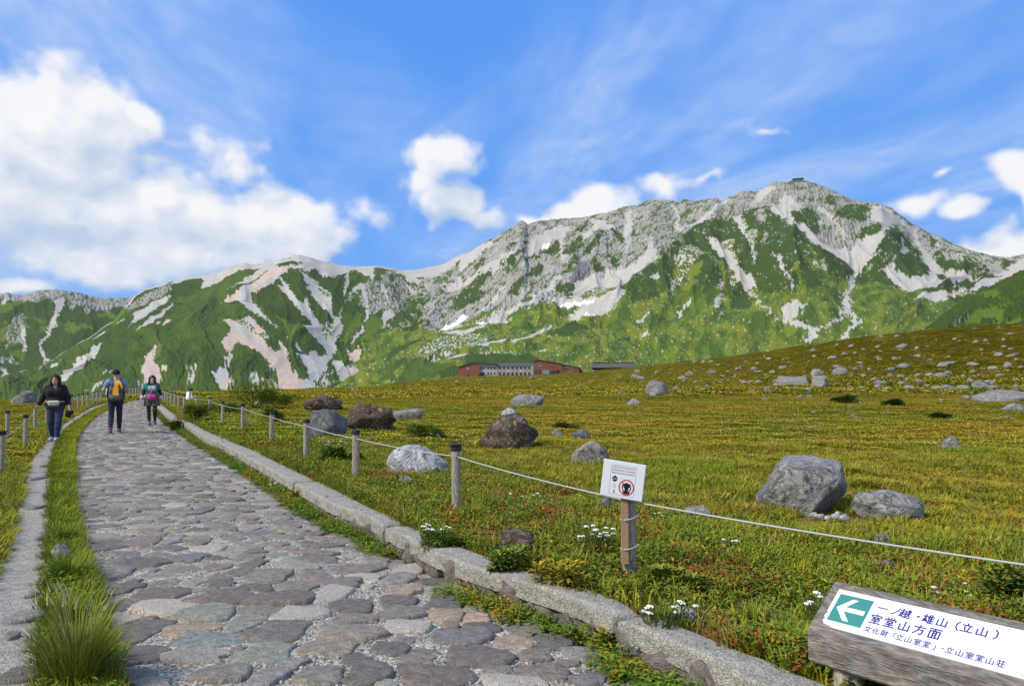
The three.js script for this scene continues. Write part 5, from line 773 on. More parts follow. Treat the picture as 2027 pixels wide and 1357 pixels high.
// pebbles under the overhang of the largest boulder
for (const [px, py, w] of [[1612, 1030, 16], [1625, 1032, 14], [1655, 1034, 18], [1672, 1036, 20], [1640, 1036, 14], [1660, 1026, 12]]) boulder(px - w / 2, px + w / 2, py - w * 0.5, py, 'pale', 200 + px, 'smooth pale pebble heaped under the overhang of the largest boulder', { name: 'pebble', cat: 'pebble', group: 'pebbles under the largest boulder', rough: 0.06, cuts: 2 });
{
  // the boulder field: those one can make out, then the many small ones around them
  const Z = [1250, 600, 2.609], R = rng(301), f = [[120, 300, 60], [60, 300, 40], [330, 300, 30], [375, 296, 40], [410, 298, 36], [655, 305, 40], [710, 285, 36], [785, 288, 30], [785, 328, 50], [940, 240, 44], [990, 262, 24], [945, 272, 28], [1100, 258, 34], [1135, 220, 30], [1065, 212, 22], [1290, 245, 24], [1290, 170, 36], [1375, 168, 40], [1400, 218, 66], [1390, 240, 36], [1270, 277, 28], [1230, 340, 40], [1180, 308, 48], [1065, 323, 54], [1160, 340, 36], [960, 358, 90], [880, 395, 70], [1340, 342, 46], [1410, 318, 80], [1545, 290, 34], [1515, 272, 20], [1615, 315, 70], [1660, 305, 44], [1770, 308, 70], [1945, 322, 62], [1900, 264, 46], [1870, 334, 54], [1768, 355, 44], [1710, 377, 34], [1600, 366, 90], [1540, 368, 50], [1480, 370, 40], [1340, 375, 44], [1390, 376, 50], [1200, 372, 36], [1280, 365, 24], [1490, 403, 46], [1750, 400, 44], [1640, 428, 90], [1720, 432, 70], [1580, 436, 50], [1440, 432, 76], [1500, 442, 50], [1395, 412, 40], [1320, 440, 40], [1280, 405, 80], [1275, 432, 60], [1190, 436, 44], [1850, 405, 50], [1870, 436, 60], [1810, 425, 90], [1995, 430, 48], [1985, 395, 50], [1910, 372, 40], [1890, 380, 34], [1735, 485, 48], [1960, 540, 60], [910, 445, 40], [870, 482, 40], [920, 482, 36], [700, 445, 50], [625, 455, 40], [460, 408, 26], [585, 405, 46], [655, 403, 40], [500, 400, 28], [390, 424, 24], [230, 440, 40], [130, 355, 30], [265, 380, 60], [270, 400, 30], [30, 350, 40], [20, 372, 60], [50, 385, 50], [300, 360, 50], [470, 372, 36], [500, 350, 30], [570, 324, 30], [730, 352, 40], [850, 440, 40], [705, 384, 22], [780, 388, 26], [820, 355, 20], [1940, 160, 30], [1830, 192, 30], [1900, 125, 18], [1770, 130, 18], [1960, 236, 28], [1925, 222, 34], [1670, 185, 24], [1575, 188, 16], [1780, 198, 36], [1560, 268, 22], [1640, 275, 24], [1200, 238, 24], [1180, 270, 18], [1130, 330, 24], [1110, 262, 20], [1040, 275, 60], [1610, 468, 24], [1945, 590, 34], [2010, 330, 30], [1960, 268, 50], [1130, 432, 26], [1155, 256, 18], [640, 348, 24], [420, 345, 26], [895, 352, 18], [1250, 195, 14], [690, 270, 18], [590, 300, 20]];
  const variants = []; for (let k = 0; k < 12; k++) { const g = rockGeo(700 + k, 1, 0.72, 0.85, 1, 0.3, 12).toNonIndexed(); g.computeVertexNormals(); variants.push(g); }
  const put = (px, py, w, h, label, group) => { const b = onField(px, py), s = w * b.r / FOC / 2, m = solo('field_rock', variants[Math.floor(R() * 12)], RM[R() < 0.6 ? 'slope' : R() < 0.6 ? 'grey' : 'warm'], label, 'rock', group); const [x, z] = polar(Math.atan2(b.x, -b.z), b.r + s * 0.4); m.position.set(x, ground(x, z) + 0.04 + s * h * 0.2, z); m.scale.set(s, s * h, s); m.rotation.y = R() * 6.3; };
  for (const [cx, cy, w] of f) put(Z[0] + cx / Z[2], Z[1] + (cy + w * 0.22) / Z[2], w / Z[2] * 1.0, 0.55 + R() * 0.45, 'pale grey rock lying in the boulder field on the rising slope at the right', 'rocks of the boulder field');
  for (let k = 0; k < 150; k++) { const px = 1200 + Math.pow(R(), 0.7) * 830, top = px < 1500 ? lerp(745, 705, (px - 1180) / 320) : lerp(705, 650, (px - 1500) / 527), py = top + 6 + Math.pow(R(), 0.9) * (px > 1500 ? 140 : 70); put(px, py, 5 + Math.pow(R(), 2) * 11, 0.5 + R() * 0.5, 'small pale rock between the larger ones of the boulder field', 'small rocks of the boulder field'); }
  for (const [px, py, w] of [[905, 757, 14], [880, 760, 10], [955, 752, 12], [925, 754, 9], [1005, 757, 8], [1055, 750, 20], [1070, 752, 10], [1120, 757, 8], [1170, 755, 12], [1190, 759, 8], [1085, 757, 7], [700, 772, 18], [650, 773, 12], [745, 784, 12], [757, 785, 12], [720, 790, 9], [960, 765, 8], [1180, 745, 10], [1150, 762, 8]]) put(px, py, w, 0.5, 'small grey rock on the level turf in front of the lodge', 'rocks on the turf before the lodge');
}
// ================================================================ LODGE
{
  const D = 430, U = D / FOC, X = (px) => (px - CX) * U, gy = 1.41; // metres per step of the drawing, ground level there
  const T = thing('mountain_lodge', 'long rust-red and grey mountain lodge at the foot of the slope', 'building', [0, gy, -D]);
  const red = new THREE.MeshStandardMaterial({ color: col(.235, .085, .045), roughness: 0.85 }), red2 = std([.21, .078, .045], .85), grey = std([.34, .33, .335], .85), greyL = std([.40, .39, .38], .85), roofD = std([.075, .07, .075], .6), roofB = std([.15, .165, .20], .5), dark = std([.02, .02, .022], .3), glass = std([.06, .075, .09], .15), glassL = std([.30, .36, .42], .2), orange = std([.62, .33, .18], .7), white = std([.7, .7, .68], .6), wood = std([.42, .28, .13], .8);
  const H = (py) => (746.5 - py) * U; // height above the ground line
  function prism(pts, z0, z1) { const s = new THREE.Shape(); pts.forEach(([x, y], i) => i ? s.lineTo(x, y) : s.moveTo(x, y)); const g = new THREE.ExtrudeGeometry(s, { depth: z1 - z0, bevelEnabled: false }); g.translate(0, 0, z0); return g; }
  const slab = (a, b, th, z0, z1) => { const dx = b[0] - a[0], dy = b[1] - a[1], l = Math.hypot(dx, dy), nx = -dy / l * th, ny = dx / l * th; return prism([a, b, [b[0] + nx, b[1] + ny], [a[0] + nx, a[1] + ny]], z0, z1); };
  const win = (parent, x, y, w, h, z, m = glass, frame = dark) => { const f = part('window', box(w, h, 0.12, x, y, z), frame, parent); part('pane', box(w - 0.16, h - 0.16, 0.06, x, y, z + 0.05), m, f); return f; };
  // left wing: rust-red gable, grey side set back
  const l = new THREE.Group(); l.name = 'left_wing'; T.add(l);
  part('gable_wall', prism([[X(907), 0], [X(950), 0], [X(950), H(721)], [X(940), H(719.5)], [X(933), H(718.6)], [X(907), H(727)]], -14, 0), red, l);
  part('side_wall', box(X(984) - X(950), H(721.8), 12, (X(950) + X(984)) / 2, H(721.8) / 2, -7), greyL, l);
  part('roof', slab([X(906), H(727.4)], [X(934), H(718.6)], 0.35, -14.5, 0.5), roofD, l); part('roof', slab([X(933.5), H(718.4)], [X(985), H(721.6)], 0.4, -14.5, 0.4), roofD, l);
  win(l, X(926), H(730), 1.1, 1.5, 0.03, glassL); for (const px of [953, 957.5, 966, 972, 979]) { win(l, X(px), H(728.5), 0.75, 1.2, -0.95); win(l, X(px), H(740), 0.75, 1.5, -0.95); }
  part('entrance', box(1.8, 1.8, 0.5, X(953), 0.9, -0.7), dark, l); part('porch_roof', box(2.2, 0.3, 1.4, X(954), H(737), -0.4), red2, l);
  for (const px of [927, 948, 979]) part('door', box(0.8, 1.4, 0.1, X(px), 0.7, px > 950 ? -0.96 : 0.03), px > 970 ? white : dark, l);
  // middle wing
  const c = new THREE.Group(); c.name = 'middle_wing'; T.add(c);
  part('wall', box(X(1055) - X(985), H(724.5), 11, (X(985) + X(1055)) / 2, H(724.5) / 2, -6.2), grey, c); part('stair_wall', box(X(1056) - X(1050.5), H(721), 10.6, (X(1050.5) + X(1056)) / 2, H(721) / 2, -5.8), greyL, c);
  part('roof', prism([[X(983), H(725)], [X(1054), H(725)], [X(1054), H(718.8)], [X(988), H(718.8)]], -11.8, -0.4).translate(0, 0, 0), roofB, c);
  for (let k = 0; k < 8; k++) { const px = 988 + k * 8.4; if (px > 1048) continue; for (const [py, hh] of [[728.5, 1.25], [740.2, 1.5]]) { win(c, X(px), H(py), 0.55, hh, -0.66); win(c, X(px + 2.4), H(py), 0.55, hh, -0.66); } const p = part('spandrel_panel', box(1.15, 0.7, 0.14, X(px + 1.2), H(734.2), -0.64), k % 3 === 2 ? white : orange, c); part('sill', box(1.25, 0.12, 0.2, X(px + 1.2), H(731.6), -0.62), white, c); }
  for (const px of [1016, 1028, 1042, 1048]) part('crate', box(0.6, 0.7, 0.5, X(px), 0.35, 0.3), white, c);
  // right wing: big mono-pitch red block and the balcony end
  const r = new THREE.Group(); r.name = 'right_wing'; T.add(r);
  part('wall', prism([[X(1056.5), 0], [X(1112), 0], [X(1112), H(721.2)], [X(1064), H(713)], [X(1056.5), H(715.5)]], -15, 0.6), red, r);
  part('end_wall', prism([[X(1112), 0], [X(1147), 0], [X(1147), H(728.5)], [X(1112), H(722)]], -13, -1.2), red2, r);
  part('roof', slab([X(1055), H(715.9)], [X(1064.2), H(712.8)], 0.35, -15.5, 1.0), roofD, r); part('roof', slab([X(1063.5), H(712.8)], [X(1114), H(721.2)], 0.4, -15.5, 1.0), roofD, r); part('roof', slab([X(1112.4), H(721.9)], [X(1150), H(728.6)], 0.35, -13.4, -0.9), roofD, r);
  for (const px of [1067, 1071]) win(r, X(px), H(724.5), 0.9, 1.0, 0.65, glassL); for (const px of [1088, 1095]) win(r, X(px), H(726), 0.45, 1.0, 0.65);
  for (const px of [1061, 1068]) win(r, X(px), H(736), 0.9, 2.3, 0.65);
  for (let k = 0; k < 5; k++) win(r, X(1075 + k * 2.7), H(736.5), 0.68, 2.6, 0.65, glassL); for (let k = 0; k < 2; k++) win(r, X(1089.5 + k * 2.6), H(738.5), 0.6, 1.8, 0.65, glass);
  for (const px of [1096, 1102, 1106]) part('doorway', box(0.9, 2.7, 0.2, X(px), H(737.5), 0.62), dark, r);
  const bal = part('balcony', box(X(1133) - X(1113), 0.35, 1.8, (X(1113) + X(1133)) / 2, H(737.5), -0.4), wood, r); for (let k = 0; k < 6; k++) part('railing_post', box(0.14, 2.9, 0.14, X(1113.5 + k * 3.8), H(732.5), 0.4), wood, bal); part('railing', box(X(1133) - X(1113), 0.16, 0.12, (X(1113) + X(1133)) / 2, H(733.4), 0.4), wood, bal); part('railing', box(X(1133) - X(1113), 0.16, 0.12, (X(1113) + X(1133)) / 2, H(727.6), 0.4), wood, bal);
  for (const px of [1117, 1121.5, 1126, 1130.5]) win(r, X(px), H(730.5), 0.75, 1.3, -1.15);
  part('annex', prism([[X(1142), 0], [X(1153.5), 0], [X(1153.5), H(737)], [X(1149), H(730)], [X(1142), H(735)]], -9, -4), red2, r); part('annex_roof', slab([X(1148), H(729.2)], [X(1155), H(737.5)], 0.4, -9.4, -3.6), roofB, r);
  for (const m of T.children) m.position.y = 0.15;
  part('foundation', box(X(1154) - X(905), 2.2, 16, (X(905) + X(1154)) / 2, -0.98, -7), greyL, T);
  // people-high fence stakes in front of the lodge
  const F = thing('picket_row', 'row of thin pale stakes in the grass in front of the lodge', 'stakes', [0, gy - 0.1, -D + 12]); for (let k = 0; k < 30; k++) part('stake', box(0.09, 0.85, 0.09, X(897 + k * 3.1 + (k * 7 % 3)), 0.4, (k * 5 % 4) * 0.3), k % 5 ? std([.33, .27, .2], .9) : white, F);
  // the long low hut right of it
  const HX = thing('long_hut', 'long dark roofed hut in two sections right of the red lodge', 'building', [0, 5.1, -400]); const q = 400 / FOC, hx = (px) => (px - CX) * q, hy = (py) => (732 - py) * q;
  part('wall', box(hx(1257) - hx(1174), hy(727), 6, (hx(1174) + hx(1257)) / 2, hy(727) / 2, -4.4), std([.06, .05, .04], .9), HX);
  const roofH = std([.105, .095, .085], .8), ridge = std([.03, .032, .035], .6);
  for (const [a, b, dy] of [[1171, 1212, 0.0], [1213, 1261, 0.14]]) { const g = new THREE.BufferGeometry(), y0 = hy(727.6) + dy, y1 = hy(717.8) + dy, xa = hx(a), xb = hx(b), xt = 0.9; const v = [[xa, y0, 0], [xb, y0, 0], [xb - xt, y1, -4.2], [xa + xt, y1, -4.2], [xa, y0, -8.6], [xb, y0, -8.6]]; const f = [[0, 1, 2], [0, 2, 3], [5, 4, 3], [5, 3, 2], [4, 0, 3], [1, 5, 2], [0, 4, 5], [0, 5, 1]]; g.setAttribute('position', new THREE.Float32BufferAttribute(f.flat().flatMap((i) => v[i]), 3)); g.computeVertexNormals(); const rf = part('roof_section', g, roofH, HX); part('ridge_cap', box(xb - xa - 1.5, 0.3, 0.7, (xa + xb) / 2, y1 + 0.1, -4.2), ridge, rf); for (let k = 1; k < 12; k++) { const x = lerp(xa, xb, k / 12), s = box(0.06, 0.06, Math.hypot(y1 - y0, 4.1), 0, 0, 0); s.rotateX(Math.atan2(y1 - y0, 4.2)); s.translate(lerp(x, (xa + xb) / 2, 0.03), (y0 + y1) / 2 + 0.03, -2.1); part('seam', s, ridge, rf); } }
  // hut on the summit
  const s = sight(1580, 356), R0 = 2188, top = main.base(s.az, 2195)[0], [sx, sz] = polar(s.az, R0);
  const S = thing('summit_hut', 'tiny dark hut perched on the highest summit', 'building', [sx, top - 6, sz], -s.az); const stoneD = std([.10, .10, .115], .9);
  part('wall', box(24, 11, 8, 0, 3.5, 0), stoneD, S); part('roof', prism([[-15, 8.6], [15, 8.6], [12, 11], [-12, 11]], -5.5, 5.5), std([.05, .05, .06], .8), S); part('annex', box(9, 6, 6, -16, 2.5, 0), stoneD, S);
}
// ================================================================ PEOPLE
// surface of a distance field, as one closed mesh
function nets(sdf, lo, hi, cell) {
  const nx = Math.ceil((hi[0] - lo[0]) / cell) + 1, ny = Math.ceil((hi[1] - lo[1]) / cell) + 1, nz = Math.ceil((hi[2] - lo[2]) / cell) + 1, f = new Float32Array(nx * ny * nz), at = (i, j, k) => (k * ny + j) * nx + i;
  for (let k = 0; k < nz; k++) for (let j = 0; j < ny; j++) for (let i = 0; i < nx; i++) f[at(i, j, k)] = sdf(lo[0] + i * cell, lo[1] + j * cell, lo[2] + k * cell);
  const id = new Int32Array(nx * ny * nz).fill(-1), pos = [], idx = [];
  for (let k = 0; k < nz - 1; k++) for (let j = 0; j < ny - 1; j++) for (let i = 0; i < nx - 1; i++) {
    let n = 0, x = 0, y = 0, z = 0;
    const e = (a, b, c, d, g, h) => { const p = f[at(i + a, j + b, k + c)], q = f[at(i + d, j + g, k + h)]; if ((p < 0) !== (q < 0)) { const t = p / (p - q); x += a + (d - a) * t; y += b + (g - b) * t; z += c + (h - c) * t; n++; } };
    for (const [a, b] of [[0, 0], [0, 1], [1, 0], [1, 1]]) { e(0, a, b, 1, a, b); e(a, 0, b, a, 1, b); e(a, b, 0, a, b, 1); }
    if (n) { id[at(i, j, k)] = pos.length / 3; pos.push(lo[0] + (i + x / n) * cell, lo[1] + (j + y / n) * cell, lo[2] + (k + z / n) * cell); }
  }
  const quad = (a, b, c, d, flip) => { if (a < 0 || b < 0 || c < 0 || d < 0) return; flip ? idx.push(a, c, b, a, d, c) : idx.push(a, b, c, a, c, d); };
  for (let k = 1; k < nz - 1; k++) for (let j = 1; j < ny - 1; j++) for (let i = 1; i < nx - 1; i++) {
    const p = f[at(i, j, k)] < 0;
    if (p !== f[at(i + 1, j, k)] < 0) quad(id[at(i, j - 1, k - 1)], id[at(i, j, k - 1)], id[at(i, j, k)], id[at(i, j - 1, k)], !p);
    if (p !== f[at(i, j + 1, k)] < 0) quad(id[at(i - 1, j, k - 1)], id[at(i - 1, j, k)], id[at(i, j, k)], id[at(i, j, k - 1)], !p);
    if (p !== f[at(i, j, k + 1)] < 0) quad(id[at(i - 1, j - 1, k)], id[at(i, j - 1, k)], id[at(i, j, k)], id[at(i - 1, j, k)], !p);
  }
  const g = new THREE.BufferGeometry(); g.setAttribute('position', new THREE.Float32BufferAttribute(pos, 3)); g.setIndex(idx); g.computeVertexNormals(); return g;
}
const capsule = (a, b, ra, rb) => { const bx = b[0] - a[0], by = b[1] - a[1], bz = b[2] - a[2], l2 = bx * bx + by * by + bz * bz || 1e-9; return (x, y, z) => { const t = clamp(((x - a[0]) * bx + (y - a[1]) * by + (z - a[2]) * bz) / l2, 0, 1), dx = x - a[0] - bx * t, dy = y - a[1] - by * t, dz = z - a[2] - bz * t; return Math.sqrt(dx * dx + dy * dy + dz * dz) - (ra + (rb - ra) * t); }; };
const ell = (c, r) => (x, y, z) => { const a = (x - c[0]) / r[0], b = (y - c[1]) / r[1], d = (z - c[2]) / r[2], k = Math.sqrt(a * a + b * b + d * d); return (k - 1) * Math.min(r[0], r[1], r[2]); };
const smin = (a, b, k) => { const h = Math.max(k - Math.abs(a - b), 0) / k; return Math.min(a, b) - h * h * k * 0.25; };
const join = (list, k = 0.03) => (x, y, z) => { let d = 1e9; for (const f of list) d = smin(d, f(x, y, z), k); return d; };
const grow = (f, r) => (x, y, z) => f(x, y, z) - r;
const meet = (...l) => (x, y, z) => { let d = -1e9; for (const f of l) d = Math.max(d, f(x, y, z)); return d; };
const above = (h) => (x, y) => h - y, below = (h) => (x, y) => y - h, not = (f) => (x, y, z) => -f(x, y, z);
const mid = (a, b, t) => [lerp(a[0], b[0], t), lerp(a[1], b[1], t), lerp(a[2], b[2], t)];
// a figure facing +z; joints in metres above its feet
function figure(name, label, at, turn, S) {
  const P = thing(name, label, 'person', at, turn), J = S.j, k = S.k ?? 1; // k: girth
  const torso = [capsule([-0.10 * k, J.hip[1] + 0.02, J.hip[2]], [0.10 * k, J.hip[1] + 0.02, J.hip[2]], 0.115 * k, 0.115 * k), capsule([0, J.hip[1] + 0.06, J.hip[2]], [0, J.waist[1], J.waist[2]], 0.12 * k, 0.115 * k), capsule([-0.06, J.waist[1], J.waist[2]], [-0.085, J.chest[1], J.chest[2]], 0.095 * k, 0.105 * k), capsule([0.06, J.waist[1], J.waist[2]], [0.085, J.chest[1], J.chest[2]], 0.095 * k, 0.105 * k), capsule([J.shL[0] * 0.8, J.shL[1] - 0.02, J.shL[2]], [J.shR[0] * 0.8, J.shR[1] - 0.02, J.shR[2]], 0.065, 0.065)];
  if (S.bust) torso.push(ell([-0.075, J.chest[1] - 0.02, J.chest[2] + 0.085], [0.075, 0.07, 0.06]), ell([0.075, J.chest[1] - 0.02, J.chest[2] + 0.085], [0.075, 0.07, 0.06]));
  const arm = (s, e, w) => [capsule(J[s], J[e], 0.053 * k, 0.043 * k), capsule(J[e], J[w], 0.041 * k, 0.028)], leg = (h, n, a) => [capsule(J[h], J[n], 0.088 * k, 0.06 * k), capsule(mid(J[n], J[a], 0), mid(J[n], J[a], 0.35), 0.057 * k, 0.059 * k), capsule(mid(J[n], J[a], 0.35), J[a], 0.058 * k, 0.038)];
  const arms = [...arm('shL', 'elL', 'wrL'), ...arm('shR', 'elR', 'wrR')], legs = [...leg('hipL', 'knL', 'anL'), ...leg('hipR', 'knR', 'anR')];
  const H = J.head, hs = S.headSize ?? 1, yaw = S.look ?? 0, cy = Math.cos(yaw), sy = Math.sin(yaw);
  const hp = (x, y, z) => [H[0] + (x * cy + z * sy) * hs, H[1] + y * hs, H[2] + (-x * sy + z * cy) * hs];
  const head = [ell(hp(0, 0.03, -0.008), [0.077 * hs, 0.102 * hs, 0.095 * hs]), ell(hp(0, -0.045, 0.018), [0.058 * hs, 0.07 * hs, 0.066 * hs]), capsule(hp(0, 0.012, 0.088), hp(0, -0.022, 0.100), 0.008, 0.012), ell(hp(-0.078, -0.005, -0.005), [0.012, 0.028, 0.018]), ell(hp(0.078, -0.005, -0.005), [0.012, 0.028, 0.018])];
  const neck = capsule([0, J.shL[1] + 0.0, J.chest[2] - 0.01], hp(0, -0.06, -0.012), 0.056, 0.05);
  // hands: palm, four fingers, thumb, gently curled
  const hand = (w, e, sd) => { const d = V(w[0] - e[0], w[1] - e[1], w[2] - e[2]).normalize(), f = V(0, 0, 1).addScaledVector(d, -d.z).normalize(), n = d.clone().cross(f).multiplyScalar(sd), W = V(...w), pt = (a, b, c) => { const v = W.clone().addScaledVector(d, a).addScaledVector(f, b).addScaledVector(n, c); return [v.x, v.y, v.z]; }; const out = [capsule(pt(0, 0, 0), pt(0.03, 0, 0), 0.026, 0.024), capsule(pt(0.04, 0.022, 0), pt(0.08, 0.026, 0.004), 0.015, 0.012), capsule(pt(0.035, -0.018, 0), pt(0.078, -0.024, 0.004), 0.015, 0.012), capsule(pt(0.05, 0, 0), pt(0.08, 0, 0.003), 0.019, 0.014)]; [[0.03, 0.068], [0.010, 0.076], [-0.010, 0.070], [-0.029, 0.056]].forEach(([b, l]) => { out.push(capsule(pt(0.082, b, 0.003), pt(0.082 + l * 0.55, b * 1.05, 0.012), 0.0088, 0.0082), capsule(pt(0.082 + l * 0.55, b * 1.05, 0.012), pt(0.082 + l * 0.9, b * 1.0, 0.034), 0.0080, 0.0070)); }); out.push(capsule(pt(0.022, 0.026, 0.004), pt(0.055, 0.050, 0.016), 0.0115, 0.0098), capsule(pt(0.055, 0.050, 0.016), pt(0.082, 0.052, 0.026), 0.0095, 0.0080)); return join(out, 0.010); };
  const foot = (a, dir, grow = 0) => { const h = [a[0], a[1] - 0.045, a[2]], toe = [a[0] + dir[0] * 0.15, a[1] + dir[1] * 0.15 - 0.055, a[2] + dir[2] * 0.15]; return join([capsule([h[0] - dir[0] * 0.04, h[1], h[2] - dir[2] * 0.04], mid(h, toe, 0.7), 0.038 + grow, 0.036 + grow), capsule(mid(h, toe, 0.6), toe, 0.037 + grow, 0.028 + grow), capsule(a, h, 0.036 + grow, 0.04 + grow)], 0.02); };
  const skin = join([...torso, ...arms, ...legs, neck], 0.035), headF = join(head, 0.022), body = (x, y, z) => smin(skin(x, y, z), headF(x, y, z), 0.02);
  const lo = [-0.62, -0.04, -0.5], hi = [0.62, H[1] + 0.2, 0.5];
  const handL = hand(J.wrL, J.elL, 1), handR = hand(J.wrR, J.elR, -1), near = (w, q) => [[w[0] - q, w[1] - q, w[2] - q], [w[0] + q, w[1] + q, w[2] + q]];
  const geos = [nets(body, lo, hi, 0.0125), nets(handL, ...near(J.wrL, 0.21), 0.0045), nets(handR, ...near(J.wrR, 0.21), 0.0045)];
  part('body', mergeGeometries(geos), S.skinMat, P);
  const eye = new THREE.SphereGeometry(0.0095, 10, 8), em = std([.015, .012, .01], 0.3);
  for (const s of [-1, 1]) { const e = part('eye', eye, em, P); e.position.set(...hp(s * 0.031, 0.008, 0.082)); const b = new THREE.BoxGeometry(0.03, 0.005, 0.008), bm = part('eyebrow', b, em, P); bm.position.set(...hp(s * 0.031, 0.030, 0.083)); bm.rotation.y = yaw; }
  const mo = part('mouth', new THREE.SphereGeometry(1, 12, 8), S.smile ? std([.75, .68, .62], .4) : std([.36, .12, .10], .6), P); mo.scale.set(0.024, S.smile ? 0.008 : 0.006, 0.010); mo.position.set(...hp(0, -0.055, 0.080)); mo.rotation.y = yaw;
  const api = { P, J, torso, arms, legs, hp, foot, skin, lo, hi, join, wear(n, f, m, cell = 0.0125, label) { const q = part(n, nets(f, lo, hi, cell), m, P); if (label) q.userData.label = label; return q; } };
  return api;
}
const fabric = (c, r = 0.9) => { const m = std(c, r); return m; };
const skinA = std([.52, .33, .23], 0.6), hairM = std([.010, .008, .008], 0.75);
const footing = (px, py, y) => { const q = onPlane(px, py, y); return [q.x, levelAt(q.x, q.z) + y, q.z]; };
// ---- woman in black on the concrete strip, walking towards us
{
  const at = footing(107, 872, 0.045), turn = Math.atan2(-at[0], -at[2]) * 0.5;
  const J = { hip: [0, 0.82, 0], waist: [0, 0.98, 0.01], chest: [0, 1.16, 0.0], head: [0, 1.43, 0.05], shL: [-0.165, 1.25, 0], shR: [0.165, 1.25, 0], elL: [-0.27, 1.03, -0.05], wrL: [-0.36, 0.83, 0.02], elR: [0.25, 1.02, -0.06], wrR: [0.31, 0.82, 0.06], hipL: [-0.09, 0.80, 0], hipR: [0.09, 0.80, 0], knL: [-0.085, 0.45, 0.02], knR: [0.095, 0.46, 0.08], anL: [-0.07, 0.085, -0.10], anR: [0.075, 0.085, 0.10] };
  const f = figure('person', 'person in a black top and blue jeans walking on the concrete strip, hair loose', at, turn, { j: J, k: 0.97, bust: true, headSize: 1.0, skinMat: skinA, look: 0.05 });
  const denim = fabric([.030, .042, .085]), black = fabric([.010, .010, .011]), lp = f.legs.map((g) => grow(g, 0.016));
  f.wear('jeans', meet(join([...lp, grow(f.torso[0], 0.016)], 0.03), below(0.93), above(0.09)), denim);
  f.wear('black_top', meet(join([...f.torso.map((g) => grow(g, 0.024)), ...f.arms.map((g) => grow(g, 0.024))], 0.04), above(0.84), not(ell([0, 1.34, 0.10], [0.065, 0.10, 0.09])), not(capsule(J.wrL, [J.wrL[0] - 0.04, J.wrL[1] - 0.2, J.wrL[2]], 0.05, 0.05)), not(capsule(J.wrR, [J.wrR[0] + 0.04, J.wrR[1] - 0.2, J.wrR[2]], 0.05, 0.05))), black);
  f.wear('hair', meet(join([ell(f.hp(0, 0.040, -0.022), [0.098, 0.104, 0.108]), ell(f.hp(-0.083, -0.08, -0.03), [0.040, 0.13, 0.06]), ell(f.hp(0.083, -0.08, -0.03), [0.040, 0.13, 0.06]), ell(f.hp(0, -0.06, -0.08), [0.10, 0.14, 0.05])], 0.03), not(ell(f.hp(0, -0.035, 0.12), [0.070, 0.108, 0.125]))), hairM, 0.01);
  for (const s of ['L', 'R']) { const sh = f.wear('shoe', meet(f.foot(J['an' + s], [s === 'L' ? -0.1 : 0.1, s === 'L' ? 0 : 0, 0.99], 0.008), above(0.0)), fabric([.45, .38, .48], .6), 0.01); const so = new THREE.BoxGeometry(0.085, 0.022, 0.25); so.translate(J['an' + s][0], 0.012, J['an' + s][2] + 0.06); part('sole', so, fabric([.20, .16, .42], .6), sh); }
  const fl = f.wear('red_cuff_patch', meet(grow(capsule(mid(J.elR, J.wrR, 0.45), mid(J.elR, J.wrR, 0.8), 0.04, 0.036), 0.024), (x) => 0.325 - x), fabric([.42, .02, .03]), 0.008);
  // belt bag
  const b = thing('waist_bag', 'grey and cream belt bag worn by the person in black', 'bag', at, turn), cream = fabric([.50, .48, .40]), g2 = fabric([.20, .20, .18]);
  part('pouch', nets(meet(join([capsule([-0.085, 0.905, 0.14], [0.085, 0.905, 0.14], 0.048, 0.048), capsule([-0.06, 0.85, 0.145], [0.06, 0.85, 0.145], 0.045, 0.045)], 0.04)), [-0.3, 0.7, 0], [0.3, 1.05, 0.35], 0.01), cream, b); part('lower_panel', nets(meet(join([capsule([-0.065, 0.85, 0.148], [0.065, 0.85, 0.148], 0.046, 0.046)], 0.04), below(0.865)), [-0.3, 0.7, 0], [0.3, 1.05, 0.35], 0.01), g2, b);
  part('zip', box(0.16, 0.008, 0.01, 0, 0.90, 0.190), g2, b); part('belt', nets(meet(grow(f.join(f.torso, 0.035), 0.034), above(0.905), below(0.945)), f.lo, f.hi, 0.0125), g2, b);
  // black bag in the hand
  const w = thing('hand_bag', 'small black bag held in the hand of the person in black', 'bag', at, turn); part('pouch', nets(join([capsule([0.30, 0.66, 0.08], [0.37, 0.67, 0.09], 0.055, 0.05), capsule([0.28, 0.60, 0.09], [0.33, 0.58, 0.09], 0.045, 0.04)], 0.04), [0.1, 0.45, -0.1], [0.55, 0.85, 0.3], 0.01), black, w);
  part('strap', new THREE.TubeGeometry(new THREE.CatmullRomCurve3([V(0.27, 0.68, 0.06), V(0.25, 0.76, 0.05), V(0.31, 0.80, 0.08), V(0.36, 0.78, 0.09), V(0.37, 0.70, 0.09)]), 20, 0.008, 6), black, w);
}
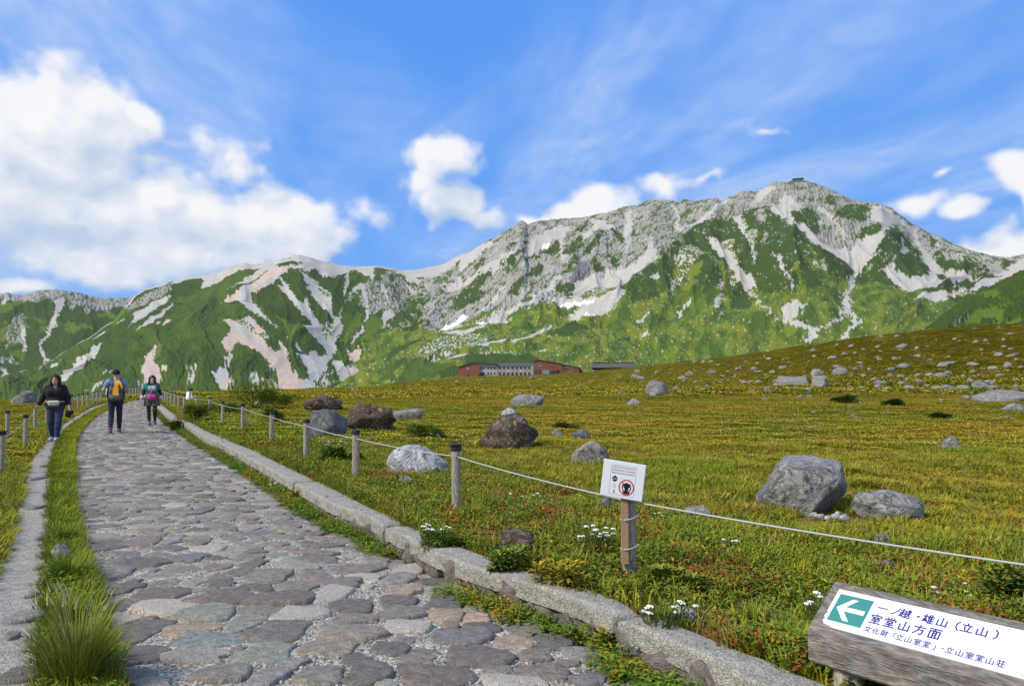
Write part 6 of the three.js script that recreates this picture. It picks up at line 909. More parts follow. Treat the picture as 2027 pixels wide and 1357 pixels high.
// ---- man with the rucksack, walking away
{
  const at = footing(227, 858, 0.02), turn = Math.PI + Math.atan2(-at[0], -at[2]);
  const J = { hip: [0, 0.90, 0], waist: [0, 1.06, 0.01], chest: [0, 1.28, 0.0], head: [0, 1.60, 0.03], shL: [-0.195, 1.40, 0], shR: [0.195, 1.40, 0], elL: [-0.30, 1.17, 0.02], wrL: [-0.20, 1.08, 0.22], elR: [0.30, 1.17, 0.02], wrR: [0.22, 1.05, 0.22], hipL: [-0.09, 0.88, 0], hipR: [0.09, 0.88, 0], knL: [-0.10, 0.49, 0.09], knR: [0.10, 0.48, 0.0], anL: [-0.10, 0.11, 0.09], anR: [0.115, 0.095, -0.16] };
  const f = figure('person', 'person with a grey rucksack and dark cap walking away up the stone path', at, turn, { j: J, k: 0.9, skinMat: skinA, look: -0.35 });
  const navy = fabric([.018, .022, .048]), blue = fabric([.16, .30, .56]);
  f.wear('trousers', meet(join([...f.legs.map((g) => grow(g, 0.014)), grow(f.torso[0], 0.014), grow(f.torso[1], 0.006)], 0.03), below(1.02), above(0.125)), navy);
  f.wear('blue_shirt', meet(join([...f.torso.map((g) => grow(g, 0.02)), grow(f.arms[0], 0.018), grow(f.arms[2], 0.018)], 0.04), above(0.94), not(ell([0, 1.50, 0.03], [0.075, 0.06, 0.08])), not(capsule(mid(J.shL, J.elL, 0.85), J.wrL, 0.09, 0.08)), not(capsule(mid(J.shR, J.elR, 0.85), J.wrR, 0.09, 0.08))), blue);
  const cap = fabric([.012, .012, .014]);
  const c = f.wear('cap', meet(ell(f.hp(0, 0.045, -0.012), [0.098, 0.10, 0.112]), (x, y) => f.hp(0, 0.0, 0)[1] - y), cap, 0.009);
  part('peak', nets(meet(ell(f.hp(0, 0.035, 0.11), [0.075, 0.014, 0.07])), [H0(f)[0] - .25, H0(f)[1] - .1, -.3], [H0(f)[0] + .25, H0(f)[1] + .2, .4], 0.008), cap, c);
  for (const s of ['L', 'R']) { const dn = s === 'R' ? [0, -0.18, 0.98] : [0, 0, 1]; const sh = f.wear('shoe', meet(f.foot(J['an' + s], dn, 0.008), above(0.0)), fabric([.045, .075, .14], .7), 0.01); const so = new THREE.BoxGeometry(0.09, 0.02, 0.26); so.translate(J['an' + s][0], s === 'R' ? 0.012 : 0.022, J['an' + s][2] + 0.06); part('sole', so, fabric([.55, .55, .55], .6), sh); }
  for (const s of ['L', 'R']) f.wear('sock', meet(grow(capsule([J['an' + s][0], 0.1, J['an' + s][2]], [J['an' + s][0], 0.15, J['an' + s][2]], 0.04, 0.042), 0.004)), fabric([.30, .06, .05]), 0.01);
  const b = thing('rucksack', 'grey and black rucksack on the back of the person walking away', 'rucksack', at, turn), g1 = fabric([.085, .085, .088]), blk = fabric([.014, .014, .016]), yel = fabric([.80, .40, .03]);
  const bag = join([capsule([-0.08, 0.99, -0.23], [0.08, 0.99, -0.23], 0.11, 0.11), capsule([-0.09, 1.15, -0.22], [0.09, 1.15, -0.22], 0.10, 0.10), capsule([-0.06, 1.33, -0.19], [0.06, 1.33, -0.19], 0.085, 0.085)], 0.06);
  part('bag', nets(bag, [-0.35, 0.8, -0.5], [0.35, 1.55, 0.05], 0.0125), g1, b);
  part('pocket', nets(join([capsule([-0.07, 0.97, -0.31], [0.07, 0.97, -0.31], 0.06, 0.06), capsule([-0.06, 1.06, -0.31], [0.06, 1.06, -0.31], 0.04, 0.04)], 0.05), [-0.3, 0.8, -0.5], [0.3, 1.3, -0.15], 0.01), fabric([.12, .12, .122]), b);
  for (const s of [-1, 1]) { part('shoulder_strap', new THREE.TubeGeometry(new THREE.CatmullRomCurve3([V(s * 0.09, 1.38, -0.16), V(s * 0.115, 1.475, -0.06), V(s * 0.12, 1.46, 0.06), V(s * 0.13, 1.30, 0.14), V(s * 0.17, 1.08, 0.05), V(s * 0.15, 0.98, -0.16)]), 40, 0.022, 8), fabric([.06, .06, .075]), b); part('side_trim', new THREE.TubeGeometry(new THREE.CatmullRomCurve3([V(s * 0.15, 1.36, -0.20), V(s * 0.19, 1.2, -0.24), V(s * 0.20, 1.0, -0.25), V(s * 0.15, 0.90, -0.27)]), 30, 0.018, 8), blk, b); }
  part('bottle', new THREE.CapsuleGeometry(0.032, 0.12, 4, 10).translate(0.215, 1.13, -0.22), std([.55, .58, .58], .3), b);
  const cl = thing('yellow_cloth', 'yellow cloth draped over the grey rucksack', 'cloth', at, turn);
  const strip = (pts, w) => { const n = pts.length, pos = [], idx = []; pts.forEach(([x, y, z, k = 1], i) => { for (let j = 0; j <= 6; j++) { const t = j / 6 - 0.5; pos.push(x + t * w * k, y + Math.cos(j * 2.1 + i) * 0.004, z - Math.abs(Math.sin(j * 1.6 + i * 0.7)) * 0.010); } }); for (let i = 0; i < n - 1; i++) for (let j = 0; j < 6; j++) { const a = i * 7 + j; idx.push(a, a + 1, a + 7, a + 1, a + 8, a + 7); } const g = new THREE.BufferGeometry(); g.setAttribute('position', new THREE.Float32BufferAttribute(pos, 3)); g.setIndex(idx); g.computeVertexNormals(); return g; };
  const ym = yel.clone(); ym.side = THREE.DoubleSide;
  part('hanging_end', strip([[-0.02, 1.42, -0.22], [-0.015, 1.40, -0.28], [0.0, 1.30, -0.315, .9], [0.01, 1.18, -0.345, 1.1], [0.0, 1.06, -0.385, 1.25], [-0.02, 1.03, -0.39, .8]], 0.12), ym, cl); part('hanging_end', strip([[-0.04, 1.425, -0.22], [-0.08, 1.39, -0.285], [-0.12, 1.31, -0.315], [-0.15, 1.22, -0.325, .7]], 0.07), ym, cl);
}
function H0(f) { return f.J.head; }
// ---- woman in green on the path, walking towards us, smiling
{
  const at = footing(299, 841, 0.02), turn = Math.atan2(-at[0], -at[2]);
  const J = { hip: [0, 0.83, 0], waist: [0, 0.99, 0.01], chest: [0, 1.17, 0.0], head: [0, 1.445, 0.04], shL: [-0.155, 1.27, 0], shR: [0.155, 1.27, 0], elL: [-0.24, 1.04, -0.02], wrL: [-0.30, 0.86, 0.07], elR: [0.235, 1.04, -0.02], wrR: [0.285, 0.85, 0.06], hipL: [-0.085, 0.81, 0], hipR: [0.085, 0.81, 0], knL: [-0.085, 0.46, 0.03], knR: [0.10, 0.47, 0.10], anL: [-0.06, 0.085, 0.03], anR: [0.10, 0.14, -0.07] };
  const f = figure('person', 'smiling person in a green top and shorts with black tights on the stone path', at, turn, { j: J, k: 0.84, bust: true, smile: true, skinMat: std([.60, .40, .29], 0.6), look: 0 });
  const dk = fabric([.012, .014, .020]), tights = fabric([.020, .012, .013], .7);
  f.wear('tights', meet(join(f.legs.map((g) => grow(g, 0.008)), 0.03), below(0.75), above(0.12)), tights);
  f.wear('shorts', meet(join([...f.torso.slice(0, 2).map((g) => grow(g, 0.022)), capsule([-0.10, 0.83, 0], [-0.115, 0.60, 0.02], 0.115, 0.135), capsule([0.10, 0.83, 0], [0.12, 0.60, 0.04], 0.115, 0.135)], 0.03), below(0.98), above(0.60), not(capsule([-0.1, 0.6, 0.02], [-0.1, 0.5, 0.02], 0.1, 0.1))), fabric([.085, .085, .062]));
  f.wear('long_sleeves', meet(join(f.arms.map((g) => grow(g, 0.012)), 0.03), above(0.88)), dk);
  f.wear('green_top', meet(join([...f.torso.map((g) => grow(g, 0.018)), capsule(J.shL, mid(J.shL, J.elL, 0.35), 0.072, 0.072), capsule(J.shR, mid(J.shR, J.elR, 0.35), 0.072, 0.072)], 0.04), above(0.90), not(ell([0, 1.36, 0.06], [0.06, 0.06, 0.09]))), fabric([.010, .16, .15]));
  f.wear('front_print', meet(join(f.torso.slice(2).map((g) => grow(g, 0.026)), 0.04), above(1.08), below(1.24), (x) => Math.abs(x) - 0.11, (x, y, z) => 0.03 - z), fabric([.42, .50, .60]), 0.011);
  f.wear('collar', meet(ell([0, 1.335, 0.03], [0.078, 0.03, 0.085]), not(ell([0, 1.36, 0.05], [0.05, 0.06, 0.07]))), fabric([.62, .58, .48]), 0.009);
  f.wear('hair', meet(join([ell(f.hp(0, 0.04, -0.015), [0.098, 0.105, 0.112]), ell(f.hp(-0.085, -0.10, 0.0), [0.036, 0.16, 0.06]), ell(f.hp(0.088, -0.11, 0.0), [0.038, 0.18, 0.06]), ell(f.hp(0, -0.06, -0.07), [0.10, 0.14, 0.05])], 0.03), not(ell(f.hp(0, -0.035, 0.11), [0.069, 0.108, 0.120]))), std([.018, .008, .014], .4), 0.01);
  for (const s of ['L', 'R']) { f.wear('arm_cover', meet(grow(capsule(mid(J['el' + s], J['wr' + s], 0.72), J['wr' + s], 0.032, 0.03), 0.016)), fabric([.50, .54, .68]), 0.01); f.wear('shoe', meet(f.foot(J['an' + s], s === 'R' ? [0.1, -0.45, 0.88] : [-0.05, 0, 1], 0.008), above(0.0)), fabric([.06, .10, .20], .6), 0.01); }
  const b = thing('shoulder_bag', 'pink shoulder bag with a coral strap on the person in green', 'bag', at, turn);
  part('pouch', nets(join([capsule([-0.045, 0.90, 0.17], [0.06, 0.90, 0.17], 0.075, 0.07), capsule([-0.035, 0.85, 0.17], [0.045, 0.85, 0.17], 0.07, 0.06)], 0.04), [-0.3, 0.7, 0], [0.3, 1.05, 0.35], 0.01), fabric([.56, .04, .28]), b);
  part('strap', new THREE.TubeGeometry(new THREE.CatmullRomCurve3([V(-0.09, 0.95, 0.17), V(0.0, 1.09, 0.165), V(0.075, 1.20, 0.145), V(0.13, 1.31, 0.06), V(0.12, 1.32, -0.04), V(0.0, 1.12, -0.17), V(-0.12, 0.96, -0.1), V(-0.15, 0.93, 0.06)], true), 60, 0.014, 8), fabric([.80, .14, .10]), b);
  part('tag', box(0.03, 0.035, 0.012, -0.075, 0.86, 0.225), fabric([.8, .8, .8]), b);
}
// ---- someone further off beyond the brow, white shirt and dark hat
{
  const q = onPlane(371, 803, 0), at = [q.x, levelAt(q.x, q.z) - 0.62, q.z], turn = 2.4;
  const J = { hip: [0, 0.86, 0], waist: [0, 1.0, 0.02], chest: [0, 1.18, 0.08], head: [0, 1.42, 0.16], shL: [-0.17, 1.29, 0.08], shR: [0.17, 1.29, 0.08], elL: [-0.24, 1.06, 0.1], wrL: [-0.2, 0.9, 0.22], elR: [0.24, 1.06, 0.1], wrR: [0.2, 0.9, 0.22], hipL: [-0.09, 0.84, 0], hipR: [0.09, 0.84, 0], knL: [-0.09, 0.46, 0.06], knR: [0.09, 0.46, 0.02], anL: [-0.09, 0.085, 0.0], anR: [0.09, 0.085, -0.06] };
  const f = figure('person', 'small distant person in white with a dark hat behind the fence cluster', at, turn, { j: J, k: 1, skinMat: skinA });
  f.wear('white_shirt', meet(join([...f.torso.map((g) => grow(g, 0.022)), ...f.arms.map((g) => grow(g, 0.018))], 0.04), above(0.85)), fabric([.74, .75, .78]), 0.016); f.wear('trousers', meet(join([...f.legs.map((g) => grow(g, 0.014)), grow(f.torso[0], 0.014)], 0.03), below(0.94), above(0.06)), fabric([.06, .07, .09]), 0.016);
  f.wear('hat', join([ell(f.hp(0, 0.06, -0.01), [0.10, 0.085, 0.11]), ell(f.hp(0, 0.03, 0), [0.17, 0.015, 0.18])], 0.02), fabric([.02, .025, .08]), 0.012);
  for (const s of ['L', 'R']) f.wear('shoe', meet(f.foot(J['an' + s], [0, 0, 1], 0.008), above(0.0)), fabric([.05, .05, .05]), 0.012);
}
// ================================================================ PLANTS
function bladeGeo(list) { // list of [root, tip, bend, width]
  const pos = [], idx = [];
  for (const [a, b, w, sx, sz] of list) {
    const o = pos.length / 3, px = sz, pz = -sx; // width direction, across the lean
    const m = [lerp(a[0], b[0], 0.38), lerp(a[1], b[1], 0.62), lerp(a[2], b[2], 0.38)];
    pos.push(a[0] - px * w, a[1], a[2] - pz * w, a[0] + px * w, a[1], a[2] + pz * w, m[0] - px * w * 0.8, m[1], m[2] - pz * w * 0.8, m[0] + px * w * 0.8, m[1], m[2] + pz * w * 0.8, b[0], b[1], b[2]);
    idx.push(o, o + 1, o + 2, o + 1, o + 3, o + 2, o + 2, o + 3, o + 4);
  }
  const g = new THREE.BufferGeometry(); g.setAttribute('position', new THREE.Float32BufferAttribute(pos, 3)); g.setIndex(idx); g.computeVertexNormals(); return g;
}
function tuft(seed, n, rad, h0, h1, w, lean) { const R = rng(seed), L = []; for (let k = 0; k < n; k++) { const a = R() * 6.283, q = Math.sqrt(R()) * rad, l = lerp(h0, h1, R()), d = a + (R() - .5) * 1.8, t = lean * l * (0.3 + R() * 0.9), sx = Math.cos(d), sz = Math.sin(d); L.push([[Math.cos(a) * q, -0.01, Math.sin(a) * q], [Math.cos(a) * q + sx * t, l * (1 - lean * 0.22 * R()), Math.sin(a) * q + sz * t], w * (0.6 + R() * 0.8), sx, sz]); } return bladeGeo(L); }
function leafGeo(list) { // [centre, direction, normal-ish up, length, width]: a folded pointed leaf of four faces
  const pos = [], idx = [];
  for (const [c, d, l, w] of list) { const D = V(...d).normalize(), U = Math.abs(D.y) > 0.9 ? V(1, 0, 0) : V(0, 1, 0), S = D.clone().cross(U).normalize(), N = S.clone().cross(D), o = pos.length / 3, p = (t, s, n) => { pos.push(c[0] + D.x * t * l + S.x * s * w + N.x * n * w, c[1] + D.y * t * l + S.y * s * w + N.y * n * w, c[2] + D.z * t * l + S.z * s * w + N.z * n * w); }; p(0, 0, 0); p(0.45, -0.5, 0.22); p(0.5, 0, 0); p(0.45, 0.5, 0.22); p(1, 0, -0.12); idx.push(o, o + 2, o + 1, o, o + 3, o + 2, o + 1, o + 2, o + 4, o + 2, o + 3, o + 4); }
  const g = new THREE.BufferGeometry(); g.setAttribute('position', new THREE.Float32BufferAttribute(pos, 3)); g.setIndex(idx); g.computeVertexNormals(); return g;
}
function herb(seed, n, rad, h, l, w) { const R = rng(seed), L = []; for (let k = 0; k < n; k++) { const a = R() * 6.283, q = Math.sqrt(R()) * rad, y = h * (0.15 + 0.85 * R()); L.push([[Math.cos(a) * q, y, Math.sin(a) * q], [Math.cos(a + (R() - .5)), (R() - .15) * 0.9, Math.sin(a + (R() - .5))], l * (0.6 + R() * 0.7), w * (0.7 + R() * 0.6)]); } return leafGeo(L); }
const leafy = new THREE.MeshPhysicalMaterial({ color: 0xffffff, roughness: 0.8, specularIntensity: 0.35, side: THREE.DoubleSide });
const dry = new THREE.MeshPhysicalMaterial({ color: 0xffffff, roughness: 0.95, specularIntensity: 0.2, side: THREE.DoubleSide });
const covered = (x, z, m = 0) => { // path, kerb and strip stay clear
  if (Math.hypot(x, z) > 75) return false;
  if (side(edgeL, x, z) > -0.01 - m && side(edgeR, x, z) < 0.01 + m) return 'path';
  if (side(kerbF, x, z) > -0.02 - m && side(kerbB, x, z) < 0.03 + m) return 'kerb';
  if (side(stripR, x, z) < 0.01 + m && side(stripL, x, z) > -0.01 - m) return 'strip';
  return false; };
class Field { constructor(name, label, geos, mat, max) { this.m = geos.map((g, i) => { const m = new THREE.InstancedMesh(g, mat, max); m.name = numbered(name); tag(m, label, 'plants', null, 'stuff'); return m; }); this.n = geos.map(() => 0); this.max = max; this.o = new THREE.Object3D(); this.c = new THREE.Color(); }
  add(k, x, y, z, s, sy, turn, c, tilt = 0) { k %= this.m.length; if (this.n[k] >= this.max) return; const o = this.o; o.position.set(x, y, z); o.scale.set(s, sy, s); o.rotation.set(tilt, turn, 0); o.updateMatrix(); this.m[k].setMatrixAt(this.n[k], o.matrix); this.m[k].setColorAt(this.n[k], this.c.setRGB(...c)); this.n[k]++; }
  done() { this.m.forEach((m, i) => { m.count = this.n[i]; if (m.count) scene.add(m); }); } }
const boulders = []; scene.traverse((o) => { if (/^(boulder|stone|pebble)(_\d+)?$/.test(o.name) && o.isMesh && !o.parent.parent) { o.geometry.computeBoundingBox(); const b = o.geometry.boundingBox; boulders.push([o.position.x, o.position.z, (b.max.x - b.min.x) / 2 * o.scale.x * 0.86, (b.max.z - b.min.z) / 2 * o.scale.z * 0.8]); } });
const signClear = (x, z) => { const dx = x - 1.486, dz = z + 3.652, a = dx * 0.61 + dz * 0.792, b = dx * -0.792 + dz * 0.61; return a > -0.14 && a < 1.3 && b > -0.05 && b < 0.62; };
const heap = onField(1640, 1034), footR = 0.14;
const onBoulder = (x, z) => Math.hypot(x - heap.x, z - heap.z) < 0.42 || Math.hypot(x - signBase.x, z - signBase.z - 0.06) < footR || boulders.some((b) => ((x - b[0]) / b[2]) ** 2 + ((z - b[1]) / b[3]) ** 2 < 0.85);
{
  const R = rng(41);
  const grass = new Field('grass', 'short olive and straw coloured grass of the open meadow', [tuft(1, 20, .07, .03, .075, .0034, .85), tuft(2, 20, .08, .025, .065, .0038, .95), tuft(3, 18, .05, .05, .12, .0028, .8)], dry, 60000);
  const turf = new Field('meadow_turf', 'low yellow-olive turf of the farther meadow', [tuft(4, 40, .18, .03, .075, .007, .75), herb(15, 44, .19, .06, .055, .030)], dry, 60000);
  const farT = new Field('far_turf', 'low turf of the far meadow', [tuft(6, 50, .55, .05, .12, .026, .75), herb(16, 50, .55, .11, .17, .10)], dry, 60000);
  const herbs = new Field('ground_cover', 'small leafy plants growing among the grass', [herb(11, 16, .07, .07, .045, .022), herb(12, 14, .06, .10, .055, .018), herb(13, 22, .06, .09, .030, .018)], leafy, 30000);
  const colourAt = (x, z, near) => { const g = growth(x, z), v = 0.78 + R() * 0.44, e = smoothstep(earth(x, z), 0.22, 0.5); let c = [lerp(0.44, 0.235, g), lerp(0.335, 0.285, g), lerp(0.030, 0.024, g)]; if (near) c = [lerp(c[0], 0.25, near * .7), lerp(c[1], 0.33, near * .7), lerp(c[2], .03, near * .7)]; if (R() < 0.10) c = [0.46, 0.37, 0.11]; if (R() < 0.02 + e * 0.18) c = [0.30, 0.17, 0.05]; return [c[0] * v * 0.95, c[1] * v * 0.93, c[2] * v * 0.9]; };
  // near meadow and verges
  for (let t = 0; t < 200000; t++) {
    const r = 2.6 + Math.pow(R(), 0.75) * 15, az = -0.95 + R() * 1.95, [x, z] = polar(az, r); const cv = covered(x, z); if (cv) continue;
    const dR = side(edgeR, x, z), dK = side(kerbF, x, z), dB = side(kerbB, x, z), dL = side(edgeL, x, z), dT = side(stripL, x, z), e = earth(x, z);
    const gutter = dR > 0 && dK < 0, verge = dL < 0 && side(stripR, x, z) > 0, y = ground(x, z);
    if (onBoulder(x, z) || (signClear(x, z) && R() < 0.85)) continue;
    if (gutter) { if (R() < 0.5 && fbm2(x * 1.3, z * 1.3, 2) > -0.15) { const o = fbm2(x * 2.3 + 5, z * 2.3, 2) > 0.12; const v = 0.7 + R() * 0.6; const hgt = 0.9 + R() * 0.9; R() < 0.6 ? herbs.add(Math.floor(R() * 3), x, y, z, 0.85 + R() * 0.6, hgt, R() * 6.3, o && R() < 0.4 ? [.40 * v, .22 * v, .02] : [.11 * v, .19 * v, .02]) : grass.add(Math.floor(R() * 3), x, y, z, 0.8, 0.9 + R() * 0.5, R() * 6.3, [.13 * v, .20 * v, .02]); } continue; }
    if (verge) { const v = 0.75 + R() * 0.5, q = R(); q < 0.16 ? herbs.add(Math.floor(R() * 3), x, y, z, 0.7 + R() * 0.4, 0.7 + R() * 0.5, R() * 6.3, [.14 * v, .22 * v, .02]) : grass.add(Math.floor(R() * 3), x, y, z, 0.8 + R() * 0.5, 0.7 + R() * 0.6, R() * 6.3, q < 0.5 ? [.28 * v, .28 * v, .025] : [.17 * v, .23 * v, .022]); continue; }
    if (e > 0.16 && R() < smoothstep(e, 0.16, 0.42) * 0.85) continue;
    const red = 0.04 + 0.40 * smoothstep(fbm2(x / 1.7 + 80, z / 1.7, 3), 0.12, 0.5);
    const near = dB > 0 ? 1 - smoothstep(dB, 0.6, 4.5) : 0.7, tall = 0.75 + near * 0.5 + (growth(x, z) - 0.4) * 0.5;
    if (R() < (dB > 0 ? 0.18 + near * 0.38 : 0.30)) { const v = 0.65 + R() * 0.7, k = R(); herbs.add(Math.floor(R() * 3), x, y, z, 0.6 + R() * 0.7, (0.6 + R() * 0.7) * (0.7 + near * 0.5), R() * 6.3, k < red ? [.34 * v, .085 * v, .035] : k < red + 0.10 ? [.42 * v, .27 * v, .022] : [.145 * v, .205 * v, .02]); }
    else grass.add(Math.floor(R() * 3), x, y, z, 0.9 + R() * 0.7, tall * (0.6 + R() * 0.7), R() * 6.3, colourAt(x, z, near), (R() - .5) * 0.3);
  }
  // middle distance
  for (let t = 0; t < 135000; t++) { const r = 15 + Math.pow(R(), 0.62) * 42, az = -0.80 + R() * 1.68, [x, z] = polar(az, r); if (covered(x, z, 0.13) || (earth(x, z) > 0.34 && R() < 0.6) || onBoulder(x, z)) continue; const near = az < -0.12 ? 0.8 : 0, dB = side(kerbB, x, z), g2 = dB > 0 ? 1 - smoothstep(dB, 1, 7) : 0.5; turf.add(Math.floor(R() * 2), x, ground(x, z), z, 0.8 + R() * 0.7, 0.6 + R() * 0.6 + g2 * 0.8, R() * 6.3, colourAt(x, z, g2)); }
  // far meadow
  for (let t = 0; t < 110000; t++) { const az = -0.45 + R() * 1.2, B = brow(az)[2], r = 52 + Math.pow(R(), 0.7) * Math.max(10, B - 40), [x, z] = polar(az, r); if (covered(x, z, 0.3)) continue; const c = colourAt(x, z, 0); farT.add(Math.floor(R() * 2), x, ground(x, z) - 0.02, z, 0.8 + R() * 0.8, 0.6 + R() * 0.7, R() * 6.3, c); }
  // the verge between the strip and the path, on to the brow
  { const q = lineAt(edgeL); for (let t = 0; t < 9000; t++) { const a = q.at(0.12 + R() * 0.58), b = cross([a], stripR)[0], k = 0.04 + R() * 0.92, x = lerp(a[0], b[0], k), z = lerp(a[1], b[1], k), r = Math.hypot(x, z); if (r < 14 || r > 50 || z > 0) continue; const v = 0.75 + R() * 0.5; grass.add(Math.floor(R() * 3), x, ground(x, z), z, 1.1 + R() * 0.5, 0.8 + R() * 0.6, R() * 6.3, R() < 0.5 ? [.30 * v, .29 * v, .025] : [.18 * v, .24 * v, .022]); } }
  // the wet gutter between path and kerb
  const gl = lineAt(kerbF), gq = cross(kerbF, edgeR), gr = lineAt(gq);
  for (let t = 0; t < 20000; t++) { const u = Math.pow(R(), 1.5) * 0.75, a = gl.at(u), b = cross([a], edgeR)[0], w0 = Math.max(0.001, Math.hypot(a[0] - b[0], a[1] - b[1])), k = (0.02 + R() * Math.max(0.20, w0 * 0.95)) / w0, x = lerp(a[0], b[0], k), z = lerp(a[1], b[1], k); if (side(kerbF, x, z) > -0.01) continue; const dens = fbm2(u * 60, 3.3, 2) * 0.6 + 0.42; if (R() > dens) continue; const w = Math.hypot(a[0] - b[0], a[1] - b[1]); if (w > 1.2) continue; const gold = fbm2(u * 45 + 9, 7.7, 2) > 0.02, v = 0.7 + R() * 0.6, hgt = (0.8 + R() * 0.9) * clamp(w / 0.3, 0.75, 1.25), y = levelAt(x, z) - 0.04; R() < 0.75 ? herbs.add(Math.floor(R() * 3), x, y, z, 0.8 + R() * 0.6, hgt, R() * 6.3, gold && R() < 0.38 ? [.40 * v, .24 * v, .02] : [.12 * v, .20 * v, .02]) : grass.add(2, x, y, z, 0.8, 0.9 + R() * 0.6, R() * 6.3, [.15 * v, .21 * v, .02]); }
  grass.done(); turf.done(); farT.done(); herbs.done();
}
// ---------------------------------------------------------------- single plants
const stemM = std([.10, .085, .03], 0.9), greenM = new THREE.MeshPhysicalMaterial({ vertexColors: true, roughness: 0.8, specularIntensity: 0.35, side: THREE.DoubleSide });
function paint(g, f) { const p = g.attributes.position, c = new Float32Array(p.count * 3); for (let i = 0; i < p.count; i++) { const q = f(Math.floor(i / 5)); c.set(q, i * 3); } g.setAttribute('color', new THREE.BufferAttribute(c, 3)); return g; }
function shrub(px, py, w, h, label, seed, tone, opt = {}) { // stems and many small leaves spread through an uneven crown
  const b = onField(px, py), s = b.r / FOC, W = w * s, Hh = h * s, R = rng(seed), t = thing(opt.name ?? 'shrub', label, 'shrub', [b.x, b.y, b.z]), L = [], S = [], lobes = [];
  for (let k = 0; k < 9; k++) lobes.push([(R() - .5) * W * 0.72, Hh * (0.22 + R() * 0.55), (R() - .5) * W * 0.6, W * (0.14 + R() * 0.13), Hh * (0.16 + R() * 0.16)]);
  const n = (opt.n ?? 900) * (opt.l ? 1.5 : 2.6), ll = opt.l ?? Math.max(0.05, 3.4 * s);
  for (let k = 0; k < n; k++) { const q = lobes[Math.floor(R() * lobes.length)], a = R() * 6.283, y = R() * 2 - 1, rr = Math.pow(R(), 0.4), c = Math.sqrt(1 - y * y) * rr; L.push([[q[0] + Math.cos(a) * c * q[3], Math.max(0.01, q[1] + y * rr * q[4]), q[2] + Math.sin(a) * c * q[3]], [Math.cos(a), y * 0.6 + 0.3, Math.sin(a)], ll * (0.6 + R() * 0.8), ll * 0.55 * (0.7 + R() * 0.6)]); }
  const fol = leafGeo(L); paint(fol, () => { const v = 0.65 + R() * 0.7, k = R() < (opt.gold ?? 0.12); return k ? [.40 * v, .27 * v, .022] : [tone[0] * 1.35 * v, tone[1] * 1.35 * v, tone[2] * 1.2 * v]; }); part('foliage', fol, greenM, t);
  for (let k = 0; k < 7; k++) { const q = lobes[k]; const g = new THREE.TubeGeometry(new THREE.CatmullRomCurve3([V((R() - .5) * W * 0.2, -0.03, (R() - .5) * W * 0.2), V(q[0] * 0.6, q[1] * 0.6, q[2] * 0.6), V(q[0], q[1], q[2])]), 6, 0.012 + W * 0.004, 5); part('stem', g, stemM, t); }
  return t;
}
shrub(503, 812, 100, 58, 'largest leafy shrub rising above the meadow behind the right fence', 501, [.10, .15, .018], { n: 1900 });
shrub(388, 836, 46, 34, 'leafy shrub growing against the far cluster of fence posts', 502, [.075, .13, .018], { n: 1000, gold: .2 });
shrub(450, 822, 70, 26, 'low leafy shrub between the far posts and the largest shrub', 503, [.09, .14, .018], { n: 900 });
shrub(560, 806, 66, 26, 'low shrub right of the largest leafy shrub', 504, [.10, .15, .018], { n: 900 });
shrub(548, 840, 50, 34, 'leafy bush behind the third post beyond the pale boulder', 505, [.07, .12, .016], { n: 900, gold: .05 });
shrub(350, 858, 34, 24, 'round green tussock at the path edge near the end of the kerb', 506, [.085, .14, .016], { n: 700, gold: .02 });
shrub(842, 872, 84, 36, 'bright green herb clump above the pale flat boulder', 507, [.105, .165, .02], { n: 1100, gold: .05 });
shrub(668, 922, 70, 40, 'fine leaved green clump behind the rope, left of the second post', 508, [.085, .15, .02], { n: 1100, gold: .05 });
shrub(700, 925, 50, 30, 'leafy green clump beside the second post', 520, [.09, .14, .02], { n: 800, gold: .1 });
shrub(1672, 800, 56, 18, 'dark green cushion of dwarf pine in front of the boulder field', 509, [.045, .085, .014], { n: 900, gold: 0, name: 'dwarf_pine' });
shrub(1775, 803, 44, 13, 'dark green cushion of dwarf pine right of the first one', 510, [.05, .09, .014], { n: 700, gold: 0, name: 'dwarf_pine' });
shrub(1860, 830, 34, 12, 'small dwarf pine cushion beside the bare stony patch', 511, [.055, .09, .014], { n: 500, gold: 0, name: 'dwarf_pine' });
shrub(1120, 850, 60, 16, 'low dark green mat of leaves right of the knobbly brown boulder', 512, [.08, .11, .016], { n: 700 });
shrub(1340, 1170, 120, 40, 'bright green grassy herb patch below the rope, right of the warning sign', 513, [.12, .17, .02], { n: 900, gold: .1 });
shrub(1628, 1330, 44, 40, 'broad-leaved plant growing at the left end of the direction board', 514, [.075, .13, .018], { n: 240, l: .06, gold: .06 });
shrub(1720, 1375, 90, 40, 'broad-leaved plant under the direction board', 515, [.075, .13, .018], { n: 260, l: .075, gold: .1 });
shrub(1985, 1200, 90, 70, 'tall leafy plant right above the direction board', 516, [.08, .13, .018], { n: 300, l: .06, gold: .1 });
shrub(1000, 1185, 90, 46, 'green leafy plant in the gutter below the squat dark boulder', 517, [.085, .145, .018], { n: 420, l: .045, gold: .1 });
shrub(1110, 1235, 120, 60, 'orange tinged leafy plant in the gutter between path and kerb', 518, [.12, .145, .016], { n: 520, l: .045, gold: .5 });
shrub(1215, 1300, 120, 60, 'green plant in the near end of the gutter', 519, [.085, .14, .018], { n: 480, l: .045, gold: .3 });
shrub(790, 1105, 50, 34, 'yellowing plant in the gutter at the bend of the path edge', 521, [.13, .14, .016], { n: 420, l: .04, gold: .5 });
shrub(600, 1000, 60, 34, 'yellow-flowered plant in the gutter beside the middle of the kerb', 522, [.11, .14, .016], { n: 420, l: .04, gold: .45 });
shrub(870, 1135, 70, 30, 'leafy plant with white flowers at the path edge', 523, [.085, .145, .018], { n: 420, l: .04, gold: .05 });
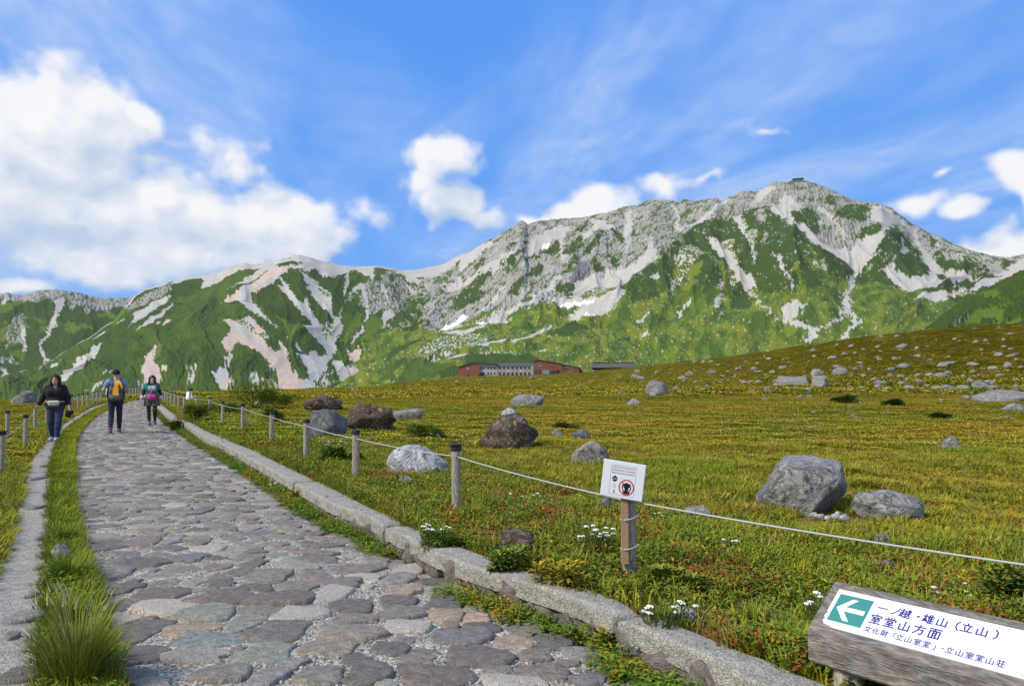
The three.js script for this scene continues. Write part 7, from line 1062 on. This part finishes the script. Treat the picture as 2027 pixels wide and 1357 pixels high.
// flowering plants: thin stems, narrow leaves, a flat white head on each
function flowers(px, py, w, h, heads, label, seed) {
  const b = onField(px, py), s = b.r / FOC, R = rng(seed), t = thing('flowering_plant', label, 'flowers', [b.x, b.y, b.z]), L = [], W = w * s, Hh = h * s;
  for (let k = 0; k < heads * 16; k++) { const a = R() * 6.283, q = Math.sqrt(R()) * W * 0.5; L.push([[Math.cos(a) * q, R() * Hh * 0.7, Math.sin(a) * q * 0.7], [Math.cos(a) * 0.5, 0.9, Math.sin(a) * 0.5], 0.07, 0.012]); }
  const fol = leafGeo(L); paint(fol, () => { const v = 0.7 + R() * 0.6; return [.095 * v, .155 * v, .022]; }); part('foliage', fol, greenM, t);
  const head = mergeGeometries([...Array(9)].map((_, i) => { const g = new THREE.IcosahedronGeometry(0.0048, 1), a = i * 2.4, q = 0.0026 * i * 0.62; g.translate(Math.cos(a) * q, 0.003 - q * 0.25, Math.sin(a) * q); return g; }));
  const fm = std([.80, .80, .74], .8);
  for (let k = 0; k < heads; k++) { const x = (R() - .5) * W, z = (R() - .5) * W * 0.6, y = Hh * (0.75 + R() * 0.35); const st = new THREE.TubeGeometry(new THREE.CatmullRomCurve3([V(x * 0.7, 0, z * 0.7), V(x * 0.9, y * 0.5, z), V(x, y, z)]), 6, 0.0022, 4), m = part('stem', st, stemM, t), f = part('flower_head', head, fm, m); f.position.set(x, y, z); const e = 0.8 + R() * 0.7; f.scale.set(e, e, e); }
  return t;
}
flowers(1185, 1112, 80, 62, 17, 'largest clump of white flowers, left of the warning sign post', 601);
flowers(1437, 1098, 40, 26, 6, 'small white flowers under the rope right of the warning sign', 602);
flowers(1040, 1000, 60, 22, 5, 'few white flowers left of the small dark bluish stone', 603);
flowers(870, 1140, 70, 46, 12, 'white flowers at the path edge in the gutter', 604);
flowers(960, 1190, 90, 46, 9, 'white flowers in the gutter beside the orange tinged plant', 605);
flowers(1310, 1340, 70, 50, 7, 'white flowers in the near end of the gutter', 606);
flowers(885, 875, 90, 16, 14, 'line of white flowers behind the pale flat boulder', 607);
flowers(1620, 1262, 40, 74, 5, 'white flowers on tall stems at the left end of the direction board', 608);
flowers(1890, 1195, 110, 26, 9, 'white flowers above the middle of the direction board', 609);
flowers(1345, 1232, 60, 36, 4, 'pair of white flower stems behind the kerb left of the direction board', 610);
flowers(665, 888, 50, 16, 9, 'white flowers left of the second post', 611);
flowers(548, 975, 40, 18, 8, 'white flowers in the far part of the gutter', 612);
flowers(1310, 1038, 30, 22, 4, 'tuft of white flowers just right of the warning board', 613);
// the tall grass clump in the verge at the lower left
function grassClump(px, py, w, h, n, label, seed, tones, seedheads) {
  const b = onField(px, py), s = b.r / FOC, R = rng(seed), t = thing('grass_clump', label, 'grass', [b.x, b.y, b.z]), L = [], W = w * s / 2, Hh = h * s;
  for (let k = 0; k < n; k++) { const a = R() * 6.283, q = Math.sqrt(R()) * W * 0.34, l = Hh * (0.45 + R() * 0.6), d = a + (R() - .5) * 0.9, out = W * (0.25 + R() * 0.8), sx = Math.cos(d), sz = Math.sin(d); L.push([[Math.cos(a) * q, -0.02, Math.sin(a) * q], [Math.cos(a) * q + sx * out, l * (1 - 0.75 * R() * out / W), Math.sin(a) * q + sz * out], 0.0022 + R() * 0.0022, sx, sz]); }
  const g = bladeGeo(L); paint(g, () => { const c = tones[Math.floor(R() * tones.length)], v = 0.75 + R() * 0.5; return [c[0] * v, c[1] * v, c[2] * v]; }); part('blades', g, greenM, t);
  for (let k = 0; k < seedheads; k++) { const a = R() * 6.283, q = W * (0.2 + R() * 0.6), y = Hh * (0.85 + R() * 0.25), x = Math.cos(a) * q, z = Math.sin(a) * q, m = part('stalk', new THREE.TubeGeometry(new THREE.CatmullRomCurve3([V(x * 0.2, 0, z * 0.2), V(x * 0.5, y * 0.6, z * 0.5), V(x, y, z)]), 8, 0.0012, 4), std([.42, .34, .16], .9), t); const e = new THREE.ConeGeometry(0.0045, 0.07, 5); e.translate(0, 0.03, 0); const p = part('seed_head', e, std([.50, .40, .20], .9), m); p.position.set(x, y, z); p.rotation.set(-z / W * 0.6 + 0.2, 0, -x / W * 0.9); }
  return t;
}
const gt = [[.19, .24, .025], [.25, .27, .03], [.36, .31, .06], [.14, .20, .022], [.50, .41, .15]];
grassClump(150, 1352, 185, 150, 1000, 'largest tall grass clump with pale seed heads at the lower left', 701, [gt[0], gt[1], gt[3], gt[1], gt[2]], 22);
grassClump(130, 1250, 110, 80, 500, 'grass clump in the verge just beyond the largest one', 702, [gt[0], gt[1], gt[3]], 0);
grassClump(135, 1150, 90, 60, 420, 'grass clump in the verge level with the start of the stone band', 703, [gt[0], gt[3], gt[1]], 0);
grassClump(128, 1075, 60, 40, 360, 'green grass clump in the verge beside the middle of the concrete strip', 704, [gt[0], gt[3]], 0);
grassClump(935, 1035, 60, 50, 260, 'upright grass tuft right of the post with the bolted cap plate', 705, [gt[0], gt[3], gt[1]], 0);
grassClump(490, 848, 40, 30, 260, 'pale seeding grass between the fourth and fifth posts', 706, [gt[4], gt[2]], 8);
grassClump(358, 840, 36, 26, 260, 'straw coloured grass tuft at the end of the kerb', 707, [gt[4], gt[2]], 6);
grassClump(1500, 1235, 90, 50, 320, 'grass tuft behind the kerb left of the direction board', 708, [gt[0], gt[1], gt[2]], 0);
boulder(105, 135, 1090, 1118, 'warm', 181, 'reddish stone lying in the verge beside the concrete strip', { name: 'stone', cat: 'stone' });
scene.fog = new THREE.FogExp2(new THREE.Color(0.80, 0.88, 1.0), 0.000026);
shade(scene);
renderer.render(scene, camera);
